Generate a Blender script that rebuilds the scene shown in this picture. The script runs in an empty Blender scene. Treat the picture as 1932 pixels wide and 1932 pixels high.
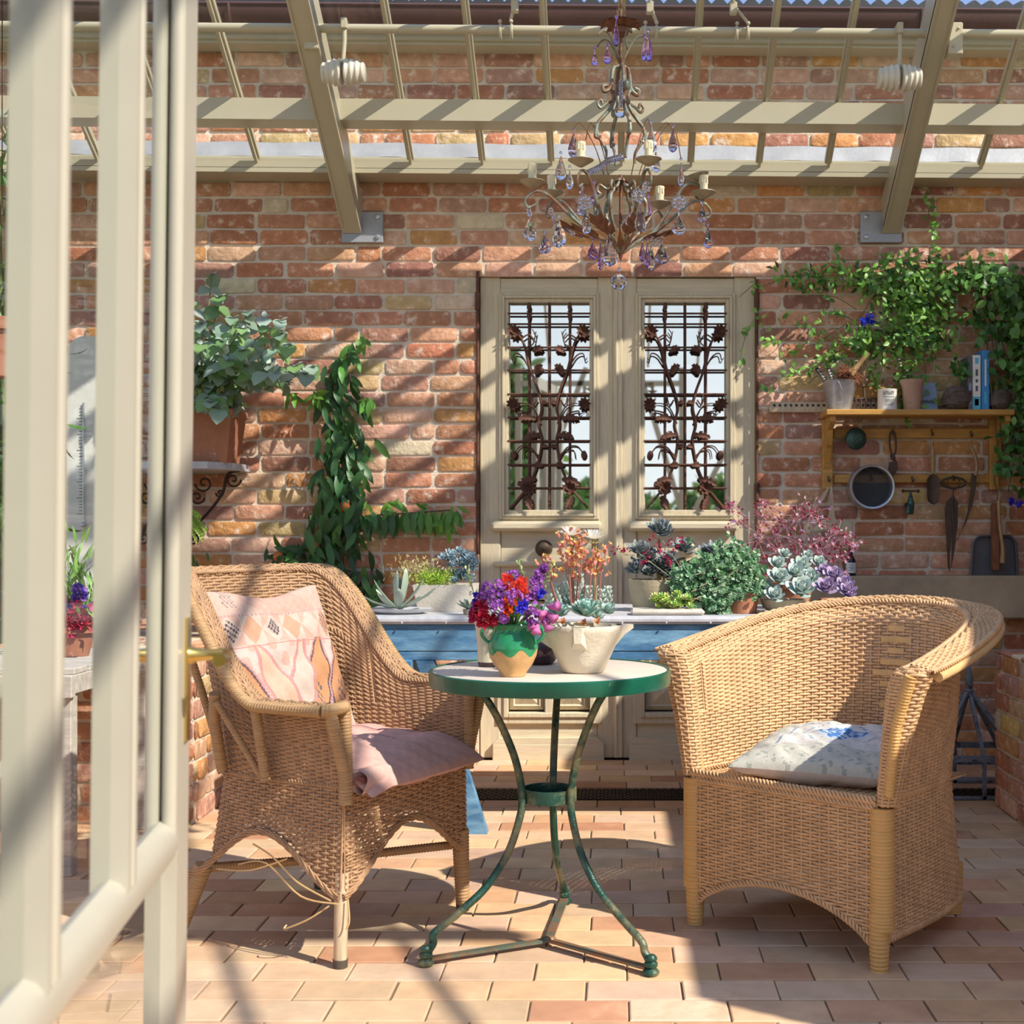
import bpy, math, random
import numpy as np
from mathutils import Vector, Matrix
from math import pi, sin, cos, sqrt, radians

# ------------------------------------------------------------------ camera, light, exposure
SC = bpy.context.scene
COL = SC.collection
F, PX, PY, H = 2500.0, 1165.0, 995.0, 1.07
cam = bpy.data.cameras.new('camera')
camo = bpy.data.objects.new('camera', cam); COL.objects.link(camo)
cam.sensor_width = 36; cam.lens = 36 * F / 1932
cam.shift_x = -(PX - 966) / 1932; cam.shift_y = (PY - 966) / 1932
camo.location = (0, 0, H); camo.rotation_euler = (pi / 2, 0, 0)
cam.clip_start = 0.05; cam.clip_end = 200
cam.dof.use_dof = True; cam.dof.focus_distance = 4.1; cam.dof.aperture_fstop = 6.3
SC.camera = camo
SUN_DIR = Vector((0.9, -0.62, 1.0)).normalized()
sun = bpy.data.lights.new('sun', 'SUN'); suno = bpy.data.objects.new('sun', sun); COL.objects.link(suno)
sun.energy = 7.0; sun.angle = radians(0.6); sun.color = (1.0, 0.93, 0.82)
suno.rotation_euler = SUN_DIR.to_track_quat('Z', 'Y').to_euler(); suno.location = (3, -2, 6)
wd = bpy.data.worlds.new('sky'); SC.world = wd; wd.use_nodes = True
nt = wd.node_tree; nt.nodes.clear()
def wn(t, **k):
    n = nt.nodes.new(t)
    for a, b in k.items(): setattr(n, a, b)
    return n
tc = wn('ShaderNodeTexCoord'); sx = wn('ShaderNodeSeparateXYZ'); rp = wn('ShaderNodeValToRGB')
bg = wn('ShaderNodeBackground'); wo = wn('ShaderNodeOutputWorld')
nt.links.new(tc.outputs['Generated'], sx.inputs[0]); nt.links.new(sx.outputs['Z'], rp.inputs[0])
nt.links.new(rp.outputs[0], bg.inputs[0]); nt.links.new(bg.outputs[0], wo.inputs[0])
e = rp.color_ramp.elements
e[0].position = 0.0; e[0].color = (0.42, 0.40, 0.34, 1)
e[1].position = 1.0; e[1].color = (0.30, 0.42, 0.68, 1)
for p_, c_ in ((0.02, (0.86, 0.88, 0.88, 1)), (0.2, (0.72, 0.78, 0.88, 1)), (0.36, (0.25, 0.37, 0.68, 1))):
    q_ = e.new(p_); q_.color = c_
bg.inputs[1].default_value = 1.35
SC.view_settings.view_transform = 'Standard'; SC.view_settings.look = 'None'
SC.view_settings.exposure = 0.0; SC.view_settings.gamma = 1.0
SC.view_settings.use_curve_mapping = False

rnd = random.Random(7)
R = np.random.default_rng(5)
def W(px, py, Y): return Vector(((px - PX) * Y / F, Y, H + (PY - py) * Y / F))
def X_(px, Y): return (px - PX) * Y / F
def Z_(py, Y): return H + (PY - py) * Y / F
WY = 6.10                                     # brick wall plane

# ------------------------------------------------------------------ materials
MC = {}
def mk(name, col, rough=0.6, metal=0.0, var=0.12, scale=9, bump=0.15, bscale=60, col2=None, wear=0.55,
       wscale=12, attr=False, leaf=0.0, stretch=None, spec=0.5, soft=0.06, bdist=0.002):
    if name in MC: return MC[name]
    m = bpy.data.materials.new(name); m.use_nodes = True
    t = m.node_tree; N = t.nodes; L = t.links; N.clear()
    out = N.new('ShaderNodeOutputMaterial'); b = N.new('ShaderNodeBsdfPrincipled')
    b.inputs['Roughness'].default_value = rough; b.inputs['Metallic'].default_value = metal
    b.inputs['Specular IOR Level'].default_value = spec
    tc = N.new('ShaderNodeTexCoord'); vec = tc.outputs['Object']
    if stretch:
        mp = N.new('ShaderNodeMapping'); mp.inputs['Scale'].default_value = stretch
        L.new(vec, mp.inputs[0]); vec = mp.outputs[0]
    nz = N.new('ShaderNodeTexNoise'); nz.inputs['Scale'].default_value = scale; nz.inputs['Detail'].default_value = 6
    nz.inputs['Roughness'].default_value = 0.65
    L.new(vec, nz.inputs['Vector'])
    if attr:
        a = N.new('ShaderNodeAttribute'); a.attribute_name = 'Col'; base = a.outputs['Color']
    else:
        r_ = N.new('ShaderNodeRGB'); r_.outputs[0].default_value = (*col, 1); base = r_.outputs[0]
    if col2 is not None:
        n2 = N.new('ShaderNodeTexNoise'); n2.inputs['Scale'].default_value = wscale; n2.inputs['Detail'].default_value = 8
        n2.inputs['Roughness'].default_value = 0.7
        L.new(vec, n2.inputs['Vector'])
        mr = N.new('ShaderNodeMapRange'); mr.inputs[1].default_value = wear - soft; mr.inputs[2].default_value = wear + soft
        L.new(n2.outputs[0], mr.inputs[0])
        mx = N.new('ShaderNodeMix'); mx.data_type = 'RGBA'
        L.new(mr.outputs[0], mx.inputs['Factor']); L.new(base, mx.inputs['A']); mx.inputs['B'].default_value = (*col2, 1)
        base = mx.outputs['Result']
    mr = N.new('ShaderNodeMapRange'); mr.inputs[1].default_value = 0.3; mr.inputs[2].default_value = 0.7
    mr.inputs[3].default_value = 1 - var; mr.inputs[4].default_value = 1 + var
    L.new(nz.outputs[0], mr.inputs[0])
    vm = N.new('ShaderNodeVectorMath'); vm.operation = 'SCALE'
    L.new(base, vm.inputs[0]); L.new(mr.outputs[0], vm.inputs['Scale'])
    L.new(vm.outputs[0], b.inputs['Base Color'])
    if bump:
        n3 = N.new('ShaderNodeTexNoise'); n3.inputs['Scale'].default_value = bscale; n3.inputs['Detail'].default_value = 5
        L.new(vec, n3.inputs['Vector'])
        bp = N.new('ShaderNodeBump'); bp.inputs['Strength'].default_value = min(1, bump * 3); bp.inputs['Distance'].default_value = bdist
        L.new(n3.outputs[0], bp.inputs['Height']); L.new(bp.outputs[0], b.inputs['Normal'])
    if leaf:
        tr = N.new('ShaderNodeBsdfTranslucent'); ms = N.new('ShaderNodeMixShader'); ms.inputs[0].default_value = leaf
        L.new(vm.outputs[0], tr.inputs[0]); L.new(b.outputs[0], ms.inputs[1]); L.new(tr.outputs[0], ms.inputs[2])
        L.new(ms.outputs[0], out.inputs[0])
    else: L.new(b.outputs[0], out.inputs[0])
    MC[name] = m
    return m
def mk_pane(name, tint=(0.96, 0.98, 0.97), refl=0.0, ior=0.9):
    m = bpy.data.materials.new(name); m.use_nodes = True
    t = m.node_tree; N = t.nodes; L = t.links; N.clear()
    out = N.new('ShaderNodeOutputMaterial'); tr = N.new('ShaderNodeBsdfTransparent'); tr.inputs[0].default_value = (*tint, 1)
    gl = N.new('ShaderNodeBsdfGlossy'); gl.inputs['Roughness'].default_value = 0.02
    lw = N.new('ShaderNodeLayerWeight'); lw.inputs[0].default_value = 0.5
    pw = N.new('ShaderNodeMath'); pw.operation = 'POWER'; pw.inputs[1].default_value = 5.0; L.new(lw.outputs['Facing'], pw.inputs[0])
    fr = N.new('ShaderNodeMath'); fr.operation = 'MULTIPLY'; fr.inputs[1].default_value = ior; L.new(pw.outputs[0], fr.inputs[0])
    mm = N.new('ShaderNodeMath'); mm.operation = 'ADD'; mm.inputs[1].default_value = 0.04 + refl; mm.use_clamp = True
    ms = N.new('ShaderNodeMixShader')
    L.new(fr.outputs[0], mm.inputs[0]); L.new(mm.outputs[0], ms.inputs[0]); L.new(tr.outputs[0], ms.inputs[1]); L.new(gl.outputs[0], ms.inputs[2])
    L.new(ms.outputs[0], out.inputs[0]); return m
def mk_glass(name, col):
    m = bpy.data.materials.new(name); m.use_nodes = True
    t = m.node_tree; N = t.nodes; L = t.links; N.clear()
    out = N.new('ShaderNodeOutputMaterial'); g = N.new('ShaderNodeBsdfGlass'); g.inputs[0].default_value = (*col, 1)
    g.inputs['IOR'].default_value = 1.5; g.inputs['Roughness'].default_value = 0.0
    L.new(g.outputs[0], out.inputs[0]); return m

M_brick = mk('brick', (1, 1, 1), 0.9, var=0.22, scale=22, bump=0.33, bscale=45, attr=True, col2=(0.64, 0.50, 0.40), wear=0.60, wscale=22, bdist=0.007, spec=0.2)
M_tile = mk('floor_tile', (1, 1, 1), 0.75, var=0.16, scale=7, bump=0.12, bscale=30, attr=True, col2=(0.60, 0.36, 0.22), wear=0.62, wscale=6, soft=.1, spec=0.25)
M_mortar = mk('mortar', (0.70, 0.60, 0.48), 0.95, var=0.15, bump=0.3, bscale=90, bdist=0.005, spec=0.1)
M_joint = mk('floor_joint', (0.20, 0.15, 0.11), 0.95, var=0.3, spec=0.1)
M_frame = mk('olive_frame_paint', (0.47, 0.425, 0.305), 0.35, var=0.03, bump=0)
M_door = mk('cream_door_paint', (0.46, 0.42, 0.335), 0.35, var=0.03, bump=0)
M_lead = mk('lead_sheet', (0.36, 0.37, 0.40), 0.5, 0.2, var=0.12, scale=8)
M_gutter = mk('brown_gutter', (0.10, 0.05, 0.045), 0.35, var=0.08)
M_pantile = mk('dark_pantile', (0.035, 0.035, 0.04), 0.6)
M_oldwood = mk('weathered_door_wood', (0.62, 0.53, 0.37), 0.8, var=0.14, scale=14, bump=0.2, bscale=40, stretch=(6, 6, 0.5), col2=(0.50, 0.39, 0.26), wear=0.63, wscale=7)
M_oldwoodh = mk('weathered_rail_wood', (0.62, 0.53, 0.37), 0.8, var=0.14, scale=14, bump=0.2, bscale=40, stretch=(0.5, 6, 6), col2=(0.52, 0.43, 0.36), wear=0.6, wscale=7)
M_rust = mk('rusted_iron', (0.13, 0.055, 0.035), 0.7, 0.3, var=0.3, scale=30)
M_darkiron = mk('dark_iron', (0.05, 0.03, 0.022), 0.6, 0.5, var=0.3)
M_mirror = mk('old_mirror', (0.74, 0.78, 0.78), 0.02, 1.0, var=0.02, bump=0)
M_brass = mk('brass', (0.72, 0.50, 0.16), 0.22, 1.0, var=0.08, bump=0.03)
M_cane1 = mk('cane_worn', (0.40, 0.235, 0.125), 0.6, var=0.25, scale=30, bump=0.1, bscale=200)
M_cane2 = mk('cane_honey', (0.60, 0.37, 0.19), 0.5, var=0.2, scale=22, bump=0.1, bscale=200)
M_wrap1 = mk('cane_wrap_worn', (0.42, 0.255, 0.12), 0.5, var=0.3, scale=6, bump=0.3, bscale=10, stretch=(2, 2, 60))
M_wrap2 = mk('cane_wrap_honey', (0.62, 0.36, 0.12), 0.45, var=0.15, scale=6, bump=0.3, bscale=6, stretch=(1, 1, 60))
M_pole = mk('cane_pole', (0.62, 0.40, 0.18), 0.4, var=0.15, scale=12)
M_barewood = mk('bare_pole', (0.55, 0.42, 0.28), 0.6, var=0.2, scale=10, stretch=(8, 8, 1))
M_darkcap = mk('dark_leg_cap', (0.08, 0.06, 0.045), 0.7)
M_cloth = mk('printed_cloth', (1, 1, 1), 0.95, var=0.08, scale=60, bump=0.25, bscale=260, attr=True, spec=0.1, bdist=0.001)
M_green = mk('green_enamel', (0.004, 0.10, 0.060), 0.3, var=0.2, col2=(0.45, 0.47, 0.38), wear=0.70, wscale=22)
M_tabletop = mk('table_plaster', (0.60, 0.51, 0.43), 0.7, var=0.08, scale=6, spec=0.3)
M_legiron = mk('green_leg_iron', (0.012, 0.065, 0.045), 0.32, 0.1, var=0.35, scale=14, col2=(0.16, 0.15, 0.08), wear=0.52, wscale=7, bump=0.4, bscale=160)
M_footiron = mk('rust_green_iron', (0.10, 0.14, 0.10), 0.5, 0.2, var=0.3, col2=(0.22, 0.11, 0.06), wear=0.5, wscale=16)
M_blue = mk('blue_table_paint', (0.055, 0.17, 0.32), 0.55, var=0.22, scale=5, col2=(0.20, 0.38, 0.52), wear=0.56, wscale=4, soft=.12, stretch=(1, 3, 4))
M_zinc = mk('pale_zinc', (0.50, 0.50, 0.52), 0.55, 0.1, var=0.18, scale=14)
M_terra = mk('terracotta', (0.36, 0.145, 0.075), 0.75, var=0.15, col2=(0.62, 0.42, 0.36), wear=0.66, wscale=14)
M_palepot = mk('pale_clay', (0.46, 0.29, 0.21), 0.8, var=0.12)
M_stone = mk('trough_stone', (0.52, 0.47, 0.40), 0.9, var=0.15, scale=12, bump=0.3, bscale=90)
M_mortarbowl = mk('limestone', (0.70, 0.62, 0.48), 0.85, var=0.16, scale=9, bump=0.25, bscale=120)
M_concrete = mk('concrete', (0.44, 0.35, 0.23), 0.9, var=0.25, scale=4, bump=0.25, bscale=50, col2=(0.16, 0.13, 0.10), wear=0.66, wscale=9)
M_stonepot = mk('warm_stone_pot', (0.42, 0.35, 0.22), 0.7, var=0.2, scale=9, bump=0.25, bscale=80)
M_soil = mk('soil', (0.06, 0.04, 0.03), 1.0, bump=0.5)
M_jugbase = mk('jug_clay', (0.55, 0.32, 0.13), 0.4, var=0.25, scale=16)
M_jugglaze = mk('jug_green_glaze', (0.02, 0.24, 0.10), 0.12, var=0.25, col2=(0.55, 0.40, 0.2), wear=0.73, wscale=16)
M_cream = mk('cream_glaze', (0.62, 0.56, 0.40), 0.25, var=0.12, col2=(0.16, 0.06, 0.03), wear=0.74)
M_plum = mk('dark_plum_glaze', (0.05, 0.025, 0.03), 0.3)
M_leaf = mk('foliage', (1, 1, 1), 0.42, var=0.1, attr=True, leaf=0.28, bump=0)
M_succ = mk('succulent_flesh', (1, 1, 1), 0.55, var=0.06, attr=True, leaf=0.0, bump=0)
M_petal = mk('petals', (1, 1, 1), 0.6, var=0.06, attr=True, leaf=0.35, bump=0)
M_stem = mk('plant_stem', (0.10, 0.12, 0.04), 0.7)
M_bark = mk('bark', (0.12, 0.08, 0.05), 0.9)
M_shelf = mk('honey_pine', (0.52, 0.27, 0.06), 0.5, var=0.22, scale=10, stretch=(1, 6, 5))
M_galv = mk('galvanised', (0.48, 0.50, 0.54), 0.32, 0.75, var=0.25, scale=10)
M_toolwood = mk('tool_wood', (0.40, 0.24, 0.11), 0.6, var=0.25, scale=14)
M_tooliron = mk('tool_iron', (0.10, 0.065, 0.045), 0.65, 0.4, var=0.35, scale=18)
M_bristle = mk('bristle', (0.24, 0.09, 0.04), 0.9, var=0.4)
M_white = mk('old_white_paint', (0.78, 0.76, 0.70), 0.6, var=0.06)
M_black = mk('black_ink', (0.02, 0.02, 0.025), 0.6)
M_bluebook = mk('blue_cover', (0.04, 0.27, 0.62), 0.4)
M_cyanbook = mk('cyan_cover', (0.10, 0.45, 0.66), 0.4)
M_bronze = mk('green_bronze', (0.06, 0.11, 0.09), 0.45, 0.5, var=0.4, scale=25)
M_slate = mk('slate_grey_metal', (0.11, 0.11, 0.125), 0.45, 0.2)
M_twine = mk('dark_twine', (0.12, 0.09, 0.075), 0.95, var=0.4, scale=40, bump=0.5)
M_greywood = mk('grey_cloche_metal', (0.22, 0.24, 0.28), 0.7, 0.2, var=0.35, scale=25, col2=(0.07, 0.07, 0.08), wear=0.55, wscale=25)
M_slat = mk('silvered_wood', (0.50, 0.45, 0.40), 0.85, var=0.25, scale=8, stretch=(1, 6, 6))
M_chiron = mk('chandelier_verdigris', (0.19, 0.21, 0.16), 0.5, 0.3, var=0.35, scale=40, col2=(0.17, 0.08, 0.04), wear=0.51, wscale=30)
M_chrust = mk('chandelier_rust', (0.17, 0.075, 0.04), 0.6, 0.4, var=0.3, scale=30)
M_chcup = mk('chandelier_cup', (0.30, 0.26, 0.17), 0.5, 0.2, var=0.2, scale=30)
M_candle = mk('candle_sleeve', (0.74, 0.66, 0.44), 0.6, var=0.05)
M_crystal = mk_glass('clear_crystal', (0.96, 0.95, 0.98))
M_violet = mk_glass('violet_crystal', (0.80, 0.66, 0.88))
M_smoke = mk_glass('smoky_crystal', (0.86, 0.80, 0.88))
M_ceram = mk('cream_ceramic', (0.60, 0.56, 0.46), 0.3, var=0.06)
M_pane = mk_pane('pane_glass')
M_paneU = mk_pane('thin_pane_glass', ior=0.25)
M_paneL = mk_pane('low_pane_glass', refl=0.14)
M_bottle = mk('dark_bottle', (0.012, 0.012, 0.016), 0.12, bump=0)
M_peach = mk('peach_skin', (0.55, 0.16, 0.04), 0.6, var=0.3, scale=20)
M_bluegrey = mk('bluegrey_packet', (0.25, 0.32, 0.45), 0.6)

# ------------------------------------------------------------------ mesh builder
class MB:
    def __init__(s): s.v = []; s.f = []; s.c = []; s.n = 0
    def add(s, vs, fs, col=None):
        o = s.n; vs = [tuple(float(t) for t in v) for v in vs]
        s.v.extend(vs); s.n += len(vs)
        for f in fs:
            s.f.append(tuple(i + o for i in f)); s.c.append(col)
    def box(s, x0, x1, y0, y1, z0, z1, col=None):
        s.add([(x0,y0,z0),(x1,y0,z0),(x1,y1,z0),(x0,y1,z0),(x0,y0,z1),(x1,y0,z1),(x1,y1,z1),(x0,y1,z1)],
              [(0,3,2,1),(4,5,6,7),(0,1,5,4),(1,2,6,5),(2,3,7,6),(3,0,4,7)], col)
    def bbox(s, x0, x1, y0, y1, z0, z1, b=0.003, col=None):   # chamfered box
        b = min(b, abs(x1-x0)*.45, abs(y1-y0)*.45, abs(z1-z0)*.45)
        xs = (x0, x1); ys = (y0, y1); zs = (z0, z1); vs = []
        idx = {}
        for i in (0,1):
            for j in (0,1):
                for k in (0,1):
                    sx_, sy_, sz_ = (b if i == 0 else -b), (b if j == 0 else -b), (b if k == 0 else -b)
                    for a, p in enumerate(((xs[i], ys[j]+sy_, zs[k]+sz_), (xs[i]+sx_, ys[j], zs[k]+sz_), (xs[i]+sx_, ys[j]+sy_, zs[k]))):
                        idx[(i,j,k,a)] = len(vs); vs.append(p)
        g = lambda i,j,k,a: idx[(i,j,k,a)]
        fs = []
        for i in (0,1): fs.append((g(i,0,0,0), g(i,1,0,0), g(i,1,1,0), g(i,0,1,0)))
        for j in (0,1): fs.append((g(0,j,0,1), g(1,j,0,1), g(1,j,1,1), g(0,j,1,1)))
        for k in (0,1): fs.append((g(0,0,k,2), g(1,0,k,2), g(1,1,k,2), g(0,1,k,2)))
        for j in (0,1):
            for k in (0,1): fs.append((g(0,j,k,1), g(1,j,k,1), g(1,j,k,2), g(0,j,k,2)))
        for i in (0,1):
            for k in (0,1): fs.append((g(i,0,k,0), g(i,1,k,0), g(i,1,k,2), g(i,0,k,2)))
        for i in (0,1):
            for j in (0,1): fs.append((g(i,j,0,0), g(i,j,1,0), g(i,j,1,1), g(i,j,0,1)))
        for i in (0,1):
            for j in (0,1):
                for k in (0,1): fs.append((g(i,j,k,0), g(i,j,k,1), g(i,j,k,2)))
        s.add(vs, fs, col)
    def beam(s, a, b, w, h, up=(0,0,1), col=None):            # square bar from a to b
        a = Vector(a); b = Vector(b); d = (b-a).normalized(); u = Vector(up)
        sd = d.cross(u)
        if sd.length < 1e-4: sd = d.cross(Vector((1,0,0)))
        sd.normalize(); u = sd.cross(d).normalized()
        vs = []
        for p in (a, b):
            for i, j in ((-1,-1),(1,-1),(1,1),(-1,1)): vs.append(p + sd*(i*w/2) + u*(j*h/2))
        s.add(vs, [(0,1,2,3),(7,6,5,4),(0,4,5,1),(1,5,6,2),(2,6,7,3),(3,7,4,0)], col)
    def tube(s, pts, r, n=8, caps=True, col=None, flat=1.0, up=None, closed=False):
        P = [Vector(p) for p in pts]; m = len(P)
        if m < 2: return
        rs = list(r) if hasattr(r, '__len__') else [r]*m
        vs = []; fs = []
        prev = None
        for i in range(m):
            d = (P[(i+1)%m]-P[i-1]) if closed else (P[min(i+1,m-1)]-P[max(i-1,0)])
            if d.length < 1e-9: d = Vector((0,0,1))
            d.normalize()
            if prev is None:
                u = Vector(up) if up else (Vector((0,0,1)) if abs(d.z) < .9 else Vector((1,0,0)))
            else: u = prev
            sd = d.cross(u)
            if sd.length < 1e-6: sd = d.cross(Vector((0.3,1,0.2)))
            sd.normalize(); u = sd.cross(d).normalized(); prev = u
            for k in range(n):
                a = 2*pi*k/n
                vs.append(P[i] + sd*(rs[i]*cos(a)) + u*(rs[i]*flat*sin(a)))
        for i in range(m if closed else m-1):
            for k in range(n):
                j = (i+1)%m
                fs.append((i*n+k, i*n+(k+1)%n, j*n+(k+1)%n, j*n+k))
        if caps and not closed:
            fs.append(tuple(range(n))[::-1]); fs.append(tuple((m-1)*n+k for k in range(n)))
        s.add(vs, fs, col)
    def lathe(s, prof, c=(0,0,0), n=24, M=None, col=None, colf=None, sx=1, sy=1):
        vs = []; m = len(prof); c = Vector(c)
        for r, z in prof:
            for k in range(n):
                a = 2*pi*k/n; p = Vector((r*cos(a)*sx, r*sin(a)*sy, z))
                if M is not None: p = M @ p
                vs.append(p + c)
        for i in range(m-1):
            fs = [(i*n+k, i*n+(k+1)%n, (i+1)*n+(k+1)%n, (i+1)*n+k) for k in range(n)]
            if i == 0: s.add(vs, fs, colf(i) if colf else col); base = s.n - len(vs)
            else:
                for f in fs: s.f.append(tuple(t+base for t in f)); s.c.append(colf(i) if colf else col)
        for ring, rev in ((0, True), (m-1, False)):
            if prof[ring][0] > 1e-5:
                f = tuple(base + ring*n + k for k in range(n)); s.f.append(f[::-1] if rev else f); s.c.append(col)
    def ball(s, c, r, n=8, m=6, col=None, sc=(1,1,1), M=None):
        prof = [(max(1e-6, r*sin(pi*i/m)), -r*cos(pi*i/m)) for i in range(m+1)]
        S = Matrix.Diagonal(sc)
        s.lathe(prof, c, n, (M @ S) if M is not None else S, col)
    def grid(s, fn, nu, nv, colf=None, closed_u=False):
        vs = [fn(i/nu, j/nv) for j in range(nv+1) for i in range(nu+1)]
        o = s.n
        s.v.extend(tuple(float(t) for t in v) for v in vs); s.n += len(vs)
        for j in range(nv):
            for i in range(nu):
                a = o + j*(nu+1)+i
                s.f.append((a, a+1, a+nu+2, a+nu+1)); s.c.append(colf((i+.5)/nu, (j+.5)/nv) if colf else None)
    def prism(s, poly, y0, y1, axis='y', col=None, M=None):   # extruded outline in XZ
        n = len(poly)
        f = (lambda a, b, t: Vector((a, t, b))) if axis == 'y' else ((lambda a, b, t: Vector((t, a, b))) if axis == 'x' else (lambda a, b, t: Vector((a, b, t))))
        vs = [f(a, b, y0) for a, b in poly] + [f(a, b, y1) for a, b in poly]
        if M is not None: vs = [M @ v for v in vs]
        fs = [tuple(range(n)), tuple(range(2*n-1, n-1, -1))] + [(i, i+n, (i+1)%n+n, (i+1)%n) for i in range(n)]
        s.add(vs, fs, col)
    def leaf(s, b, d, nrm, L, Wd, bend=0.3, col=(0,.3,0), fold=0.25, tip=1.0):
        b = Vector(b); d = Vector(d).normalized(); nrm = Vector(nrm)
        sd = d.cross(nrm)
        if sd.length < 1e-4: sd = d.cross(Vector((.31,.5,.8)))
        sd.normalize(); u = sd.cross(d).normalized()
        vs = []; ts = (0, .22, .5, .78, 1)
        ws = (.12, .8, 1.0, .62*tip, .02)
        for t, w in zip(ts, ws):
            c = b + d*(L*t*(1-.25*bend*t)) - u*(bend*L*t*t*.6)
            hw = Wd*w*.5
            vs += [c - sd*hw + u*(hw*fold), c, c + sd*hw + u*(hw*fold)]
        fs = []
        for i in range(4):
            a = i*3; fs += [(a, a+1, a+4, a+3), (a+1, a+2, a+5, a+4)]
        s.add(vs, fs, col)
    def fat(s, b, d, u, L, Wd, T, col, bend=0.15, col2=None):   # fleshy succulent leaf
        b = Vector(b); d = Vector(d).normalized(); sd = d.cross(Vector(u))
        if sd.length < 1e-4: sd = d.cross(Vector((.31,.5,.8)))
        sd.normalize(); uu = sd.cross(d).normalized()
        vs = []; ts = (0, .35, .7, .92, 1); ws = (.45, .85, 1.0, .6, .08)
        for t, w in zip(ts, ws):
            c = b + d*(L*t) + uu*(bend*L*t*t)
            for a in (0, .25, .5, .75, 1.0):
                an = pi*(1-a)
                vs.append(c + sd*(Wd*.5*w*cos(an)) - uu*(T*.6*w*sin(an)) )
            vs.append(c + uu*(T*.12*w))
        fs = []
        for i in range(4):
            for k in range(6): fs.append((i*6+k, i*6+(k+1)%6, (i+1)*6+(k+1)%6, (i+1)*6+k))
        s.add(vs, fs[:18], col); o = s.n - len(vs)
        for f in fs[18:]: s.f.append(tuple(t+o for t in f)); s.c.append(col2 or col)
        s.f.append(tuple(o+24+k for k in range(6))); s.c.append(col2 or col)
    def nstrand(s, V, ns, col=None):      # V: numpy (m, ns, 3) rings
        m = V.shape[0]; o = s.n
        s.v.extend(map(tuple, V.reshape(-1, 3).tolist())); s.n += m*ns
        for i in range(m-1):
            for k in range(ns):
                s.f.append((o+i*ns+k, o+i*ns+(k+1)%ns, o+(i+1)*ns+(k+1)%ns, o+(i+1)*ns+k)); s.c.append(col)
    def build(s, name, mat, parent=None, smooth=True, label=None, cat=None, group=None, kind=None, origin=None, angle=40):
        v = np.array(s.v, dtype=float)
        if parent is not None: o = np.array(parent['_o'])
        elif origin is not None: o = np.array(origin, dtype=float)
        else: o = np.array([(v[:,0].min()+v[:,0].max())/2, (v[:,1].min()+v[:,1].max())/2, v[:,2].min()])
        me = bpy.data.meshes.new(name); me.from_pydata((v-o).tolist(), [], s.f)
        if any(c is not None for c in s.c):
            at = me.color_attributes.new('Col', 'FLOAT_COLOR', 'CORNER')
            cnt = np.array([len(f) for f in s.f]); cc = np.array([(c[0], c[1], c[2], 1.0) if c is not None else (.5,.5,.5,1) for c in s.c])
            at.data.foreach_set('color', np.repeat(cc, cnt, axis=0).astype(np.float32).ravel())
        me.materials.append(mat)
        if smooth:
            me.polygons.foreach_set('use_smooth', [True]*len(s.f))
            if angle < 180: me.set_sharp_from_angle(angle=radians(angle))
        me.update()
        ob = bpy.data.objects.new(name, me); COL.objects.link(ob)
        ob['_o'] = [float(t) for t in o]
        if parent is not None: ob.parent = parent
        else: ob.location = o
        if label: ob['label'] = label
        if cat: ob['category'] = cat
        if group: ob['group'] = group
        if kind: ob['kind'] = kind
        return ob
def thing(name, label, cat, loc, group=None, kind=None):
    o = bpy.data.objects.new(name, None); COL.objects.link(o); o.location = loc; o['_o'] = [float(t) for t in loc]
    o.empty_display_size = .05
    if label: o['label'] = label
    if cat: o['category'] = cat
    if group: o['group'] = group
    if kind: o['kind'] = kind
    return o
def copy_tree(o, parent=None):
    c = o.copy(); COL.objects.link(c)
    if parent is not None: c.parent = parent
    for ch in list(o.children): copy_tree(ch, c)
    return c
def spline(pts, n=8):
    P = [np.array(p, dtype=float) for p in pts]; out = []
    for i in range(len(P)-1):
        p0 = P[max(i-1,0)]; p1 = P[i]; p2 = P[i+1]; p3 = P[min(i+2,len(P)-1)]
        for k in range(n):
            t = k/n
            out.append(.5*((2*p1)+(-p0+p2)*t+(2*p0-5*p1+4*p2-p3)*t*t+(-p0+3*p1-3*p2+p3)*t**3))
    out.append(P[-1]); return [Vector(p) for p in out]
def jit(c, a=.12, r=rnd):
    k = 1 + r.uniform(-a, a); return tuple(max(0, t*k*(1+r.uniform(-a*.4, a*.4))) for t in c)
def rv(r=rnd): return Vector((r.gauss(0,1), r.gauss(0,1), r.gauss(0,1))).normalized()
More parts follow.
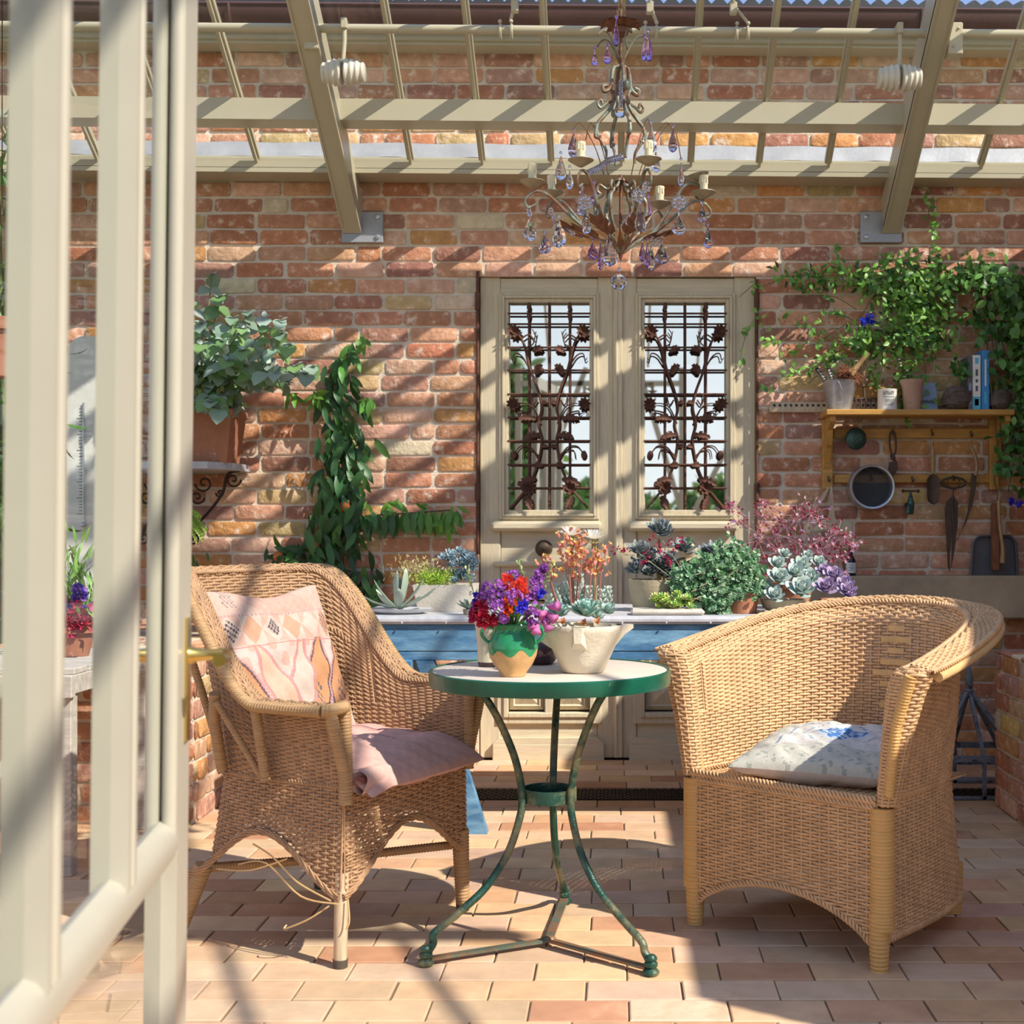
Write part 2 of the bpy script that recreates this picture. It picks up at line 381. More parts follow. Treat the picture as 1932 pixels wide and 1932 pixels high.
# ------------------------------------------------------------------ the room: floor, walls, roof
BR = [((.50,.235,.15),5),((.56,.30,.20),4),((.46,.20,.12),3),((.60,.36,.27),4),((.44,.24,.19),3),((.52,.36,.20),2),((.60,.42,.16),.35),((.60,.50,.36),.6),((.07,.055,.065),.06),((.36,.17,.13),2),((.56,.28,.12),2)]
BR = [((c[0]*1.06, c[1]*1.06, c[2]*.98), w) for c, w in BR]
def brick_col(r, dark=1.0):
    t = r.uniform(0, sum(w for _, w in BR))
    for c, w in BR:
        t -= w
        if t <= 0: break
    return tuple(k*dark for k in jit(c, .13, r))
def brick_face(mb, x0, x1, z0, z1, T, dep, r, dark=1.0):   # rounded brick proud of the mortar; T maps (a, z, d) to world
    b = .007; j = lambda: r.uniform(-.0032, .0032)
    c = brick_col(r, dark)
    o = [(x0+j(), z0+j()), (x1+j(), z0+j()), (x1+j(), z1+j()), (x0+j(), z1+j())]
    def ins(q, k):
        cx = (x0+x1)/2; cz = (z0+z1)/2
        return [(p[0]+(k if p[0] < cx else -k), p[1]+(k if p[1] < cz else -k)) for p in q]
    def ring(q, ch):
        out = []
        for i in range(4):
            p = q[i]; pr = q[i-1]; nx = q[(i+1)%4]
            for w in (pr, nx):
                d = (w[0]-p[0], w[1]-p[1]); L = sqrt(d[0]**2+d[1]**2)
                out.append((p[0]+d[0]/L*ch, p[1]+d[1]/L*ch))
        return out
    c1_ = r.uniform(.005,.012); r0 = ring(o, c1_); r1 = ring(ins(o, .004), c1_); d1 = dep + r.uniform(-.002, .003)
    vs = [T(a, z, 0) for a, z in r0] + [T(a, z, d1*.75) for a, z in r0] + [T(a, z, d1) for a, z in r1]
    fs = []
    for k in (0, 1):
        for i in range(8): fs.append((k*8+i, k*8+(i+1)%8, (k+1)*8+(i+1)%8, (k+1)*8+i))
    fs.append(tuple(16+i for i in range(8)))
    mb.add(vs, fs, c)
def brick_wall(mb, a0, a1, z0, z1, T, seed, phase=0.0, zph=0.0, dark=1.0, holes=(), dep=.008, pitch=.229, course=.0744):
    r = random.Random(seed); k = math.floor((z0-zph)/course)
    while zph + k*course < z1:
        b0 = zph + k*course; zz0 = max(b0+.0062+r.uniform(0,.001), z0); zz1 = min(b0+course-.0062, z1)
        if zz1 - zz0 > .012:
            x = a0 - ((a0-phase) % pitch) - pitch + (pitch*.45 if k % 2 else 0) + r.uniform(-.012, .012)
            while x < a1:
                L = pitch if r.random() > .10 else pitch*.52
                g1, g2 = r.uniform(.004,.010), r.uniform(.004,.010); x0, x1 = max(x+g1, a0), min(x+L-g2, a1)
                segs = [(x0, x1)]
                for h in holes:
                    if zz1 > h[2]+.01 and zz0 < h[3]-.016:
                        ns = []
                        for s0, s1 in segs:
                            if s1 <= h[0] or s0 >= h[1]: ns.append((s0, s1))
                            else:
                                if s0 < h[0]-.03: ns.append((s0, h[0]-.004))
                                if s1 > h[1]+.03: ns.append((h[1]+.004, s1))
                        segs = ns
                for s0, s1 in segs:
                    if s1-s0 > .022: brick_face(mb, s0, s1, zz0, zz1, T, dep, r, dark)
                x += L
        k += 1
DX0, DX1, DZ1 = X_(903, WY), X_(1427, WY), Z_(521, WY)
# back wall
WT = Z_(50, WY)
wb = thing('wall_back', None, None, (0, WY, 0), kind='structure')
m = MB(); m.box(-3.6, DX0, WY, WY+.3, 0, WT); m.box(DX1, 3.2, WY, WY+.3, 0, WT); m.box(DX0, DX1, WY, WY+.3, DZ1, WT); m.box(DX0, DX1, WY+.16, WY+.3, 0, DZ1)
m.build('mortar_bed', M_mortar, wb, smooth=False)
m = MB(); zph = Z_(494.3, WY) - 33*.0744
brick_wall(m, -3.6, 3.2, 0, WT-.02, lambda a, z, d: (a, WY-d, z), 3, phase=X_(533.6, WY), zph=zph, holes=[(DX0, DX1, -1, DZ1)])
m.build('brick_face', M_brick, wb, angle=50)
# floor
fl = thing('floor', None, None, (0, 3, 0), kind='structure')
m = MB(); m.box(-4, 4, -2.5, WY+.3, -.12, -.006); m.build('joint_bed', M_joint, fl, smooth=False)
m = MB(); r = random.Random(11)
TL = [((.60,.40,.25),5),((.64,.45,.30),4),((.55,.32,.18),3),((.64,.43,.24),3),((.48,.25,.14),1.6),((.56,.37,.26),2)]
y = WY - .002; row = 0
while y > 0.4:
    y0, y1 = y-.129, y; x = -3.3 + (.111 if row % 2 else 0) + r.uniform(-.02, .02)
    narrow = row < 5
    L = .222
    if abs((y0+y1)/2 - 5.33) > .105:
        while x < 3.0:
            t = r.uniform(0, 18.4)
            for c, w in TL:
                t -= w
                if t <= 0: break
            c = jit(c, .09, r); g = .0022; h = r.uniform(-.0012, .0012); jx = r.uniform(-.0015, .0015)
            xa, xb, ya, yb = x+g+jx, x+L-g, y0+g, y1-g; b = .003
            vs = [(xa,ya,-.008),(xb,ya,-.008),(xb,yb,-.008),(xa,yb,-.008),(xa,ya,-.002+h),(xb,ya,-.002+h),(xb,yb,-.002+h),(xa,yb,-.002+h),
                  (xa+b,ya+b,h),(xb-b,ya+b,h),(xb-b,yb-b,h),(xa+b,yb-b,h)]
            m.add(vs, [(0,1,5,4),(1,2,6,5),(2,3,7,6),(3,0,4,7),(4,5,9,8),(5,6,10,9),(6,7,11,10),(7,4,8,11),(8,9,10,11)], c)
            x += L
    y -= .129; row += 1
m.build('clay_tiles', M_tile, fl, smooth=False)
m = MB(); m.box(-1.7, 1.7, 5.215, 5.445, -.02, -.008)
y_ = 5.225
k = 0
while y_ < 5.44:
    x = -1.7
    m.box(-1.7, 1.7, y_, y_+.005, -.008, .0)
    xx = -1.7 + (.015 if k % 2 else 0)
    while xx < 1.7: m.box(xx, xx+.008, y_, y_+.024, -.008, -.001); xx += .03
    y_ += .024; k += 1
g = m.build('floor_grate', M_darkiron, None, smooth=False, label='long rusty iron drain grate set in the floor before the old doors', cat='grate')
# side walls; the right one is unseen, added and stepped to block sun
m = MB(); m.box(2.02, 2.32, 1.75, 4.3, 0, 2.05); m.box(2.02, 2.32, 4.3, WY, 0, 2.52); br = thing('wall_right_blocker', None, None, (2.1, 4, 0), kind='structure')
m.build('mortar_bed', M_mortar, br, smooth=False)
m = MB(); brick_wall(m, -4.3, -1.75, 0, 2.04, lambda a, z, d: (2.02-d, -a, z), 23); brick_wall(m, -WY, -4.3, 0, 2.50, lambda a, z, d: (2.02-d, -a, z), 21)
m.build('brick_face', M_brick, br, angle=50)
wl = thing('wall_left', None, None, (-2.6, 4, 0), kind='structure')
m = MB(); m.box(-2.86, -2.56, 1.0, WY, 0, .7); m.build('mortar_bed', M_mortar, wl, smooth=False)
m = MB(); brick_wall(m, 1.0, WY, 0, .7, lambda a, z, d: (-2.56+d, a, z), 22); m.build('brick_face', M_brick, wl, angle=50)
m = MB()
for yy in (2.2, 3.5, 4.8, 6.02): m.box(-2.66, -2.6, yy, yy+.055, .7, 2.62)
m.box(-2.68, -2.58, 1.0, WY, .7, .76); m.box(-2.68, -2.58, 1.0, WY, 2.56, 2.66); m.box(-2.65, -2.61, 1.0, WY, 1.95, 2.0)
m.build('window_frame', M_frame, wl, smooth=False)
m = MB(); m.add([(-2.63,1.0,.76),(-2.63,WY,.76),(-2.63,WY,2.56),(-2.63,1.0,2.56)],[(0,1,2,3)]); m.build('window_glass', M_pane, wl, smooth=False)
# raised brick beds on either side
def bed(name, x0, x1, y0, y1, z1, side, seed, label):
    o = thing(name, label, 'brick planter', ((x0+x1)/2, (y0+y1)/2, 0))
    m = MB(); m.box(x0, x1, y0, y1, 0, z1); m.build('mortar_bed', M_mortar, o, smooth=False)
    m = MB()
    xs = x0 if side < 0 else x1
    brick_wall(m, -y1 if side < 0 else y0, -y0 if side < 0 else y1, 0, z1, (lambda a, z, d: (xs-d, -a, z)) if side < 0 else (lambda a, z, d: (xs+d, a, z)), seed, dark=.95)
    brick_wall(m, x0, x1, 0, z1, lambda a, z, d: (a, y0-d, z), seed+1, dark=.95)
    a = x0
    r = random.Random(seed)
    m2 = MB()
    while a < x1-.02:       # coping of bricks on edge
        yy = y0
        while yy < y1-.05:
            m2.bbox(a+.004-(.008 if a == x0 else 0), min(a+.22, x1)-.004, yy+.004-.006, min(yy+.108, y1)-.004, z1, z1+.012+r.uniform(0,.006), .005, brick_col(r))
            yy += .112
        a += .225
    m.build('brick_face', M_brick, o, angle=50); m2.build('coping', M_brick, o, smooth=False)
bed('raised_bed', 1.46, 1.98, 3.9, 5.1, .585, -1, 31, 'low brick raised bed with brick coping at the right edge')
bed('raised_bed', -2.30, -1.53, 4.78, 6.02, .62, 1, 41, 'low brick bed in the left corner behind the left wicker chair')
# concrete ledge on back wall, right part
m = MB(); m.bbox(X_(1432, 6.0), 2.0, 5.93, WY-.004, Z_(1165, 6.0), Z_(1086, 6.0), .006)
m.build('ledge', M_concrete, None, smooth=False, label='stained concrete ledge along the brick wall under the tool rack', cat='ledge', kind=None)

TILT = 0.0085
def tz(x): return -TILT * x
SL = .632
# eave gutter beam
m = MB()
def hb(m, x0, x1, y0, y1, z0, z1):        # horizontal beam with the slight fall to the right
    m.add([(x0,y0,z0+tz(x0)),(x1,y0,z0+tz(x1)),(x1,y1,z0+tz(x1)),(x0,y1,z0+tz(x0)),(x0,y0,z1+tz(x0)),(x1,y0,z1+tz(x1)),(x1,y1,z1+tz(x1)),(x0,y1,z1+tz(x0))],
          [(0,3,2,1),(4,5,6,7),(0,1,5,4),(1,2,6,5),(2,3,7,6),(3,0,4,7)])
zc = Z_(330, 5.92)
hb(m, -3.2, 2.9, 5.92, 6.085, zc, zc+.022); hb(m, -3.2, 2.9, 5.92, 5.93, zc+.02, Z_(309, 5.92)); hb(m, -3.2, 2.9, 5.95, 6.085, Z_(309,5.92)-.005, Z_(300, 5.95))
m.build('trim_1', M_frame, None, smooth=False, kind='structure')
m = MB(); r = random.Random(2); x = -3.2
zf = Z_(290, 6.07)
def flf(u, v):
    x = -3.2 + 6.1*u; zz = zf + .045 - .075*v + tz(x); return (x, WY-.012-.035*v + .004*sin(x*31)*v, zz + .003*sin(x*17))
m.grid(flf, 120, 3); m.grid(lambda u, v: (-3.2+6.1*u, WY-.012-.035-.0*v, zf-.03+tz(-3.2+6.1*u)-.02*v), 60, 1)
m.build('trim_2', M_lead, None, kind='structure')
# roof
roof = thing('ceiling', None, None, (0, 4, 2.7), kind='structure')
Z0 = 2.715
def rz(Y): return Z0 + SL*(5.93-Y)       # glazing plane
RY = 2.9; ZR = rz(RY)                     # ridge
def bar(m, X, Ya, Yb, zoff, w, h, f=rz):
    m.beam((X, Ya, f(Ya)+zoff+tz(X)), (X, Yb, f(Yb)+zoff+tz(X)), w, h)
bars = [-1.593 - .31*k for k in (4, 3, 2, 1)] + [-1.593]
bx = [485, 650, 775, 910, 1040, 1172, 1303, 1432, 1562, 1690, 1850]
for k in range(1, 5): bx.insert(0, 485-150*k)
bx += [1985, 2120]
for p in bx:
    X = X_(p, 5.93); m = MB(); bar(m, X, 5.93, RY+.02, 0, .030, .024); bar(m, X, 5.93, RY+.02, -.02, .012, .028)
    m.build('glazing_bar', M_frame, roof, smooth=False)
for ypx, hh in ((None, None),):
    m = MB(); Yp = 5.60
    zt = Z_(190, 5.60)
    hb(m, -3.2, 2.9, Yp, Yp+.012, Z_(225, Yp), zt); hb(m, -3.2, 2.9, Yp, Yp+.13, Z_(225, Yp)-.012, Z_(225, Yp)); hb(m, -3.2, 2.9, Yp+.118, Yp+.13, Z_(225,Yp), Z_(225,Yp)+.04)
    m.build('purlin', M_frame, roof, smooth=False)
m = MB(); hb(m, -3.2, 2.9, 4.3, 4.42, rz(4.36)-.13, rz(4.36)-.03); m.build('purlin', M_frame, roof, smooth=False)
m = MB(); hb(m, -3.2, 2.9, RY-.03, RY+.03, ZR-.12, ZR+.04); m.build('ridge_beam', M_frame, roof, smooth=False)
def rf2(Y): return ZR - SL*(RY-Y)
m = MB()
xx = -3.0
while xx < 2.9: bar(m, xx, RY-.02, -.3, 0, .022, .03, rf2); xx += .47
for yy in (1.3,): hb(m, -3.2, 2.9, yy-.03, yy+.03, rf2(yy)-.12, rf2(yy)-.03)
m.build('front_slope_bars', M_frame, roof, smooth=False)
m = MB()
m.add([(-3.2,5.95,rz(5.95)+.014+tz(-3.2)),(2.9,5.95,rz(5.95)+.014+tz(2.9)),(2.9,RY,ZR+.014+tz(2.9)),(-3.2,RY,ZR+.014+tz(-3.2))],[(0,1,2,3)])
m.add([(-3.2,RY,ZR+.014+tz(-3.2)),(2.9,RY,ZR+.014+tz(2.9)),(2.9,-.3,rf2(-.3)+.014),(-3.2,-.3,rf2(-.3)+.014)],[(0,1,2,3)])
m.build('roof_glass', M_pane, roof, smooth=False)
# main rafters with wall plates
def rafter(pxw, sgn):
    X = X_(pxw, 6.05); m = MB()
    zb = Z_(452, 6.05)+.05
    f = lambda Y: zb + SL*(6.05-Y)
    m.beam((X, 6.07, f(6.07)), (X, 2.95, f(2.95)), .085, .012); 
    m.beam((X-.038, 6.07, f(6.07)+.075), (X-.038, 2.95, f(2.95)+.075), .009, .15)
    m.beam((X+.038, 6.07, f(6.07)+.075), (X+.038, 2.95, f(2.95)+.075), .009, .15)
    m.build('rafter', M_frame, roof, smooth=False)
    p = MB(); xo = X + sgn*.10
    za, zb2 = Z_(400, 6.08), Z_(458, 6.08)
    p.bbox(min(X-.05, xo-.04), max(X+.05, xo+.04), 6.072, 6.092, zb2, za, .002)
    b_ = p.build('wall_plate', M_lead, roof, smooth=False)
    for zz in (za-.025, zb2+.025):
        q = MB(); q.lathe([(0,0),(.011,0),(.011,.007),(.006,.009),(0,.009)], (xo+sgn*.015, 6.072, zz), 12, Matrix.Rotation(pi/2, 3, 'X')); q.build('bolt', M_galv, b_)
rafter(663, 1); rafter(1683, -1)
# opening gear: pipe, brackets, rods, clamps
og = thing('window_opener_shaft', 'pale painted tube of the roof vent opener running across under the glazing bars', 'pipe', (0, 5.22, 3.0))
m = MB(); zp = Z_(60, 5.22)+.004
m.tube([(x, 5.22, zp + tz(x)) for x in (-2.9, -1, 0, 1, 2.8)], .0175, 14); m.build('tube', M_frame, og)
def pz(px): return Z_(60, 5.22)+.004+tz(X_(px, 5.22))
for p in (590, 1800):
    m = MB(); X = X_(p, 5.22); m.bbox(X-.028, X+.028, 5.19, 5.26, pz(p)-.09, pz(p)+.035, .004); m.ball((X-.01, 5.188, pz(p)-.06), .006); m.ball((X+.01, 5.188, pz(p)+.01), .006); m.build('bracket', M_frame, og)
for p, q in ((955, 972), (1400, 1383), (1228, 1226)):
    m = MB(); X = X_(p, 5.22); z = pz(p)
    for dx in (-.022, .022):
        m.tube([(X+dx, 5.22+.024*sin(a), z+.026*cos(a)-.008) for a in np.linspace(0, 2*pi, 13)[:-1]], .006, 6, closed=True)
        m.ball((X+dx, 5.19, z+.022), .008)
    m.build('clamp', M_frame, og)
    m = MB(); m.tube([(X+.02, 5.2, z+.03), (X_(q, 5.2), 5.18, z+.09), (X_(q, 5.0), 4.9, z+.42)], .0065, 8); m.bbox(X_(q,5.2)-.014, X_(q,5.2)+.014, 5.17, 5.2, z+.055, z+.1, .003)
    m.build('opener_rod', M_frame, og)
def weight(px, label):
    o = thing('counterweight', label, 'weight', W(px, 150, 5.2), group=None)
    m = MB(); X = X_(px, 5.2); zt = pz(px)
    m.tube([(X, 5.2, zt+.03), (X+.002, 5.195, zt-.06), (X-.004, 5.19, zt-.15)], [.009, .008, .008], 8); m.bbox(X-.012, X+.012, 5.18, 5.245, zt-.012, zt+.03, .003)
    m.build('hanger_rod', M_frame, o)
    m = MB(); M_ = Matrix.Rotation(pi/2, 3, 'Y')
    for s_, x0 in ((-1, X-.008), (1, X+.004)):
        prof = [(0, 0), (.046, 0.0)]
        for k in range(20):
            t = k/19; prof.append((.051 - .018*t*t + .0035*sin(t*7*pi), .002+.076*t))
        prof.append((0, .079))
        m.lathe(prof, (x0, 5.19, Z_(137 if px < 1000 else 148, 5.19)), 24, Matrix.Rotation(s_*pi/2, 3, 'Y'))
    m.build('ribbed_weight', M_ceram, o)
weight(650, 'ribbed cream counterweight hanging beside the left rafter'); weight(1697, 'ribbed counterweight hanging beside the right rafter, dull grey side to us')
# house eaves above
m = MB(); hb(m, -3.6, 3.2, 5.98, WY+.2, Z_(90, 6.0), Z_(72, 6.0)); hb(m, -3.6, 3.2, 5.96, 6.0, Z_(84, 6.0), Z_(66, 6.0))
m.build('trim_3', M_frame, None, smooth=False, kind='structure')
hg = thing('rain_gutter', 'dark brown half round rain gutter along the house eaves', 'gutter', (0, 5.94, 3.3))
m = MB()
zg = Z_(20, 5.9)
def gf(u, v):
    a = pi + pi*v; x = -3.7+7.0*u; return (x, 5.93+.075*cos(a), zg + .085*sin(a) + tz(x)*1.05-.0)
m.grid(gf, 30, 12); m.tube([(-3.7,5.855,zg+tz(-3.7)*1.05),(3.3,5.855,zg+tz(3.3)*1.05)], .008, 6)
m.build('trough', M_gutter, hg)
for p in (437, 1735): 
    m = MB(); X = X_(p, 5.9); m.tube([(X, 5.93+.079*cos(a), zg+.089*sin(a)+tz(X)) for a in np.linspace(pi, 2*pi, 10)], .007, 6)
    m.build('gutter_joint', M_gutter, hg)
hr = thing('tiled_roof', 'dark wavy clay pantiles at the very top edge of the house roof', 'roof', (0, 6.4, 3.4))
m = MB(); zt = zg + .070
def pf(u, v):
    x = -3.7+7.2*u; w = abs(sin(x*pi/.072+.3)); return (x, 5.99+1.2*v, zt + .026*w + .28*v + tz(x)*1.05)
m.grid(pf, 1400, 2)
m.grid(lambda u, v: (pf(u,0)[0], 5.99, pf(u,0)[2]-.06*v), 1400, 1)
m.build('pantiles', M_pantile, hr, smooth=False)
# ------------------------------------------------------------------ antique double door
DY = WY + .02
def leafdoor(name, off, x0p, x1p, num):
    D = thing(name, None, None, (X_((x0p+x1p)/2, DY), DY, 0), kind='structure')
    x = lambda p: X_(p+off, DY); z = lambda p: Z_(p, DY)
    m = MB()   # stiles
    m.bbox(X_(x0p, DY), x(944), DY, DY+.045, .005, z(523), .004); m.bbox(x(1128), X_(x1p, DY), DY, DY+.045, .005, z(523), .004)
    m.build('stile', M_oldwood, D, smooth=False)
    m = MB()   # rails
    m.bbox(x(944)+.001, x(1128)-.001, DY+.002, DY+.045, z(556), z(525), .003)
    m.bbox(x(944)+.001, x(1128)-.001, DY+.002, DY+.045, z(1006), z(972), .003)
    m.bbox(x(944)+.001, x(1128)-.001, DY+.012, DY+.045, z(1060), z(1004), .003)
    m.bbox(x(944)+.001, x(1128)-.001, DY+.004, DY+.045, z(1110), z(1058), .003)
    m.bbox(x(944)+.001, x(1128)-.001, DY+.008, DY+.045, .006, z(1360), .003)
    m.build('rail', M_oldwoodh, D, smooth=False)
    m = MB()   # window moulding: stepped frame
    def frame(m, xa, xb, za, zb, w, y0, y1):
        m.bbox(xa, xa+w, y0, y1, za, zb, .003); m.bbox(xb-w, xb, y0, y1, za, zb, .003)
        m.bbox(xa+w, xb-w, y0, y1, za, za+w, .003); m.bbox(xa+w, xb-w, y0, y1, zb-w, zb, .003)
    frame(m, x(942), x(1130), z(980), z(553), .014, DY-.014, DY+.02)
    frame(m, x(947.5), x(1124.5), z(974.5), z(558.5), .013, DY-.022, DY+.02)
    frame(m, x(952.5), x(1119.5), z(969.5), z(563.5), .018, DY-.008, DY+.03)
    m.build('window_moulding', M_oldwood, D, smooth=False)
    m = MB()   # sill ledges
    m.bbox(x(927), x(1136), DY-.045, DY+.02, z(1002), z(983), .014)
    m.build('sill', M_oldwoodh, D)
    m = MB(); m.bbox(x(930), x(1134), DY-.022, DY+.02, z(1069), z(1059), .008); m.build('lower_ledge', M_oldwoodh, D, smooth=False)
    m = MB()   # lower coffered panels
    xa, xb, za, zb = x(938), x(1134), z(1365), z(1110)
    frame(m, xa, xb, za, zb, .05, DY-.012, DY+.03); frame(m, xa+.03, xb-.03, za+.03, zb-.03, .022, DY-.022, DY+.03)
    xm = (xa+xb)/2; m.bbox(xm-.02, xm+.02, DY-.012, DY+.03, za+.05, zb-.05, .004)
    for (a, b) in ((xa+.055, xm-.024), (xm+.024, xb-.055)):
        n = 3; hh = (zb-za-.11)/n
        for k in range(n):
            c0, c1 = za+.055+k*hh+.006, za+.055+(k+1)*hh-.006; cx, cz = (a+b)/2, (c0+c1)/2
            vs = [(a,DY+.02,c0),(b,DY+.02,c0),(b,DY+.02,c1),(a,DY+.02,c1)]
            q = .02
            vs += [(a+q,DY+.002,c0+q),(b-q,DY+.002,c0+q),(b-q,DY+.002,c1-q),(a+q,DY+.002,c1-q),(a+q+.006,DY+.012,c0+q+.006),(b-q-.006,DY+.012,c0+q+.006),(b-q-.006,DY+.012,c1-q-.006),(a+q+.006,DY+.012,c1-q-.006),(cx,DY-.012,cz)]
            m.add(vs, [(i,(i+1)%4,4+(i+1)%4,4+i) for i in range(4)]+[(4+i,4+(i+1)%4,8+(i+1)%4,8+i) for i in range(4)]+[(8+i,8+(i+1)%4,12) for i in range(4)])
    m.build('coffered_panel', M_oldwood, D, smooth=False)
    m = MB()
    m.bbox(x(930), x(1140), DY-.03, DY+.02, z(1434), z(1402), .004); m.prism([(x(930),z(1402)),(x(1140),z(1402)),(x(1128),z(1391)),(x(942),z(1391))], DY-.028, DY+.02)
    m.build('plinth_board', M_oldwoodh, D, smooth=False)
    m = MB(); m.box(x(958), x(1114), DY+.04, DY+.046, z(965), z(570)); m.build('mirror_pane', M_mirror, D, smooth=False)
    m = MB()   # knob
    Rk = Matrix.Rotation(pi/2, 3, 'X')
    cx = x(1026) if num == 1 else X_(1299, DY)
    m.lathe([(0,-.004),(.036,-.004),(.040,.003),(.034,.008),(.026,.009),(.024,.018),(.030,.026),(.030,.034),(.022,.044),(.010,.047),(0,.043)], (cx, DY+.012, z(1035)), 28, Rk)
    for k in range(5):
        a0 = k*2*pi/5; m.tube([(cx+.024*(1-t)*cos(a0+2.2*t), DY-.026-.014*t, z(1035)+.024*(1-t)*sin(a0+2.2*t)) for t in np.linspace(0, 1, 7)], .0035, 5)
    m.build('door_knob', M_tooliron if num == 1 else M_oldwood, D, label='carved round metal knob' if num == 1 else 'carved round wooden knob')
    # iron grille
    gy = DY - .004
    m = MB()
    for p in (998, 1036, 1075): m.tube([(x(p), gy+.004, z(963)), (x(p), gy+.004, z(571))], .0052, 8)
    for p in (592, 612, 656, 699, 744, 788, 832, 877, 921): m.tube([(x(958), gy-.003, z(p)), (x(1114), gy-.003, z(p))], .0048, 8)
    for p in (998, 1075):
        m.lathe([(0,-.04),(.006,-.04),(.011,-.02),(.006,-.004),(.013,0),(.006,.004),(.011,.02),(.006,.04),(0,.04)], (x(p), gy+.002, z(588)), 10)
    gr = m.build('iron_grille', M_rust, D)
    # scrolling stems, mirrored left/right about px 1036
    m = MB(); fm = MB()
    r = random.Random(5)
    for sg in (-1, 1):
        q = lambda dx, py, dy=0: Vector((x(1036+sg*dx), gy-.012-dy, z(py)))
        main = [(72,958),(50,932),(38,915),(26,890),(18,862),(14,830),(20,800),(14,770),(20,740),(30,712),(38,690),(44,662),(52,640),(64,628)]
        m.tube(spline([q(*p) for p in main], 5), .0055, 7)
        for br in ([(20,866),(34,845),(52,842),(62,852),(64,858)], [(16,800),(30,770),(46,762),(60,763)], [(34,700),(42,660),(30,650),(26,632),(32,622)],
                   [(40,690),(52,672),(64,668),(68,680),(72,676)], [(18,862),(30,852),(46,850),(50,866)], [(22,755),(30,765),(34,748),(26,742)],
                   [(38,780),(56,776),(56,784),(62,780)], [(52,640),(38,632),(28,640),(24,626)]):
            m.tube(spline([q(*p) for p in br], 5), np.linspace(.0045, .0022, (len(br)-1)*5+1), 6)
        def ironleaf(px, py, ang, L, Wd):
            b = q(px, py, .004); d = Vector((sg*cos(ang), -.25, sin(ang))).normalized(); nr = Vector((0, -1, 0.2))
            sd = d.cross(nr).normalized()
            P_ = [b + d*(L*t) - Vector((0,0,1))*(L*.45*t*t*(1 if sin(ang) > -.3 else -.4)) for t in (0,.25,.5,.75,1)]
            for i in range(4):
                dd = (P_[i+1]-P_[i]).normalized(); s2 = dd.cross(nr).normalized(); wv = (.46,.70,.66,.46)[i]
                fm.leaf(P_[i], dd, nr, L*.36, Wd*wv, .2, None, .4)
                for s in (-1, 1): fm.leaf(P_[i]+dd*L*.06, dd*.75 + s2*(s*.8), nr, Wd*wv*.85, Wd*.22, .4, None, .4)
        for a in ((26,708,1.9,.075,.05),(24,792,.5,.085,.05),(30,666,2.3,.06,.045),(16,822,.3,.075,.05),(24,905,.15,.085,.055),(44,935,-1.9,.075,.05),(30,880,2.6,.05,.04),(14,845,2.4,.03,.03),(14,762,2.5,.03,.03)):
            ironleaf(*a)
        def flower(px, py, R_):
            c = q(px, py, .012); m.ball(c, R_*.35, 8, 6, sc=(1,.7,1))
            for k in range(9):
                a = 2*pi*k/9; d = Vector((cos(a), -.35, sin(a)))
                fm.leaf(c, d, (0,-1,0), R_*1.05, R_*.62, -.5, None, .3)
            for k in range(6):
                a = 2*pi*k/6+.4; d = Vector((cos(a), -.8, sin(a)))
                fm.leaf(c+Vector((0,-.005,0)), d, (0,-1,0), R_*.6, R_*.45, -.4, None, .3)
        flower(65, 627, .034); flower(67, 763, .032); flower(38, 921, .034)
        m.ball(q(66, 859, .006), .014, 8, 6, sc=(1, .8, 1.5))
    m.build('scroll_stem', M_rust, gr); fm.build('iron_leaf', M_rust, gr)
    return D
leafdoor('door_1', 0, 906, 1158, 1); leafdoor('door_2', 257, 1174, 1425, 2)
m = MB(); m.bbox(X_(1157, DY), X_(1175, DY), DY-.018, DY+.02, .008, Z_(524, DY), .005); m.tube([(X_(1163, DY), DY-.018, .01), (X_(1163, DY), DY-.018, Z_(525, DY))], .007, 8)
m.build('trim_4', M_oldwood, None, kind='structure')
m = MB(); m.tube([(X_(1186, DY), DY-.002, Z_(1034, DY)), (X_(1186, DY), DY-.0035, Z_(1034, DY))], .008, 12)
m.bbox(X_(1177, DY), X_(1200, DY), DY-.002, DY+.01, Z_(1047, DY), Z_(1022, DY), .001)
m.build('keyhole_plate', M_oldwoodh, None, smooth=False, label='bare wooden keyhole patch on the right door leaf', cat='keyhole')
for k, p in ((0, 901.5), (1, 1427.5)):
    o = thing('hinge_rod', ('rusty hinge rod down the left edge of the old doors', 'rusty hinge rod down the right edge of the old doors')[k], 'hinge', (X_(p, 6.09), 6.085, Z_(1048, 6.09)))
    m = MB(); X = X_(p, 6.09); m.tube([(X, 6.088, Z_(1090 if k else 1046, 6.09)), (X, 6.088, Z_(512 if not k else 527, 6.09))], .0075, 8)
    m.build('rod', M_rust, o)
    for zz in (585, 945):
        m = MB(); m.lathe([(0,0),(.012,0),(.013,.005),(.013,.075),(.012,.08),(0,.08)], (X, 6.086, Z_(zz, 6.09)), 12)
        m.build('knuckle', M_rust, o)

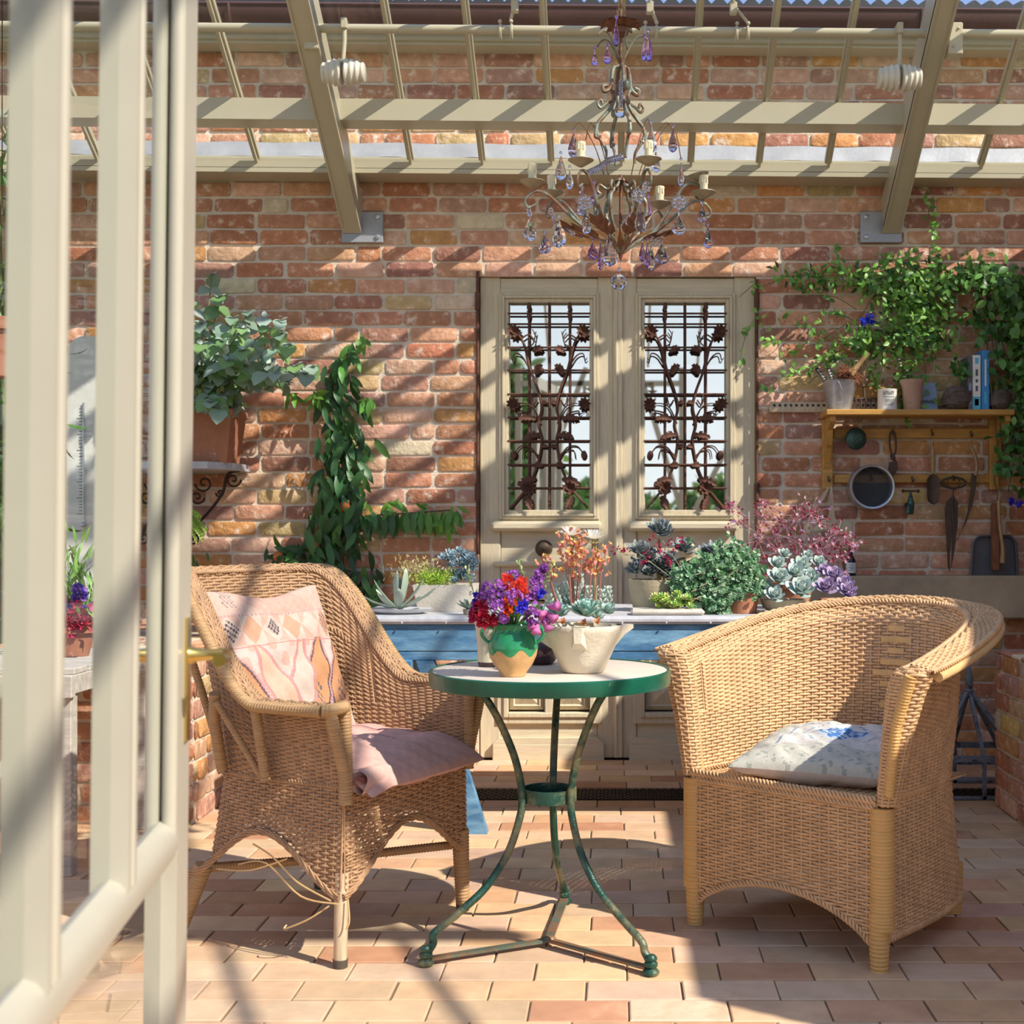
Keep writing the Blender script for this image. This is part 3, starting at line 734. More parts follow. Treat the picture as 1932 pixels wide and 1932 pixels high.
# ------------------------------------------------------------------ open glazed door in the foreground
def doorpt(t, z, d=0.0):      # t: metres from the free edge towards the hinge; d: offset to the right of the leaf face
    ux, uy = .1503, -.9886
    return Vector((-.645 + ux*t + .9886*d + (z-1.07)*.0125*0, 1.9 + uy*t + .1503*d, z))
fd = thing('door_3', None, None, (-.6, 1.5, 0), kind='structure')
LEAN = .0118
def dbox(m, t0, t1, z0, z1, d0, d1, prof=None):
    vs = []
    for z in (z0, z1):
        for t, d in ((t0,d0),(t1,d0),(t1,d1),(t0,d1)):
            p = doorpt(t, z, d); p.x += (z-1.07)*LEAN; vs.append(p)
    m.add(vs, [(0,3,2,1),(4,5,6,7),(0,1,5,4),(1,2,6,5),(2,3,7,6),(3,0,4,7)])
def moulded(m, t0, t1, z0, z1):     # vertical bar with rounded ovolo sides, door thickness 4.4 cm
    w = t1-t0; c = (t0+t1)/2
    prof = [(-.5,-.022),(-.25,-.022),(-.17,-.0165),(0,-.0225),(.17,-.0165),(.25,-.022),(.5,-.022),(.5,.022),(.25,.022),(.17,.0165),(0,.0225),(-.17,.0165),(-.25,.022),(-.5,.022)]
    vs = []
    for z in (z0, z1):
        for a, d in prof:
            p = doorpt(c+a*w, z, d); p.x += (z-1.07)*LEAN; vs.append(p)
    n = len(prof); m.add(vs, [(i,(i+1)%n,(i+1)%n+n,i+n) for i in range(n)]+[tuple(range(n))[::-1], tuple(n+i for i in range(n))])
TOPZ = 2.25
m = MB(); dbox(m, -.070, .020, .02, TOPZ, -.022, .022); dbox(m, -.082, -.07, .02, TOPZ, -.022, -.006); m.build('stile', M_door, fd, smooth=False)
m = MB(); 
for t in (.028,): 
    m.tube([doorpt(t, z, -.012)+Vector(((z-1.07)*LEAN,0,0)) for z in (.63, TOPZ)], .0105, 10); m.tube([doorpt(t, z, .012)+Vector(((z-1.07)*LEAN,0,0)) for z in (.63, TOPZ)], .0105, 10)
m.build('glazing_bead', M_door, fd)
for t in (.322, .668):
    m = MB(); moulded(m, t-.022, t+.022, .64, TOPZ); m.build('glazing_bar', M_door, fd, angle=30)
m = MB(); dbox(m, .92, 1.0, .02, TOPZ, -.022, .022); m.build('stile', M_door, fd, smooth=False)
ZRL = .63
m = MB()
ts = np.linspace(.085, .92, 12)
for dd in (-.008, .008):
    pass
vs = []
prof = [(-.020,-.026),(-.024,-.008),(-.021,.008),(-.012,.020),(0,.025),(.012,.020),(.021,.008),(.024,-.008),(.020,-.026)]
for t in (.02, .92):
    for d, z in prof: 
        p = doorpt(t, ZRL+z, d); p.x += (ZRL+z-1.07)*LEAN; vs.append(p)
n = len(prof); m.add(vs, [(i,(i+1)%n,(i+1)%n+n,i+n) for i in range(n)]+[tuple(range(n))[::-1], tuple(n+i for i in range(n))])
m.build('mid_rail', M_door, fd)
m = MB(); dbox(m, .02, .92, .02, .2, -.02, .02); dbox(m, .02, .92, TOPZ-.09, TOPZ, -.02, .02); m.build('rail', M_door, fd, smooth=False)
def pane(m, z0, z1): m.add([doorpt(t_, z_)+Vector(((z_-1.07)*LEAN,0,0)) for t_, z_ in ((.015,z0),(.93,z0),(.93,z1),(.015,z1))], [(0,1,2,3)])
m = MB(); pane(m, ZRL, TOPZ-.05); m.build('upper_pane', M_paneU, fd, smooth=False)
m = MB(); pane(m, .15, ZRL); m.build('lower_pane', M_paneL, fd, smooth=False)
# brass lever on both faces
def lsh(p): p.x += (p.z-1.07)*LEAN; return p
ZH = Z_(1236, 1.94)
for sg in (1, -1):
    m = MB(); dbox(m, -.055, -.022, ZH-.125, ZH+.055, sg*.022 if sg>0 else -.026, .026 if sg>0 else -.022); pl = m.build('handle_plate', M_brass, fd, smooth=False)
    m = MB(); c = lsh(doorpt(-.038, ZH, sg*.026)); out = Vector((.9886, .1503, 0))*sg; al = Vector((.1503, -.9886, 0))
    m.tube([c, c+out*.012, c+out*.03, c+out*.048], [.014,.010,.008,.0095], 14)
    c2 = c+out*.048
    if sg > 0: m.tube([c2-out*.004-al*.006, c2+out*.006+al*.004-Vector((0,0,.001)), c2+out*.010+al*.045, c2+out*.006+al*.085], [.0095,.0095,.0085,.0095], 12, flat=1)
    else: m.tube([c2, c2+out*.004+al*.05, c2+al*.09], [.0095,.008,.0095], 12)
    m.build('lever_handle', M_brass, pl)
# ------------------------------------------------------------------ woven cane surfaces
def plan(A, D, e, n=241):                  # U-shaped outline, resampled to even arc length: returns function of u in [0,1]
    t = np.linspace(0, 1, 1201); c = -np.cos(pi*t); s = np.sin(pi*t)
    p = A*np.sign(c)*np.abs(c)**e; q = D*np.abs(s)**e
    L = np.concatenate([[0], np.cumsum(np.hypot(np.diff(p), np.diff(q)))]); L /= L[-1]
    return lambda u: (np.interp(u, L, p), np.interp(u, L, q))
class Sur:                                   # loft through sections: (plan fn, z fn of (u, q))
    def __init__(s, secs, T): s.secs = secs; s.T = T
    def local(s, u, v):                       # v in 0..len-1
        u = np.asarray(u, float); v = np.broadcast_to(np.asarray(v, float), u.shape)
        i = np.clip(np.floor(v).astype(int), 0, len(s.secs)-2); f = v - i
        out = np.zeros(u.shape+(3,))
        pts = []
        for pf_, zf_ in s.secs:
            p, q = pf_(u); pts.append(np.stack([p, q, zf_(u, q)], -1))
        pts = np.stack(pts)                  # (sec, ..., 3)
        idx = np.indices(u.shape)
        a = pts[(i,)+tuple(idx)]; b = pts[(i+1,)+tuple(idx)]
        return a*(1-f[..., None]) + b*f[..., None]
    def w(s, u, v): return s.T(s.local(u, v))
    def nrm(s, u, v):
        h = .004; u = np.asarray(u, float); v = np.broadcast_to(np.asarray(v, float), u.shape)
        du = s.w(np.clip(u+h,0,1), v)-s.w(np.clip(u-h,0,1), v)
        n_ = len(s.secs)-1
        dv = s.w(u, np.clip(v+.02,0,n_))-s.w(u, np.clip(v-.02,0,n_))
        n = np.cross(du, dv); return n/(np.linalg.norm(n, axis=-1, keepdims=True)+1e-9)
def mkT(M, a, b):                            # local (p,q,z) -> world
    a = np.array([*a, 0.]); b = np.array([*b, 0.]); M = np.array([*M, 0.])
    return lambda L: M + L[..., 0:1]*a + L[..., 1:2]*b + L[..., 2:3]*np.array([0, 0, 1.])
def sweep(m, P, N, r_out, r_side, ns=6, col=None):   # P (k,3), N surface normal (k,3)
    d = np.gradient(P, axis=0); d /= np.linalg.norm(d, axis=1, keepdims=True)+1e-9
    B = np.cross(d, N); B /= np.linalg.norm(B, axis=1, keepdims=True)+1e-9
    a = np.arange(ns)*2*pi/ns
    V = P[:, None, :] + np.cos(a)[None, :, None]*N[:, None, :]*r_out + np.sin(a)[None, :, None]*B[:, None, :]*r_side
    m.nstrand(V, ns, col)
def weave(m, S, v0, v1, nrow, nst, amp, r, u0=0., u1=1., keep=None, stake=True, ragged=0.0, seed=1, stk=1.0):
    rr = np.random.default_rng(seed)
    k = np.arange(2*nst+1); U = u0 + (u1-u0)*k/(2*nst)
    vt = np.linspace(v0, v1, 60)
    def arcl(u_):
        Q = S.w(np.full(60, u_), vt); return np.concatenate([[0], np.cumsum(np.linalg.norm(np.diff(Q, axis=0), axis=1))])
    La = arcl(.5 if u0 < .5 < u1 else (u0+u1)/2); nrow = max(4, int(round(La[-1]/(2*r*1.02))))
    base_off = amp*np.cos(pi*k/2)*(k % 2 == 0)
    for j in range(nrow):
        v = float(np.interp((j+.5)/nrow*La[-1], La, vt))
        va, vb = (float(np.interp((j2+.5)/nrow*La[-1], La, vt)) for j2 in (j-j%2, j-j%2+1))
        dense = np.linalg.norm(S.w(U, va)-S.w(U, vb), axis=1) > .56*2*r
        P = S.w(U, v); N = S.nrm(U, v); off = base_off*np.where(dense, (-1)**j, (-1)**(j//2))
        P = P + N*off[:, None]
        if ragged: P[:, 2] += rr.normal(0, ragged, len(U))
        if keep is not None:
            L = S.local(U, v); ok = keep(L[:, 0], L[:, 1], L[:, 2])
        else: ok = np.ones(len(U), bool)
        if j % 2: ok = ok & dense
        i = 0
        while i < len(U):
            if ok[i]:
                e = i
                while e+1 < len(U) and ok[e+1]: e += 1
                if e-i >= 1: sweep(m, P[i:e+1], N[i:e+1], r*.62, r)
                i = e+1
            else: i += 1
    if stake:
        for t in range(nst+1):
            u = u0+(u1-u0)*t/nst
            vv = np.linspace(v0, v1, 14); P = S.w(np.full(len(vv), u), vv); N = S.nrm(np.full(len(vv), u), vv)
            if keep is not None:
                L = S.local(np.full(len(vv), u), vv); ok = keep(L[:, 0], L[:, 1], L[:, 2]); P, N = P[ok], N[ok]
            if len(P) >= 2: sweep(m, P, N, r*.7*stk, r*.8*stk)
def braid(m, P, N, amp, r, pitch=.03, ns=6):     # two strands twisted round each other along a path
    P = np.asarray(P); L = np.concatenate([[0], np.cumsum(np.linalg.norm(np.diff(P, axis=0), axis=1))])
    n = max(8, int(L[-1]/(pitch/8))); s = np.linspace(0, L[-1], n)
    Q = np.stack([np.interp(s, L, P[:, i]) for i in range(3)], 1); NN = np.stack([np.interp(s, L, N[:, i]) for i in range(3)], 1)
    NN /= np.linalg.norm(NN, axis=1, keepdims=True)+1e-9
    d = np.gradient(Q, axis=0); d /= np.linalg.norm(d, axis=1, keepdims=True)+1e-9; B = np.cross(d, NN)
    for ph in (0, 2*pi/3, 4*pi/3):
        a = 2*pi*s/pitch+ph; sweep(m, Q + NN*(np.cos(a)*amp*.6)[:, None] + B*(np.sin(a)*amp)[:, None], NN, r, r, ns)
def wrap_tube(m, pts, r, n=10, pitch=.008, dep=.0009):   # pole wound with flat cane: shallow ridges
    P = np.array([list(p) for p in pts], float); L = np.concatenate([[0], np.cumsum(np.linalg.norm(np.diff(P, axis=0), axis=1))])
    k = max(6, int(L[-1]/(pitch/3))); s = np.linspace(0, L[-1], k)
    Q = [Vector([np.interp(t, L, P[:, i]) for i in range(3)]) for t in s]
    rb = np.interp(s, L, r if hasattr(r, '__len__') else [r]*len(P))
    m.tube(Q, [rb[i] + (dep if i % 3 else -dep) for i in range(k)], n)
def sst(x, a, b): t = np.clip((x-a)/(b-a), 0, 1); return t*t*(3-2*t)

# ------------------------------------------------------------------ right wicker armchair (honey tub chair)
def right_chair():
    M = (.4205, 3.386); a = (.739, -.674); b = (.674, .739); T = mkT(M, a, b)
    t1 = lambda p, q, z: Vector(T(np.array([p, q, z], float)))
    C = thing('wicker_armchair', 'honey coloured wicker tub chair with wide rolled rim, right of the round table', 'chair', t1(0, .33, 0))
    zr = lambda u, q: .735 + .125*np.abs(np.sin(pi*u))**1.15
    S = Sur([(plan(.300,.64,.70), lambda u,q: .075+0*u), (plan(.297,.60,.70), lambda u,q: .24+0*u), (plan(.297,.565,.70), lambda u,q: .41+0*u),
             (plan(.312,.59,.72), lambda u,q: .56+0*u), (plan(.328,.605,.74), lambda u,q: zr(u,q)-.05), (plan(.345,.63,.76), lambda u,q: zr(u,q)-.012)], T)
    Rm = Sur([(plan(.345,.63,.76), lambda u,q: zr(u,q)-.012), (plan(.375,.665,.78), lambda u,q: zr(u,q)+.008), (plan(.425,.735,.80), lambda u,q: zr(u,q)-.004)], T)
    nst = 62
    m = MB(); weave(m, S, 0, 2, 44, nst, .0032, .0043); m.build('skirt', M_cane2, C, angle=180)
    m = MB(); weave(m, S, 2, 5, 54, nst, .0034, .0044, seed=3); m.build('back_and_arms', M_cane2, C, angle=180)
    m = MB(); weave(m, Rm, 0, 2, 13, 74, .0030, .0043, seed=4); m.build('rolled_rim', M_cane2, C, angle=180)
    u = np.linspace(0, 1, 120)
    m = MB()
    braid(m, Rm.w(u, 2.), Rm.nrm(u, 2.), .006, .0035, .035); braid(m, Rm.w(u, 0.05)+[0,0,.006], Rm.nrm(u, 0.), .0068, .0038, .034)
    braid(m, S.w(u, 2.)-S.nrm(u, 2.)*0, S.nrm(u, 2.), .0065, .0035, .035); braid(m, S.w(u, 0.), S.nrm(u, 0.), .007, .0038, .035)
    m.build('braided_edge', M_cane2, C, angle=180)
    m = MB(); P = Rm.w(u, 2.)-np.array([0, 0, .019]); m.tube([Vector(p) for p in P[2:-2]], .0125, 10); m.build('rim_pole', M_pole, C)
    # front skirt with arched lower edge, and seat
    FS = Sur([(lambda u: (-.285+.57*u, -.012+0*u), lambda u,q: .07+0*u), (lambda u: (-.285+.57*u, -.012+0*u), lambda u,q: .405+0*u)], T)
    arch = lambda p: .07 + .085*np.clip(1-(p/.262)**2, 0, 1)**.8
    m = MB(); weave(m, FS, 0, 1, 40, 21, .0032, .0041, keep=lambda p,q,z: z > arch(p)+.004, seed=6)
    pp = np.linspace(-.285, .285, 50); A_ = T(np.stack([pp, pp*0-.012, arch(pp)], -1)); NN = np.tile(np.array([-b[0], -b[1], 0.]), (50, 1))
    braid(m, A_, NN, .007, .0038, .035); Bq = T(np.stack([pp, pp*0-.014, pp*0+.412], -1)); braid(m, Bq, NN, .0075, .004, .035); braid(m, Bq-np.array([0,0,.016]), NN, .006, .0035, .035)
    m.build('front_skirt', M_cane2, C, angle=180)
    SS = Sur([(lambda u: (-.285+.57*u, 0*u), lambda u,q: .402+0*u), (lambda u: (-.25+.5*u, .50+0*u), lambda u,q: .402+0*u)], T)
    m = MB(); weave(m, SS, 0, 1, 56, 24, .003, .004, seed=8); m.build('seat', M_cane2, C, angle=180)
    # arm fronts: woven columns, wrapped corner strips, legs
    for sg in (-1, 1):
        m = MB(); ms = MB(); mc = MB()
        def col_(u, q, sg=sg): return u
        def sec(z, p0, w, d):
            def pf_(u, p0=p0, w=w, d=d):
                an = -pi*.5 + 2*pi*u; return (sg*p0 + w*np.cos(an)*sg*1.0, .012 + d*np.sin(an))
            return (pf_, lambda u, q, z=z: z+0*u)
        CS = Sur([sec(.40,.300,.024,.026), sec(.56,.325,.034,.030), sec(.68,.352,.046,.034), sec(.722,.370,.050,.036), sec(.738,.378,.034,.022)], T)
        weave(m, CS, 0, 4, 44, 10, .0022*sg, .0043, seed=10)
        # closed cap
        ms.ball(t1(sg*.378, .012, .732), .03, 12, 8, sc=(1, 1, .28))
        for z0, z1 in ((.10, .395),):
            k = 42; pts = [t1(sg*.291, .004, z0+(z1-z0)*i/k) for i in range(k+1)]
            wrap_tube(mc, pts, .029, 16, .0085, .0008)
        if sg > 0: wrap_tube(mc, [t1(sg*.325, -.022, .43), t1(sg*.345, -.024, .6), t1(sg*.385, -.024, .72)], [.012, .013, .014], 10)
        m.build('arm_front', M_cane2, C, angle=180); ms.build('arm_cap', M_cane2, C); mc.build('wrapped_corner', M_wrap2, C)
    for (p, q, bd) in ((-.285, 0, 0), (.285, 0, 0), (-.17, .55, 0), (.18, .565, 0)):
        g = MB(); wrap_tube(g, [t1(p, q, .14), t1(p*1.0, q, .05), t1(p, q, .001)], [.026, .024, .021], 12, .01); g.build('leg', M_wrap2, C)
    # diamond of wide flat cane on the back
    m = MB()
    for i in range(-3, 4):
        for j in range(-4, 5):
            if abs(i)+abs(j)*.8 < 3.6 and (i+j) % 2 == 0:
                u0 = .487+i*.0100*1.5; v0 = 3.35+j*.13
                uu = np.array([u0-.017, u0, u0+.017]); P = S.w(uu, v0); N = S.nrm(uu, v0); s_ = np.sign(np.dot(N[1], np.array([*(-np.array(b)), 0.])))
                Q = P + N*s_*np.array([.004, .0095, .004])[:, None]
                vs = []
                for k in range(3): vs += [Q[k]-np.array([0,0,.0085]), Q[k]+np.array([0,0,.0085])]
                m.add(vs, [(0,1,3,2),(2,3,5,4)])
    m.build('flat_cane_diamond', M_pole, C)
    return C, t1
CR, tR = right_chair()

# ------------------------------------------------------------------ left wicker armchair (older, high back)
def left_chair():
    M = (-.5475, 3.455); a = (.453, .892); b = (-.892, .453); T = mkT(M, a, b)
    t1 = lambda p, q, z: Vector(T(np.array([p, q, z], float)))
    C = thing('wicker_armchair', 'old high backed wicker armchair with worn broken canes, left of the round table', 'chair', t1(0, .26, 0))
    zr = lambda u, q: .640 + .315*sst(q, .20, .53)
    S = Sur([(plan(.275,.505,.38), lambda u,q: .17+0*u), (plan(.268,.480,.38), lambda u,q: .30+0*u), (plan(.262,.455,.38), lambda u,q: .44+0*u),
             (plan(.270,.490,.40), lambda u,q: .54+.06*sst(q,.2,.48)), (plan(.285,.575,.42), lambda u,q: zr(u,q)-.01)], T)
    Rm = Sur([(plan(.285,.575,.42), lambda u,q: zr(u,q)-.01), (plan(.312,.605,.44), lambda u,q: zr(u,q)+.006), (plan(.345,.640,.46), lambda u,q: zr(u,q)-.002)], T)
    def keep(p, q, z):
        x = q/.49-.5; side = (np.abs(p) > .2); y = p/.53
        zz = np.where(side & (q < .5), .17 + .135*(.5*(1+np.cos(2*pi*np.clip(x,-.5,.5))))**.8, .17 + .1*(.5*(1+np.cos(2*pi*np.clip(y,-.5,.5)))))
        return z > zz+.004
    nst = 58
    m = MB(); weave(m, S, 0, 2, 38, nst, .0030, .0039, keep=keep, ragged=.0005); m.build('skirt', M_cane1, C, angle=180)
    m = MB(); weave(m, S, 2, 4, 64, nst, .0030, .0042, ragged=.0005, seed=2); m.build('back_and_arms', M_cane1, C, angle=180)
    m = MB(); weave(m, Rm, 0, 2, 11, 84, .0028, .0040, ragged=.0006, seed=3); m.build('flared_rim', M_cane1, C, angle=180)
    u = np.linspace(0, 1, 150); m = MB()
    braid(m, Rm.w(u, 0.)+[0,0,.003], Rm.nrm(u, 0.), .0055, .0033, .032); braid(m, S.w(u, 2.), S.nrm(u, 2.), .006, .0033, .03)
    braid(m, S.w(np.linspace(.27,.73,50), 3.55), S.nrm(np.linspace(.27,.73,50), 3.5), .006, .0035, .04)
    m.build('braided_edge', M_cane1, C, angle=180)
    m = MB(); P = Rm.w(u, 2.)-np.array([0, 0, .006]); wrap_tube(m, P, .0145, 10, .009); 
    for sg in (-1, 1): wrap_tube(m, [t1(sg*.345, .0, .634), t1(sg*.33, -.018, .634), t1(sg*.29, -.024, .638), t1(sg*.272, -.01, .636)], .015, 10)
    m.build('rim_rail', M_wrap1, C)
    FS = Sur([(lambda u: (-.265+.53*u, -.006+0*u), lambda u,q: .17+0*u), (lambda u: (-.262+.524*u, -.004+0*u), lambda u,q: .44+0*u)], T)
    fz = lambda p: .17+.14*(.5*(1+np.cos(2*pi*np.clip(p/.54,-.5,.5))))**.8
    m = MB(); weave(m, FS, 0, 1, 40, 22, .0030, .0038, keep=lambda p,q,z: z > fz(p)+.004, ragged=.0014, seed=5); m.build('front_skirt', M_cane1, C, angle=180)
    m = MB(); pp = np.linspace(-.272, .272, 60); NN = np.tile(np.array([-b[0], -b[1], 0.]), (60, 1))
    for dz in (0, .006): braid(m, T(np.stack([pp, pp*0-.008, fz(pp)+dz], -1)), NN, .004, .0028, .09)
    qq = np.linspace(0, .49, 60)
    for sg in (-1, 1):
        sz = .17+.135*(.5*(1+np.cos(2*pi*(qq/.49-.5))))**.8
        NS = np.tile(np.array([a[0]*sg, a[1]*sg, 0.]), (60, 1))
        for dz in (0, .006): braid(m, T(np.stack([qq*0+sg*.277, qq, sz+dz], -1)), NS, .004, .0028, .09)
    m.build('arch_edge', M_cane1, C, angle=180)
    m = MB()      # broken loose canes under the arch
    for pts in ([(-.285,.02,.165),(-.29,.12,.20),(-.285,.2,.25),(-.28,.27,.275)],[(-.285,.0,.16),(-.30,.1,.17),(-.29,.22,.235),(-.30,.30,.225)],[(-.28,.16,.25),(-.3,.26,.215),(-.3,.37,.205)],
                [(-.278,.03,.15),(-.30,.08,.115),(-.31,.14,.088),(-.30,.145,.094)],[(-.27,-.02,.17),(-.275,-.028,.12),(-.28,-.022,.10)]):
        m.tube(spline([t1(*p) for p in pts], 6), .0022, 5)
    m.build('loose_cane', M_pole, C)
    SS = Sur([(lambda u: (-.262+.524*u, 0*u), lambda u,q: .436+0*u), (lambda u: (-.24+.48*u, .425+0*u), lambda u,q: .436+0*u)], T)
    m = MB(); weave(m, SS, 0, 1, 50, 22, .003, .004, seed=8); m.build('seat', M_cane1, C, angle=180)
    for sg in (-1, 1):
        m = MB()
        wrap_tube(m, spline([t1(sg*.325,-.012,.632), t1(sg*.322,-.016,.60), t1(sg*.298,-.016,.53), t1(sg*.276,-.014,.47), t1(sg*.270,-.01,.40)], 6), [.0150]*25, 10)
        wrap_tube(m, [t1(sg*.272,-.012,.632), t1(sg*.268,-.014,.52), t1(sg*.266,-.014,.40)], .0145, 10)
        m.build('arm_post', M_wrap1, C)
        m = MB(); wrap_tube(m, [t1(sg*.335,.345,.655), t1(sg*.310,.37,.58), t1(sg*.262,.39,.45)], .014, 10)
        wrap_tube(m, [t1(sg*.325,.43,.73), t1(sg*.290,.41,.60), t1(sg*.268,.395,.50)], .010, 8); m.build('back_post', M_wrap1, C)
        m = MB(); wrap_tube(m, [t1(sg*.330,.22,.635), t1(sg*.29,.22,.44)], .0125, 10); wrap_tube(m, [t1(sg*.335,.34,.635), t1(sg*.31,.28,.53), t1(sg*.29,.235,.45)], .009, 8)
        m.build('arm_brace', M_wrap1, C)
    for (p, q, sx_, sy_, kind) in ((-.258,.008,-.006,-.0,0), (.258,.008,.012,-.0,1), (-.255,.46,-.02,.065,1), (.255,.46,.02,.055,1)):
        g = MB(); top = t1(p, q, .23 if q < .1 else .195); bot = t1(p+sx_, q+sy_, .02); bot0 = t1(p+sx_, q+sy_, .001)
        if kind: wrap_tube(g, [top, bot], [.024, .0185], 12, .009)
        else: g.tube([top, bot], [.0175, .0165], 14)
        lg = g.build('leg', M_wrap1 if kind else M_barewood, C, label=None if kind else 'leg of bare pale wood, its wrapping gone')
        g = MB(); g.tube([bot, bot0], [.019, .018], 12); g.build('leg_cap', M_darkcap, lg)
    for (p0, q0, p1, q1) in ((-.258,.475,-.0,.27), (.258,.475,0,.27), (-.25,.03,.0,.27), (.25,.03,0,.27)):
        g = MB(); wrap_tube(g, [t1(p0, q0, .185), t1(p1, q1, .175)], .0115, 10); g.build('stretcher', M_wrap1, C)
    return C, t1
CL, tL = left_chair()

# ------------------------------------------------------------------ cushions and throw
def pillow(mb, c, ax, ay, nr, sx_, sy_, th, colf, n=90, sag=None, pinch=.0, seed=1):
    c, ax, ay, nr = Vector(c), Vector(ax).normalized(), Vector(ay).normalized(), Vector(nr).normalized()
    rr = random.Random(seed); ph = [rr.uniform(0, 6) for _ in range(8)]
    def f(u, v, s):
        x, y = 2*u-1, 2*v-1
        prof = (max(0, 1-abs(x)**2.6)*max(0, 1-abs(y)**2.6))**.42
        px_ = x*sx_/2*(1-.06*(1-x*x*0)*(y*y)*pinch*0 - pinch*(1-y*y)*abs(x)*.5); py_ = y*sy_/2*(1-pinch*(1-x*x)*abs(y)*.5)
        wr = .004*(sin(9*x+ph[0]+3*y)+sin(13*y+ph[1]-4*x)+.6*sin(21*x+17*y+ph[2]))*prof
        p = c + ax*px_ + ay*py_ + nr*(s*th/2*prof + wr)
        if sag: p += sag(u, v)
        return p
    mb.grid(lambda u, v: f(u, v, 1), n, n, colf); mb.grid(lambda u, v: f(u, v, -1), n, n, lambda u, v: colf(-1, -1))
PK = (.70,.44,.36); OR = (.66,.33,.17); CRM = (.68,.55,.47); BK = (.16,.11,.12); PP = (.58,.34,.34); DP = (.66,.30,.26)
def kilim(u, v):                      # v: 0 bottom .. 1 top
    if u < 0: return (.62,.42,.36)
    n = .5+.5*sin(u*91+sin(v*37)*2)*sin(v*83+u*5)
    base = tuple(PK[i]*(.92+.12*n) for i in range(3))
    if v > .74:
        if .10 < u < .2 and .78 < v < .9 and (int(u*90)+int(v*90)) % 3 == 0: return (.35,.24,.24)
        return tuple(a*.6+b_*.4 for a, b_ in zip(base, CRM)) if sin(u*7+v*9) > .2 else base
    if abs(v-.735) < .006 and int(u*80) % 2 == 0: return PP
    if v > .56:
        k = (u*6) % 1; d = abs(k-.5)*2; e_ = abs((v-.65)/.09)
        i = int(u*6)
        if i in (0, 5):
            if d+e_ < .8 and (int(u*85)+int(v*85)) % 3 == 0: return BK
        if i == 2 and d+e_ < .62: return BK if (int(u*70)+int(v*60)) % 2 else (.5,.4,.36)
        if d+e_ < 1: return tuple(.5*x+.5*y for x, y in zip(OR, PK)) if i % 2 else (.70,.55,.47)
        return CRM if i % 2 else PK
    if abs(v-.55) < .006: return DP
    # pointed medallions below
    w = .5-abs(v-.26)*1.15
    for cx, ori in ((.1, OR), (.34, None), (.52, CRM), (.68, OR), (.9, OR)):
        sl = (.28-v)*.35*(1 if cx < .5 else -1)
        d = abs(u-cx-sl)
        ww = .105*max(0, min(1, 1.25-abs(v-.27)*3.6))
        if d < ww:
            if ww-d < .014: return BK if ori == OR else DP
            if ori == OR and d < .035 and abs(v-.22) < .07 and (int(u*60)+int(v*40)) % 3 == 0: return (.22,.16,.18)
            return ori if ori else (.72,.50,.38)
        if ww+.014 > d >= ww: return (.62,.34,.34)
    return (.68,.56,.50) if sin(u*40)*sin(v*31) > -.3 else PK
M_throwmat = M_cloth
m = MB()
cc = tL(-.012, .405, .665); axx = (tL(1,0,0)-tL(0,0,0)).normalized(); bk = (tL(0,1,0)-tL(0,0,0)).normalized()
ayy = (Vector((0,0,1))*.93+bk*.34).normalized(); nn = axx.cross(ayy).normalized()
if nn.dot(bk) > 0: nn = -nn
pillow(m, cc, axx, ayy, nn, .46, .48, .10, lambda u, v: tuple(k*.72 for k in kilim(u, v-.12 if u > 0 else v)), 150, pinch=.05, sag=lambda u, v: Vector((0, 0, .012*sin(u*7+1)*max(0, v-.8)*5)) , seed=3)
m.build('back_cushion', M_cloth, None, angle=180, label='pink and orange patterned kilim back cushion leaning in the left wicker chair', cat='cushion')
def padcol(u, v):
    if u < 0: return (.62,.46,.40)
    n = .5+.5*sin(u*71+v*11)*sin(v*93)
    if v > .42:
        a = abs((u*3+v*2) % 1-.5)
        if a < .05: return (.30,.22,.24)
        if a < .16: return (.60,.36,.30)
        if a < .22: return (.66,.56,.52)
    if .44 < u < .56 and .3 < v < .42 and (int(u*90)+int(v*60)) % 2: return (.34,.26,.27)
    if abs(v-.5) < .01 and int(u*60) % 3 == 0: return (.45,.22,.22)
    return tuple(c*(.94+.1*n) for c in (.66,.49,.43))
m = MB()
def sagp(u, v):
    d = Vector((0,0,0))
    if v < .3: d.z -= .055*((.3-v)/.3)**1.6
    d.z += .012*sin(u*5+1)*sin(v*4)
    if u < .16 and v < .5: d.z -= .015*((.16-u)/.16)
    return d
pillow(m, tL(.012, .16, .484), axx, bk, (0,0,1), .505, .46, .075, lambda u, v: tuple(k*q_ for k, q_ in zip(padcol(u, v), (.90, .72, .70))), 100, sag=sagp, seed=5)
m.build('seat_cushion', M_cloth, None, angle=180, label='faded pink woven seat pad draped over the front of the left wicker chair', cat='cushion')
m = MB()
sc_ = tL(-.215, -.052, .445)
for k, (rr_, ph) in enumerate(((.040, 0),)):
    def rollf(u, v):
        a = 2*pi*1.35*u; rad = .012+.030*u
        return sc_ + axx*(-.03+.11*v + .006*sin(a*3)) + Vector((0,0,1))*(rad*sin(a)*.9-.01*v*0) - bk*(rad*cos(a)*.7) + bk*(.02)
    m.grid(rollf, 60, 18, lambda u, v: (.58,.37,.32) if u > .4 else (.50,.18,.15))
rl = m.build('folded_throw_corner', M_cloth, None, angle=180, label='rolled corner of pink cloth at the near end of the seat pad', cat='cloth fold')
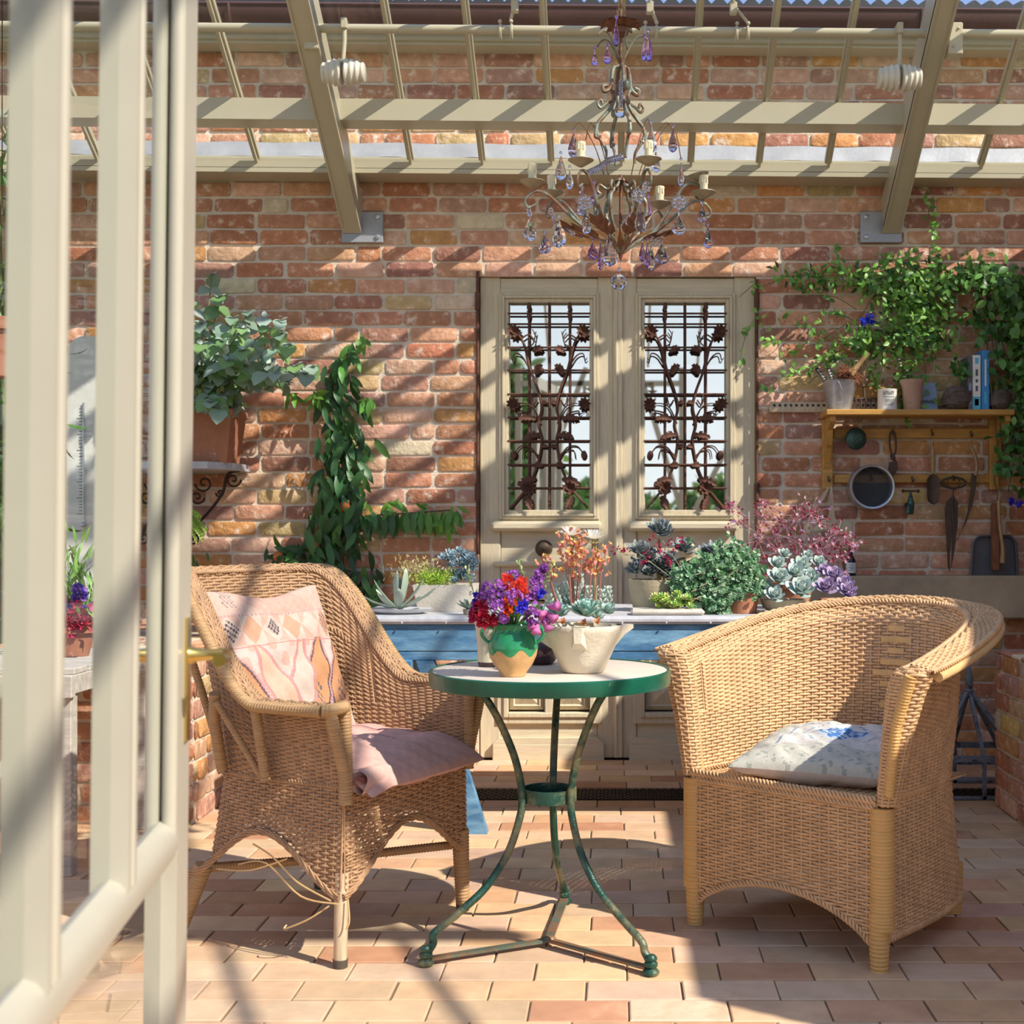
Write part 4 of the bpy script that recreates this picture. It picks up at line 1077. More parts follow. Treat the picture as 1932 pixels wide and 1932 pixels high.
def patch(u, v):
    if u < 0: return (.70,.58,.50)
    x, y = u-.50, v-.50; n = sin(u*87+sin(v*61)*2)*sin(v*97+u*31)
    d = abs(x)+abs(y)
    if u < .17 or v < .22 or u > .86 or v > .88:
        return (.40,.42,.36) if n > .35 and sin(u*23+v*57) > -.2 else (.60,.58,.50)
    if abs(max(abs(x)/.31, abs(y)/.30)-1) < .035: return (.28,.34,.44) if n > -.2 else (.70,.67,.62)
    if d < .17: return (.08,.20,.46) if n > -.15 else (.50,.60,.72)
    if d < .195: return (.62,.66,.70)
    if .26 < d < .285 and n > -.3: return (.35,.42,.55)
    return (.72,.68,.62) if n < .75 else (.52,.54,.54)
m = MB()
ar = (tR(1,0,0)-tR(0,0,0)).normalized(); br_ = (tR(0,1,0)-tR(0,0,0)).normalized()
u2 = (ar*.96+br_*.28).normalized(); v2 = (br_*.96-ar*.28).normalized()
pillow(m, tR(.015, .245, .463), u2, v2, (0.04,-.02,1), .47, .45, .115, lambda u, v: tuple(k*.80 for k in patch(u, v)), 110, pinch=.10, sag=lambda u, v: Vector((0,0,.035*(v-.5))), seed=9)
m.build('square_cushion', M_cloth, None, angle=180, label='pale patchwork cushion with a blue stitched diamond on the right wicker chair', cat='cushion')

# ------------------------------------------------------------------ bistro table
TC = Vector((-.174, 3.42, 0)); TR_ = .308; TZ = .703
tb = thing('bistro_table', 'round bistro table with pale top, green rim and bowed iron legs', 'table', TC)
m = MB(); m.lathe([(0,TZ-.022),(TR_-.004,TZ-.022),(TR_-.004,TZ-.002),(TR_-.007,TZ),(0,TZ)], TC, 72); m.build('table_top', M_tabletop, tb)
m = MB(); m.lathe([(TR_-.004,TZ-.034),(TR_+.001,TZ-.036),(TR_+.003,TZ-.030),(TR_+.003,TZ),(TR_,TZ+.003),(TR_-.005,TZ+.002),(TR_-.005,TZ-.03),(TR_-.004,TZ-.034)], TC, 72); m.build('rim_band', M_green, tb)
feet = [Vector((-.468,3.235,0)), Vector((.080,3.165,0)), Vector((-.150,3.768,0))]
hub = Vector((-.176,3.386,0))
for ft in feet:
    d = (ft-hub); d.z = 0; Lf = d.length; d.normalize()
    tpd = (ft-TC); tpd.z = 0; tpd.normalize()
    g = MB()
    def q(rad, z, mixr=0): 
        c = hub.lerp(TC, z/.7); dd = d.lerp(tpd, z/.7).normalized(); return c + dd*rad + Vector((0,0,z))
    pts = [q(.235,.675), q(.20,.66), q(.155,.60), q(.105,.50), q(.082,.42), q(.078,.385), q(.082,.34), q(.115,.25), q(.175,.17), q(.25,.115), q(.31,.075), q(Lf-.018,.052), q(Lf,.028)]
    g.tube(spline(pts, 7), .0098, 12)
    lg = g.build('leg', M_legiron, tb)
    g = MB(); g.lathe([(0,0),(.016,.0),(.0205,.005),(.0205,.010),(.015,.016),(.012,.018),(.0165,.023),(.0165,.030),(.012,.034),(.015,.038),(.015,.043),(.010,.049),(0,.05)], ft, 16); g.build('foot', M_legiron, lg)
    g = MB(); e_ = ft - d*.012 + Vector((0,0,.016)); g.beam(hub+Vector((0,0,.016)), e_, .022, .007); g.build('floor_stretcher', M_footiron, tb, smooth=False)
m = MB(); cz = TC.lerp(hub, .45); rg = .066
m.lathe([(rg,.368),(rg+.004,.368),(rg+.004,.402),(rg,.402),(rg,.368)], (cz.x, cz.y, 0), 40); m.build('ring', M_legiron, tb)
m = MB(); m.ball(hub+Vector((0,0,.02)), .012, 10, 6, sc=(1.6,1.2,.6)); m.build('stretcher_hub', M_footiron, tb)

# ------------------------------------------------------------------ long blue trough table
BY = 4.60; BXL, BXR = X_(648, BY), 1.15; BZ = Z_(1163, BY)
bt = thing('potting_table', 'long blue painted potting table with a pale zinc top in front of the old doors', 'table', ((BXL+BXR)/2, 5.0, 0))
m = MB(); m.bbox(BXL, BXR, BY, 5.35, BZ-.028, BZ, .010)
for k in range(14): m.ball((BXL+.05+k*.153, BY-.002, BZ-.022), .004, 6, 4)
m.build('zinc_top', M_zinc, bt)
m = MB(); za = Z_(1247, BY)
m.bbox(BXL+.02, BXR-.02, BY+.02, BY+.045, za+.032, BZ-.028, .002); m.bbox(BXL+.02, BXR-.02, BY+.022, BY+.045, za, za+.030, .002); m.bbox(BXL+.02, BXL+.045, BY+.02, 5.33, za, BZ-.028, .002); m.bbox(BXL+.02, BXR-.02, 5.31, 5.33, za, BZ-.028, .002)
m.build('apron', M_blue, bt, smooth=False)
m = MB(); m.bbox(X_(722, BY), X_(777, BY), BY+.0, BY+.10, Z_(1277, BY), za+.002, .004); m.build('bracket_block', M_blue, bt, smooth=False)
for (xt, xb) in ((-.66, X_(902, BY)),):
    for yy in (BY+.02, 5.28):
        g = MB(); dx = 0 if yy < 5 else -.16
        xt2 = X_(800, BY)
        g.add([(xt2-.03+dx, yy, za-.001),(xt2+.03+dx, yy, za-.001),(xt2+.03+dx, yy+.05, za-.001),(xt2-.03+dx, yy+.05, za-.001),(xb-.035+dx, yy-.0, .0),(xb+.03+dx, yy-.0, .0),(xb+.03+dx, yy+.05, .0),(xb-.035+dx, yy+.05, .0)],
              [(0,1,2,3),(7,6,5,4),(0,4,5,1),(1,5,6,2),(2,6,7,3),(3,7,4,0)])
        g.build('leg', M_blue, bt, smooth=False)
for yy in (BY+.02, 5.28):
    g = MB(); g.bbox(BXR-.14, BXR-.08, yy, yy+.05, 0, za, .003); g.build('leg', M_blue, bt, smooth=False)
# ------------------------------------------------------------------ plant helpers
GR = Vector((0, 0, 1))
def rosette(mb, c, rad, n=26, col=(.3,.45,.4), tipc=None, nrm=(0,-.25,1), Wf=.42, Tf=.14, open_=1.0, r=rnd):
    nrm = Vector(nrm).normalized(); c = Vector(c)
    t1 = nrm.cross(Vector((.3,.8,.1))).normalized(); t2 = nrm.cross(t1)
    for i in range(n):
        f = (i+.5)/n; a = i*2.39996+r.uniform(-.1,.1)
        el = (1-f)*.12 + f*1.35; el = el*open_ + .05
        d = (t1*cos(a)+t2*sin(a))*cos(el) + nrm*sin(el)
        L = rad*(1.0-.55*f)*r.uniform(.92,1.05)
        b = c + nrm*(rad*.22*f)
        cc = jit(col, .09, r)
        mb.fat(b, d, nrm, L, L*Wf*(1+.15*f), L*Tf, cc, bend=.22, col2=jit(tipc, .08, r) if tipc else None)
def leafcloud(mb, pts, n, L, Wd, cols, down=.5, out=None, spread=.05, r=rnd, fold=.25, bend=.4, depth=.06, off=.02, plane=WY):
    for _ in range(n):
        i = r.randrange(len(pts)-1) if len(pts) > 1 else 0
        t = r.random()
        if len(pts) > 1: p = Vector(pts[i]).lerp(Vector(pts[i+1]), t)
        else: p = Vector(pts[0])
        p = p + Vector((r.gauss(0, spread), 0, r.gauss(0, spread)))
        if plane: p.y = min(plane-off, p.y - abs(r.gauss(0, depth)))
        d = rv(r); d.z -= down; d.y = -abs(d.y)*.7
        nr = Vector((r.gauss(0,.5), -1, r.gauss(.4,.5)))
        k = r.uniform(.65, 1.15)
        mb.leaf(p, d, nr, L*k, Wd*k, bend*r.uniform(.2,1.4), jit(cols[r.randrange(len(cols))], .16, r), fold)
def ros1(parent, name, *a, **k):           # one rosette as one part
    q = MB(); rosette(q, *a, **k); return q.build(name, M_succ, parent, angle=60)
def flower5(mb, c, d, R_, col, n=5, r=rnd, wid=.7, bend=-.3):
    d = Vector(d).normalized(); t1 = d.cross(Vector((.2,.3,.9))).normalized(); t2 = d.cross(t1)
    for k in range(n):
        a = 2*pi*k/n + r.uniform(-.15,.15); mb.leaf(c, (t1*cos(a)+t2*sin(a))*.85+d*.4, d, R_, R_*wid, bend, jit(col, .12, r), .15)
def pot_obj(name, label, cat, c, prof, mat, n=32, parent=None, sx=1, sy=1):
    m = MB(); m.lathe(prof, c, n, sx=sx, sy=sy)
    if parent is not None: return m.build(name, mat, parent)
    return m.build(name, mat, None, label=label, cat=cat)
def potprof(r0, r1, h, rim=.01, t=.008):   # flower pot with a collar
    return [(0,0),(r0,0),(r0+(r1-r0)*.8,h*.76),(r1+rim*.4,h*.77),(r1+rim,h*.79),(r1+rim,h*.99),(r1+rim-.003,h),(r1-t+.004,h),(r1-t,h*.9),(0,h*.88)]

# ------------------------------------------------------------------ on the bistro table
BW = Vector((X_(1100, 3.36), 3.36, TZ+.001))
mo = thing('succulent_bowl', 'white stone mortar planted with blue green rosettes and coral flower stalks on the round table', 'potted plant', BW)
m = MB(); m.lathe([(0,0),(.050,0),(.055,.004),(.066,.03),(.082,.065),(.094,.095),(.099,.105),(.101,.115),(.099,.119),(.086,.119),(.080,.112),(.06,.10),(0,.098)], BW, 48)
for a, L in ((0.15, 1), (pi+.0, .4), (-pi/2-.1, .12), (pi/2, .5)):       # lugs of the mortar
    d = Vector((cos(a), sin(a), 0)); s = Vector((-sin(a), cos(a), 0)); c = BW + d*.070
    vs = []
    for t, w, zl in ((0,.026,.045),(.6,.020,.085 if L > .9 else .06),(1,.011,.100 if L > .9 else .07)):
        p = c + d*(.030+.028*L)*t
        vs += [p-s*w+GR*.119, p+s*w+GR*.119, p+s*w*.8+GR*(zl+.01), p-s*w*.8+GR*(zl+.01)]
    m.add(vs, [(0,1,5,4),(1,2,6,5),(2,3,7,6),(3,0,4,7),(4,5,9,8),(5,6,10,9),(6,7,11,10),(7,4,8,11),(8,9,10,11)])
m.build('mortar', M_mortarbowl, mo)
m = MB(); BG = (.22,.40,.34); BG2 = (.34,.50,.44)
top = BW + GR*.108
def wp(px, py, Y): return W(px, py, Y)
for a_ in ((wp(1106,1162,3.31), .056, 34, BG, (.42,.60,.54)), (wp(1056,1162,3.33), .042, 26, BG, (.40,.56,.50)), (wp(1148,1158,3.38), .036, 22, (.30,.45,.40), BG2),
           (wp(1086,1150,3.42), .05, 26, BG, BG2), (wp(1020,1158,3.40), .03, 18, BG, BG2), (wp(1130,1168,3.30), .026, 18, (.34,.5,.42), BG2)): ros1(mo, 'rosette', *a_)
for p, q in ((1062,1176),(1102,1178),(1128,1176)): ros1(mo, 'rosette', wp(p, q, 3.285), .018, 10, (.55,.22,.08), nrm=(0,-.8,1))
m = MB(); r = random.Random(4)
for k in range(13):      # pale felty columns behind
    px, py, h = 1040+k*9+r.uniform(-6,6), r.uniform(1120,1145), r.uniform(.04,.115) * (1.15 if abs(k-5) < 4 else .6)
    b = wp(px, 1150, 3.43+r.uniform(0,.04)); lv = max(3, int(h/.011))
    for i in range(lv):
        for j in range(5):
            a = j*2*pi/5+i*.7; d = Vector((cos(a)*.7, sin(a)*.7, .75)); rr_ = .024*(1-.35*i/lv)
            m.fat(b+GR*(h*i/lv), d, GR, rr_, rr_*.42, rr_*.3, jit((.50,.60,.54), .08, r), .1)
m.build('felty_columns', M_succ, mo, angle=60)
r = random.Random(8)
stalk = [(1078,1150,1062,1000),(1080,1152,1078,1010),(1085,1150,1092,1000),(1090,1150,1100,1012),(1100,1150,1104,1040),(1110,1152,1118,1040),(1090,1150,1072,1062),(1050,1140,1020,1052),(1056,1150,1036,1060),(1120,1140,1128,1060),(1130,1140,1146,1030),(1084,1152,1055,1030)]
for bx_, by_, tx, ty in stalk:
    m = MB(); fm = MB()
    Yb = 3.36+r.uniform(-.03,.03); p0 = wp(bx_, by_, Yb); p2 = wp(tx, ty, Yb-.02); p1 = p0.lerp(p2, .55)+Vector((r.uniform(-.006,.006),0,0))
    m.tube(spline([p0, p1, p2], 5), np.linspace(.0021,.0013,11), 5, col=(.58,.26,.22))
    nf = 9
    for i in range(nf):
        t = .60+.42*i/nf; p = p0.lerp(p2, t)+Vector((r.gauss(0,.007), r.gauss(0,.007), r.gauss(0,.003)))
        d = Vector((r.gauss(0,.6), r.gauss(0,.6), .8)).normalized(); q_ = p+d*.014
        fm.fat(p, d, (0,-1,.2), .013, .0075, .012, jit((.84,.34,.27), .12, r), 0)
        flower5(fm, q_-d*.002, d, .008, (.92,.58,.20), 5, r)
    q_ = m.build('flower_stalk', M_petal, mo); fm.build('coral_flowers', M_petal, q_, angle=60)
for px, py in ((1078,1012),(1120,1018)):
    m = MB(); c = wp(px, py, 3.37); m.tube([wp(px+4, 1140, 3.39), wp(px+1, 1080, 3.38), c], [.005,.0045,.006], 7, col=(.42,.40,.22))
    for lay, (n, L, up) in enumerate(((16,.040,.25),(16,.036,.7),(12,.028,1.4))):
        for k in range(n):
            a = 2*pi*k/n+lay*.2; m.leaf(c, (cos(a), sin(a), up), GR, L, .008, -.25, (.93,.92,.88), .1)
    for k in range(12): 
        a = 2*pi*k/12; m.leaf(c-GR*.012, (cos(a), sin(a), .4), GR, .03, .006, .2, (.68,.62,.30), .1)
    m.build('white_flower', M_petal, mo)

JC = Vector((X_(968, 3.27), 3.27, TZ+.001))
jg = thing('glazed_jug', 'small two handled clay jug, green glazed above and bare tan clay below', 'jug', JC)
jp = [(0,0),(.031,0),(.033,.006),(.034,.010),(.048,.028),(.058,.050),(.0615,.068)]; jp2 = [(.0615,.068),(.060,.085),(.054,.102),(.049,.112),(.050,.120),(.053,.127),(.0515,.130),(.048,.127),(.046,.112),(0,.10)]
m = MB(); m.lathe(jp, JC, 48); m.build('clay_body', M_jugbase, jg)
m = MB(); m.lathe([(r_+.0006, z) for r_, z in jp2], JC, 48)
vs = []
# glaze runs: drips over the clay
for k in range(40):
    a = 2*pi*k/40; dr = .006+.009*abs(sin(a*3+.5))+.006*sin(a*7)
    for t in (0, 1): 
        zz = .070 - dr*t; rr_ = np.interp(zz, [z for _, z in jp], [q_ for q_, _ in jp])+.0009*(1 if t == 0 else .4)
        vs.append(JC+Vector((rr_*cos(a), rr_*sin(a), zz)))
m.add(vs, [(2*k, 2*((k+1)%40), 2*((k+1)%40)+1, 2*k+1) for k in range(40)])
m.build('green_glaze', M_jugglaze, jg)
for s_ in (-1, 1):
    m = MB(); m.tube(spline([JC+Vector((s_*.046,-.012,.118)), JC+Vector((s_*.068,-.014,.120)), JC+Vector((s_*.076,-.014,.104)), JC+Vector((s_*.066,-.012,.088)), JC+Vector((s_*.056,-.010,.082))], 6), .0055, 8, flat=.8); m.build('handle', M_jugglaze, jg)
# bouquet standing in the jug
bq = thing('flower_bouquet', 'bouquet of purple, blue, orange and crimson garden flowers in the green jug', 'flowers', JC+GR*.13)
r = random.Random(12); cb = JC + Vector((0, -.004, .13))
def fl(px, py, dy=0.0): return W(px, py, 3.25-dy)
st = MB(); lf = MB()
for k in range(46):
    a = r.uniform(0, 2*pi); e_ = r.uniform(.3, 1.4); d = Vector((cos(a)*cos(e_), sin(a)*cos(e_), sin(e_)))
    st.tube([cb-GR*.02, cb+d*.085], .0012, 4, col=(.14,.26,.06)); lf.leaf(cb+d*.03, d+rv(r)*.3, GR, .06, .014, .5, jit((.14,.28,.08), .2, r))
for pts in ([(905,1165),(890,1105),(880,1075)],[(1000,1120),(985,1080),(978,1055)],[(1010,1130),(1030,1090),(1045,1062)]):
    P = spline([fl(*p) for p in pts], 5); st.tube(P, .0014, 5, col=(.30,.42,.14))
    for p in P[4:]:
        for q_ in range(3): lf.fat(p+rv(r)*.008, rv(r)+GR*.3, GR, .010, .005, .004, jit((.46,.56,.26), .1, r))
st.build('stems', M_petal, bq); lf.build('greenery', M_leaf, bq)
def headcluster(m, c, R_, col, n, pr, pc=5):
    for k in range(n):
        d = rv(r); d.y = -abs(d.y) if r.random() < .8 else d.y; p = c+d*R_*r.uniform(.6, 1)
        flower5(m, p, d, pr, col, pc, r, .75)
m = MB()
for px, py, R_, dy in ((968,1087,.016,.0),(940,1107,.018,.02),(912,1128,.018,.02),(900,1150,.015,.03),(958,1120,.020,.03),(1012,1100,.018,.0),(1018,1085,.013,0),(1026,1072,.009,0),(970,1127,.022,.055),(1000,1140,.022,.05),(1005,1165,.018,.05),(930,1125,.02,.045),(920,1108,.015,.02),(1008,1118,.017,.03),(940,1145,.02,.06),(1030,1168,.012,.03),(950,1165,.013,.055)):
    m = MB(); headcluster(m, fl(px, py, dy), R_, (.42,.13,.55) if px % 3 else (.30,.08,.42), 30, .0068); m.build('verbena_head', M_petal, bq)
m = MB()
for px, py, R_, dy in ((898,1122,.010,.02),(896,1136,.010,.02),(983,1147,.020,.07),(990,1140,.016,.07),(1022,1118,.015,.035),(1016,1125,.012,.03)):
    m = MB(); c = fl(px, py, dy)
    for k in range(22):
        d = rv(r); d.y = -abs(d.y)-.3; m.leaf(c, d, (0,-1,0), R_*1.1, .008, -.3, jit((.09,.07,.72), .2, r), .2)
    m.build('cornflower', M_petal, bq)
m = MB()
for px, py, R_, dy, cl in ((958,1098,.020,.01,(.85,.09,.06)),(980,1105,.022,.02,(.90,.13,.08)),(972,1115,.018,.03,(.88,.16,.10)),(962,1140,.018,.055,(.90,.14,.02)),(955,1152,.014,.055,(.85,.12,.02)),(990,1120,.016,.03,(.9,.22,.14)),
                           (903,1150,.022,.04,(.42,.02,.07)),(915,1168,.022,.05,(.50,.02,.06)),(897,1163,.018,.03,(.46,.03,.12)),(928,1170,.016,.05,(.40,.02,.05))):
    m = MB(); c = fl(px, py, dy)
    for k in range(26):
        d = rv(r); d.y = -abs(d.y)*1.2; m.leaf(c+d*R_*.3, d+rv(r)*.4, d, R_*.85, R_*.8, -.5, jit(cl, .22, r), -.3)
    m.build('red_stock', M_petal, bq)
m = MB()
for px, py, dx, dz in ((1014,1155,.6,-.3),(1036,1160,.7,-.5),(1002,1172,.2,-.9),(1030,1175,.5,-1),(1012,1180,0,-1),(1040,1145,.9,.1)):   # foxglove bells
    m = MB()
    c = fl(px, py, .04); ax = Vector((dx, -.5, dz)).normalized(); Mx = ax.to_track_quat('Z', 'Y').to_matrix()
    m.lathe([(.002,-.012),(.006,-.006),(.0085,.006),(.0105,.016),(.014,.020)], c, 12, Mx, jit((.66,.20,.48), .12, r))
    m.build('foxglove_bell', M_petal, bq, angle=180)
# tall cream vase and dark jar behind
c = Vector((X_(925, 3.50), 3.50, TZ+.001))
m = MB(); m.lathe([(0,0),(.030,0),(.032,.004),(.033,.012)], c, 32); 
v = thing('tall_vase', 'tall cream glazed vase with brown foot standing behind the green jug', 'vase', c)
m.build('brown_foot', M_plum, v)
m = MB(); m.lathe([(.033,.012),(.0345,.05),(.038,.09),(.043,.128),(.044,.131),(.041,.131),(.036,.10),(0,.09)], c, 32); m.build('body', M_cream, v)
c = Vector((X_(1018, 3.56), 3.56, TZ+.001)); m = MB(); m.lathe([(0,0),(.035,0),(.045,.012),(.05,.035),(.046,.05),(.03,.062),(0,.064)], c, 28); m.build('low_jar', M_plum, None, label='dark plum glazed low jar half hidden between the jug and the mortar', cat='jar')

# ------------------------------------------------------------------ plants on the blue table
TBZ = BZ + .001
c = Vector((X_(838, 4.95), 4.95, TBZ)); st_ = thing('stone_trough_planter', 'long grey stone trough with blue rosettes and lime moss left of the old doors', 'potted plant', c)
m = MB(); x0, x1 = X_(778, 4.85), X_(893, 4.85); zt = Z_(1104, 4.85)
m.add([(x0+.02,4.86,TBZ),(x1-.01,4.86,TBZ),(x1-.01,5.05,TBZ),(x0+.02,5.05,TBZ),(x0,4.85,zt),(x1,4.85,zt),(x1,5.06,zt),(x0,5.06,zt),(x0+.02,4.87,zt),(x1-.02,4.87,zt),(x1-.02,5.04,zt),(x0+.02,5.04,zt),(x0+.02,4.87,zt-.02),(x1-.02,4.87,zt-.02),(x1-.02,5.04,zt-.02),(x0+.02,5.04,zt-.02)],
      [(0,3,2,1),(0,1,5,4),(1,2,6,5),(2,3,7,6),(3,0,4,7),(4,5,9,8),(5,6,10,9),(6,7,11,10),(7,4,8,11),(8,9,13,12),(9,10,14,13),(10,11,15,14),(11,8,12,15),(12,13,14,15)])
m.build('trough', M_stone, st_, smooth=False)
m = MB(); r = random.Random(3)
for k in range(34):
    px = r.gauss(868, 17); py = r.uniform(1040, 1098); py = max(py, 1035+abs(px-858)*.6)
    if px > 902 or px < 832: px = 868
    ros1(st_, 'blue_rosette', W(px, py, r.uniform(4.86, 4.98)), .028, 16, (.22,.32,.38), (.34,.44,.48), nrm=(r.gauss(0,.3), -.7, 1), Wf=.4, Tf=.25, open_=.9, r=r)
m = MB()
for k in range(700):
    px = r.gauss(822, 17); py = r.gauss(1092, 7); m.leaf(W(px, min(py,1103), r.uniform(4.85,4.95)), rv(r)+GR*.8+Vector((0,-.5,0)), rv(r), .016, .005, .2, jit((.42,.60,.08), .2, r))
m.build('lime_moss', M_leaf, st_)
m = MB()
for k in range(600):
    px = r.gauss(790, 26); py = r.gauss(1080, 12); 
    if px > 838: continue
    m.leaf(W(px, py, r.uniform(4.95,5.04)), rv(r)+GR, rv(r), .018, .004, .2, jit(((.55,.42,.22),(.40,.42,.16),(.6,.5,.28))[k%3], .2, r))
m.build('tan_stonecrop', M_leaf, st_)
ag = thing('agave', 'small grey green agave with long pointed leaves at the left end of the blue table', 'potted plant', W(752, 1156, 4.75))
m = MB(); m.lathe([(0,0),(.055,0),(.075,.012),(.080,.018),(.072,.018),(.04,.012),(0,.012)], Vector((X_(752,4.75),4.75,TBZ)), 28, sx=1.5); m.build('shallow_dish', M_zinc, ag)
m = MB(); c = Vector((X_(752,4.75), 4.75, TBZ+.018))
for dx, dy, dz, L in ((-1,-.3,.12,.12),(1,-.1,.3,.15),(.45,-.2,1,.13),(-.25,-.2,1.1,.12),(-.75,-.1,.55,.12),(.15,-.9,.4,.11),(.75,-.6,.15,.12),(-.5,-.8,.25,.11),(.1,.3,1,.10),(.8,.3,.6,.12),(-.9,.3,.4,.10)):
    m.fat(c, (dx,dy,dz), GR, L*1.1, L*.32, L*.09, jit((.34,.42,.34), .08), .25, (.45,.52,.42))
m.build('leaves', M_succ, ag, angle=60)
ag2 = MB(); c = Vector((X_(885,4.68), 4.68, TBZ+.02))
for k in range(16):
    a = k*2.4; ag2.fat(c, (cos(a), sin(a), .25+.04*k), GR, .05, .012, .006, (.22,.30,.22), .1)
ag2.lathe([(0,-.019),(.02,-.019),(.022,0),(0,.0)], c, 16, col=(.30,.24,.18))
ag2.build('spiky_succulent', M_succ, None, label='tiny dark spiky succulent between the trough and the bouquet', cat='potted plant', angle=60)
# stone pot with dark rosettes
c = Vector((X_(1238, 4.92), 4.92, TBZ)); o = thing('dark_succulent_pot', 'rounded stone pot of dark purple grey rosettes with crimson flowers before the right door leaf', 'potted plant', c)
rr_ = .104; hh = Z_(1094, 4.86)-TBZ
m = MB(); m.lathe([(0,0),(rr_*.80,0),(rr_*.92,hh*.4),(rr_,hh*.9),(rr_*.99,hh),(rr_*.88,hh),(rr_*.86,hh*.85),(0,hh*.85)], c, 40); m.build('pot', M_stonepot, o)
m = MB(); r = random.Random(6); DK = (.15,.19,.19); DK2 = (.24,.23,.28)
sp = [(1243,1005,.055),(1258,1010,.04),(1204,1045,.05),(1214,1068,.05),(1240,1075,.05),(1225,1055,.045),(1262,1060,.045),(1292,1040,.052),(1270,1078,.04),(1334,1048,.046),(1350,1040,.04),(1325,1075,.04),(1200,1080,.04),(1225,1085,.04),(1255,1088,.04)]
for px, py, R_ in sp:
    ros1(o, 'dark_rosette', W(px, py, r.uniform(4.84, 4.95)), R_*1.25, 26, DK, DK2, nrm=(r.gauss(0,.25), -.6, 1), Wf=.36, Tf=.12, open_=1.0, r=r)
m = MB()
for px, py in ((1243,1012),(1262,1065),(1285,1060),(1292,1048),(1330,1055),(1345,1050),(1230,1060)):
    m.tube(spline([W(px, py+5, 4.93), W(px+(1250-px)*.4, 1060, 4.94), W(1245+(px-1240)*.3, 1098, 4.94)], 5), .005, 6, col=(.36,.28,.14))
m.build('bare_stems', M_petal, o)
m = MB()
for px, py in ((1230,1012),(1262,1022),(1248,1040),(1258,1050),(1220,1045),(1275,1035),(1240,1030),(1160,1038),(1172,1036),(1182,1040),(1285,1018),(1215,1060),(1362,1090),(1368,1098),(1350,1110),(1345,1122),(1260,1062)):
    c2 = W(px, py, 4.80)
    for k in range(7): flower5(m, c2+rv(r)*.013, rv(r)-Vector((0,.6,0)), .008, (.40,.02,.08), 5, r, .5)
for a_, b_ in (((1200,1040),(1320,1130)),((1160,1038),(1230,1062)),((1250,1020),(1290,1080))): m.tube([W(*a_, 4.8), W(*b_, 4.8)], .0012, 4, col=(.45,.45,.3))
m.build('crimson_flowers', M_petal, o)
# stone tray with lime sempervivum
c = Vector((X_(1262, 4.66), 4.68, TBZ)); o = thing('stone_tray_planter', 'flat rough stone tray of lime green sedum at the front edge of the blue table', 'potted plant', c)
m = MB(); m.bbox(X_(1190, 4.64), X_(1330, 4.64), 4.64, 4.76, TBZ, Z_(1150, 4.64), .008); m.build('tray', M_stone, o, smooth=False)
m = MB()
for k in range(46):
    px = r.uniform(1232, 1305); py = r.gauss(1136, 8); rosette(m, W(px, min(py, 1148), r.uniform(4.66,4.74)), .02, 14, ((.44,.58,.12),(.34,.55,.14),(.60,.62,.25))[k%3], None, nrm=(r.gauss(0,.3),-.6,1), Wf=.5, Tf=.2, r=r)
m.build('sedum', M_succ, o, angle=60)
# scented geranium in terracotta
c = Vector((X_(1400, 4.78), 4.78, TBZ)); o = thing('potted_geranium', 'terracotta pot of small leaved green geranium spilling over its rim', 'potted plant', c)
hh = Z_(1112, 4.78)-TBZ; m = MB(); m.lathe(potprof(.052, .062, hh, .006), c, 36); m.build('pot', M_terra, o)
m = MB()
cl = ((1345,1075,34),(1385,1060,32),(1410,1085,26),(1330,1110,28),(1300,1090,24),(1360,1130,28),(1420,1110,22),(1375,1095,36),(1345,1145,20),(1290,1112,20),(1392,1125,16))
for k in range(2600):
    px0, py0, s_ = cl[r.randrange(len(cl))]; px, py = r.gauss(px0, s_*.55), r.gauss(py0, s_*.5)
    if py > 1160: continue
    if py > 1128 and px > 1378: continue
    p = W(px, py, 4.72+r.uniform(0,.14)-.04*(1-abs(px-1365)/90)); d = rv(r); d.y = -abs(d.y)*.5
    cc = jit(((.10,.24,.10),(.16,.32,.15),(.22,.38,.22))[k%3], .2, r)
    # little rounded lobed leaf
    for a in (-.9, 0, .9):
        dd = (Matrix.Rotation(a, 3, 'Y') @ d); m.leaf(p, dd, Vector((r.gauss(0,.4),-1,.6)), .017, .014, .2, cc, .15)
m.build('foliage', M_leaf, o)
m = MB()
for k in range(9):
    px, py = r.uniform(1300,1400), r.uniform(1080,1140); m.tube([W(1395, 1115, 4.78), W((px+1395)/2, py-14, 4.72), W(px, py, 4.68)], .0017, 5, col=(.42,.36,.22))
m.build('stems', M_petal, o)
# pale and lavender echeverias in stone bowl
c = Vector((X_(1478, 4.80), 4.80, TBZ)); o = thing('pale_echeveria_pot', 'bowl of large pale grey green echeveria rosettes behind the right wicker chair', 'potted plant', c)
m = MB(); hh = Z_(1132, 4.75)-TBZ; m.lathe([(0,0),(.05,0),(.075,.02),(.085,hh),(.075,hh),(.06,hh*.7),(0,hh*.7)], c, 36); m.build('bowl', M_stonepot, o)
m = MB()
for px, py, R_, Yd in ((1512,1118,.068,4.72),(1462,1128,.05,4.72),(1470,1095,.055,4.76),(1500,1085,.052,4.80),(1466,1068,.045,4.83),(1512,1070,.048,4.84),(1480,1048,.032,4.86),(1530,1095,.05,4.80),(1545,1065,.04,4.86),(1447,1112,.042,4.76),(1525,1050,.03,4.88)):
    ros1(o, 'pale_rosette', W(px, py, Yd), R_, 22, (.40,.50,.46), (.54,.62,.56), nrm=(r.gauss(0,.15), -.9, 1), Wf=.62, Tf=.16, r=r)
c = Vector((X_(1582, 4.78), 4.80, TBZ)); o = thing('lavender_echeveria_pot', 'clay pot of lavender purple echeveria rosettes, rightmost plant on the blue table', 'potted plant', c)
m = MB(); m.lathe(potprof(.045, .062, .05, .006), c, 32); m.build('pot', M_terra, o)
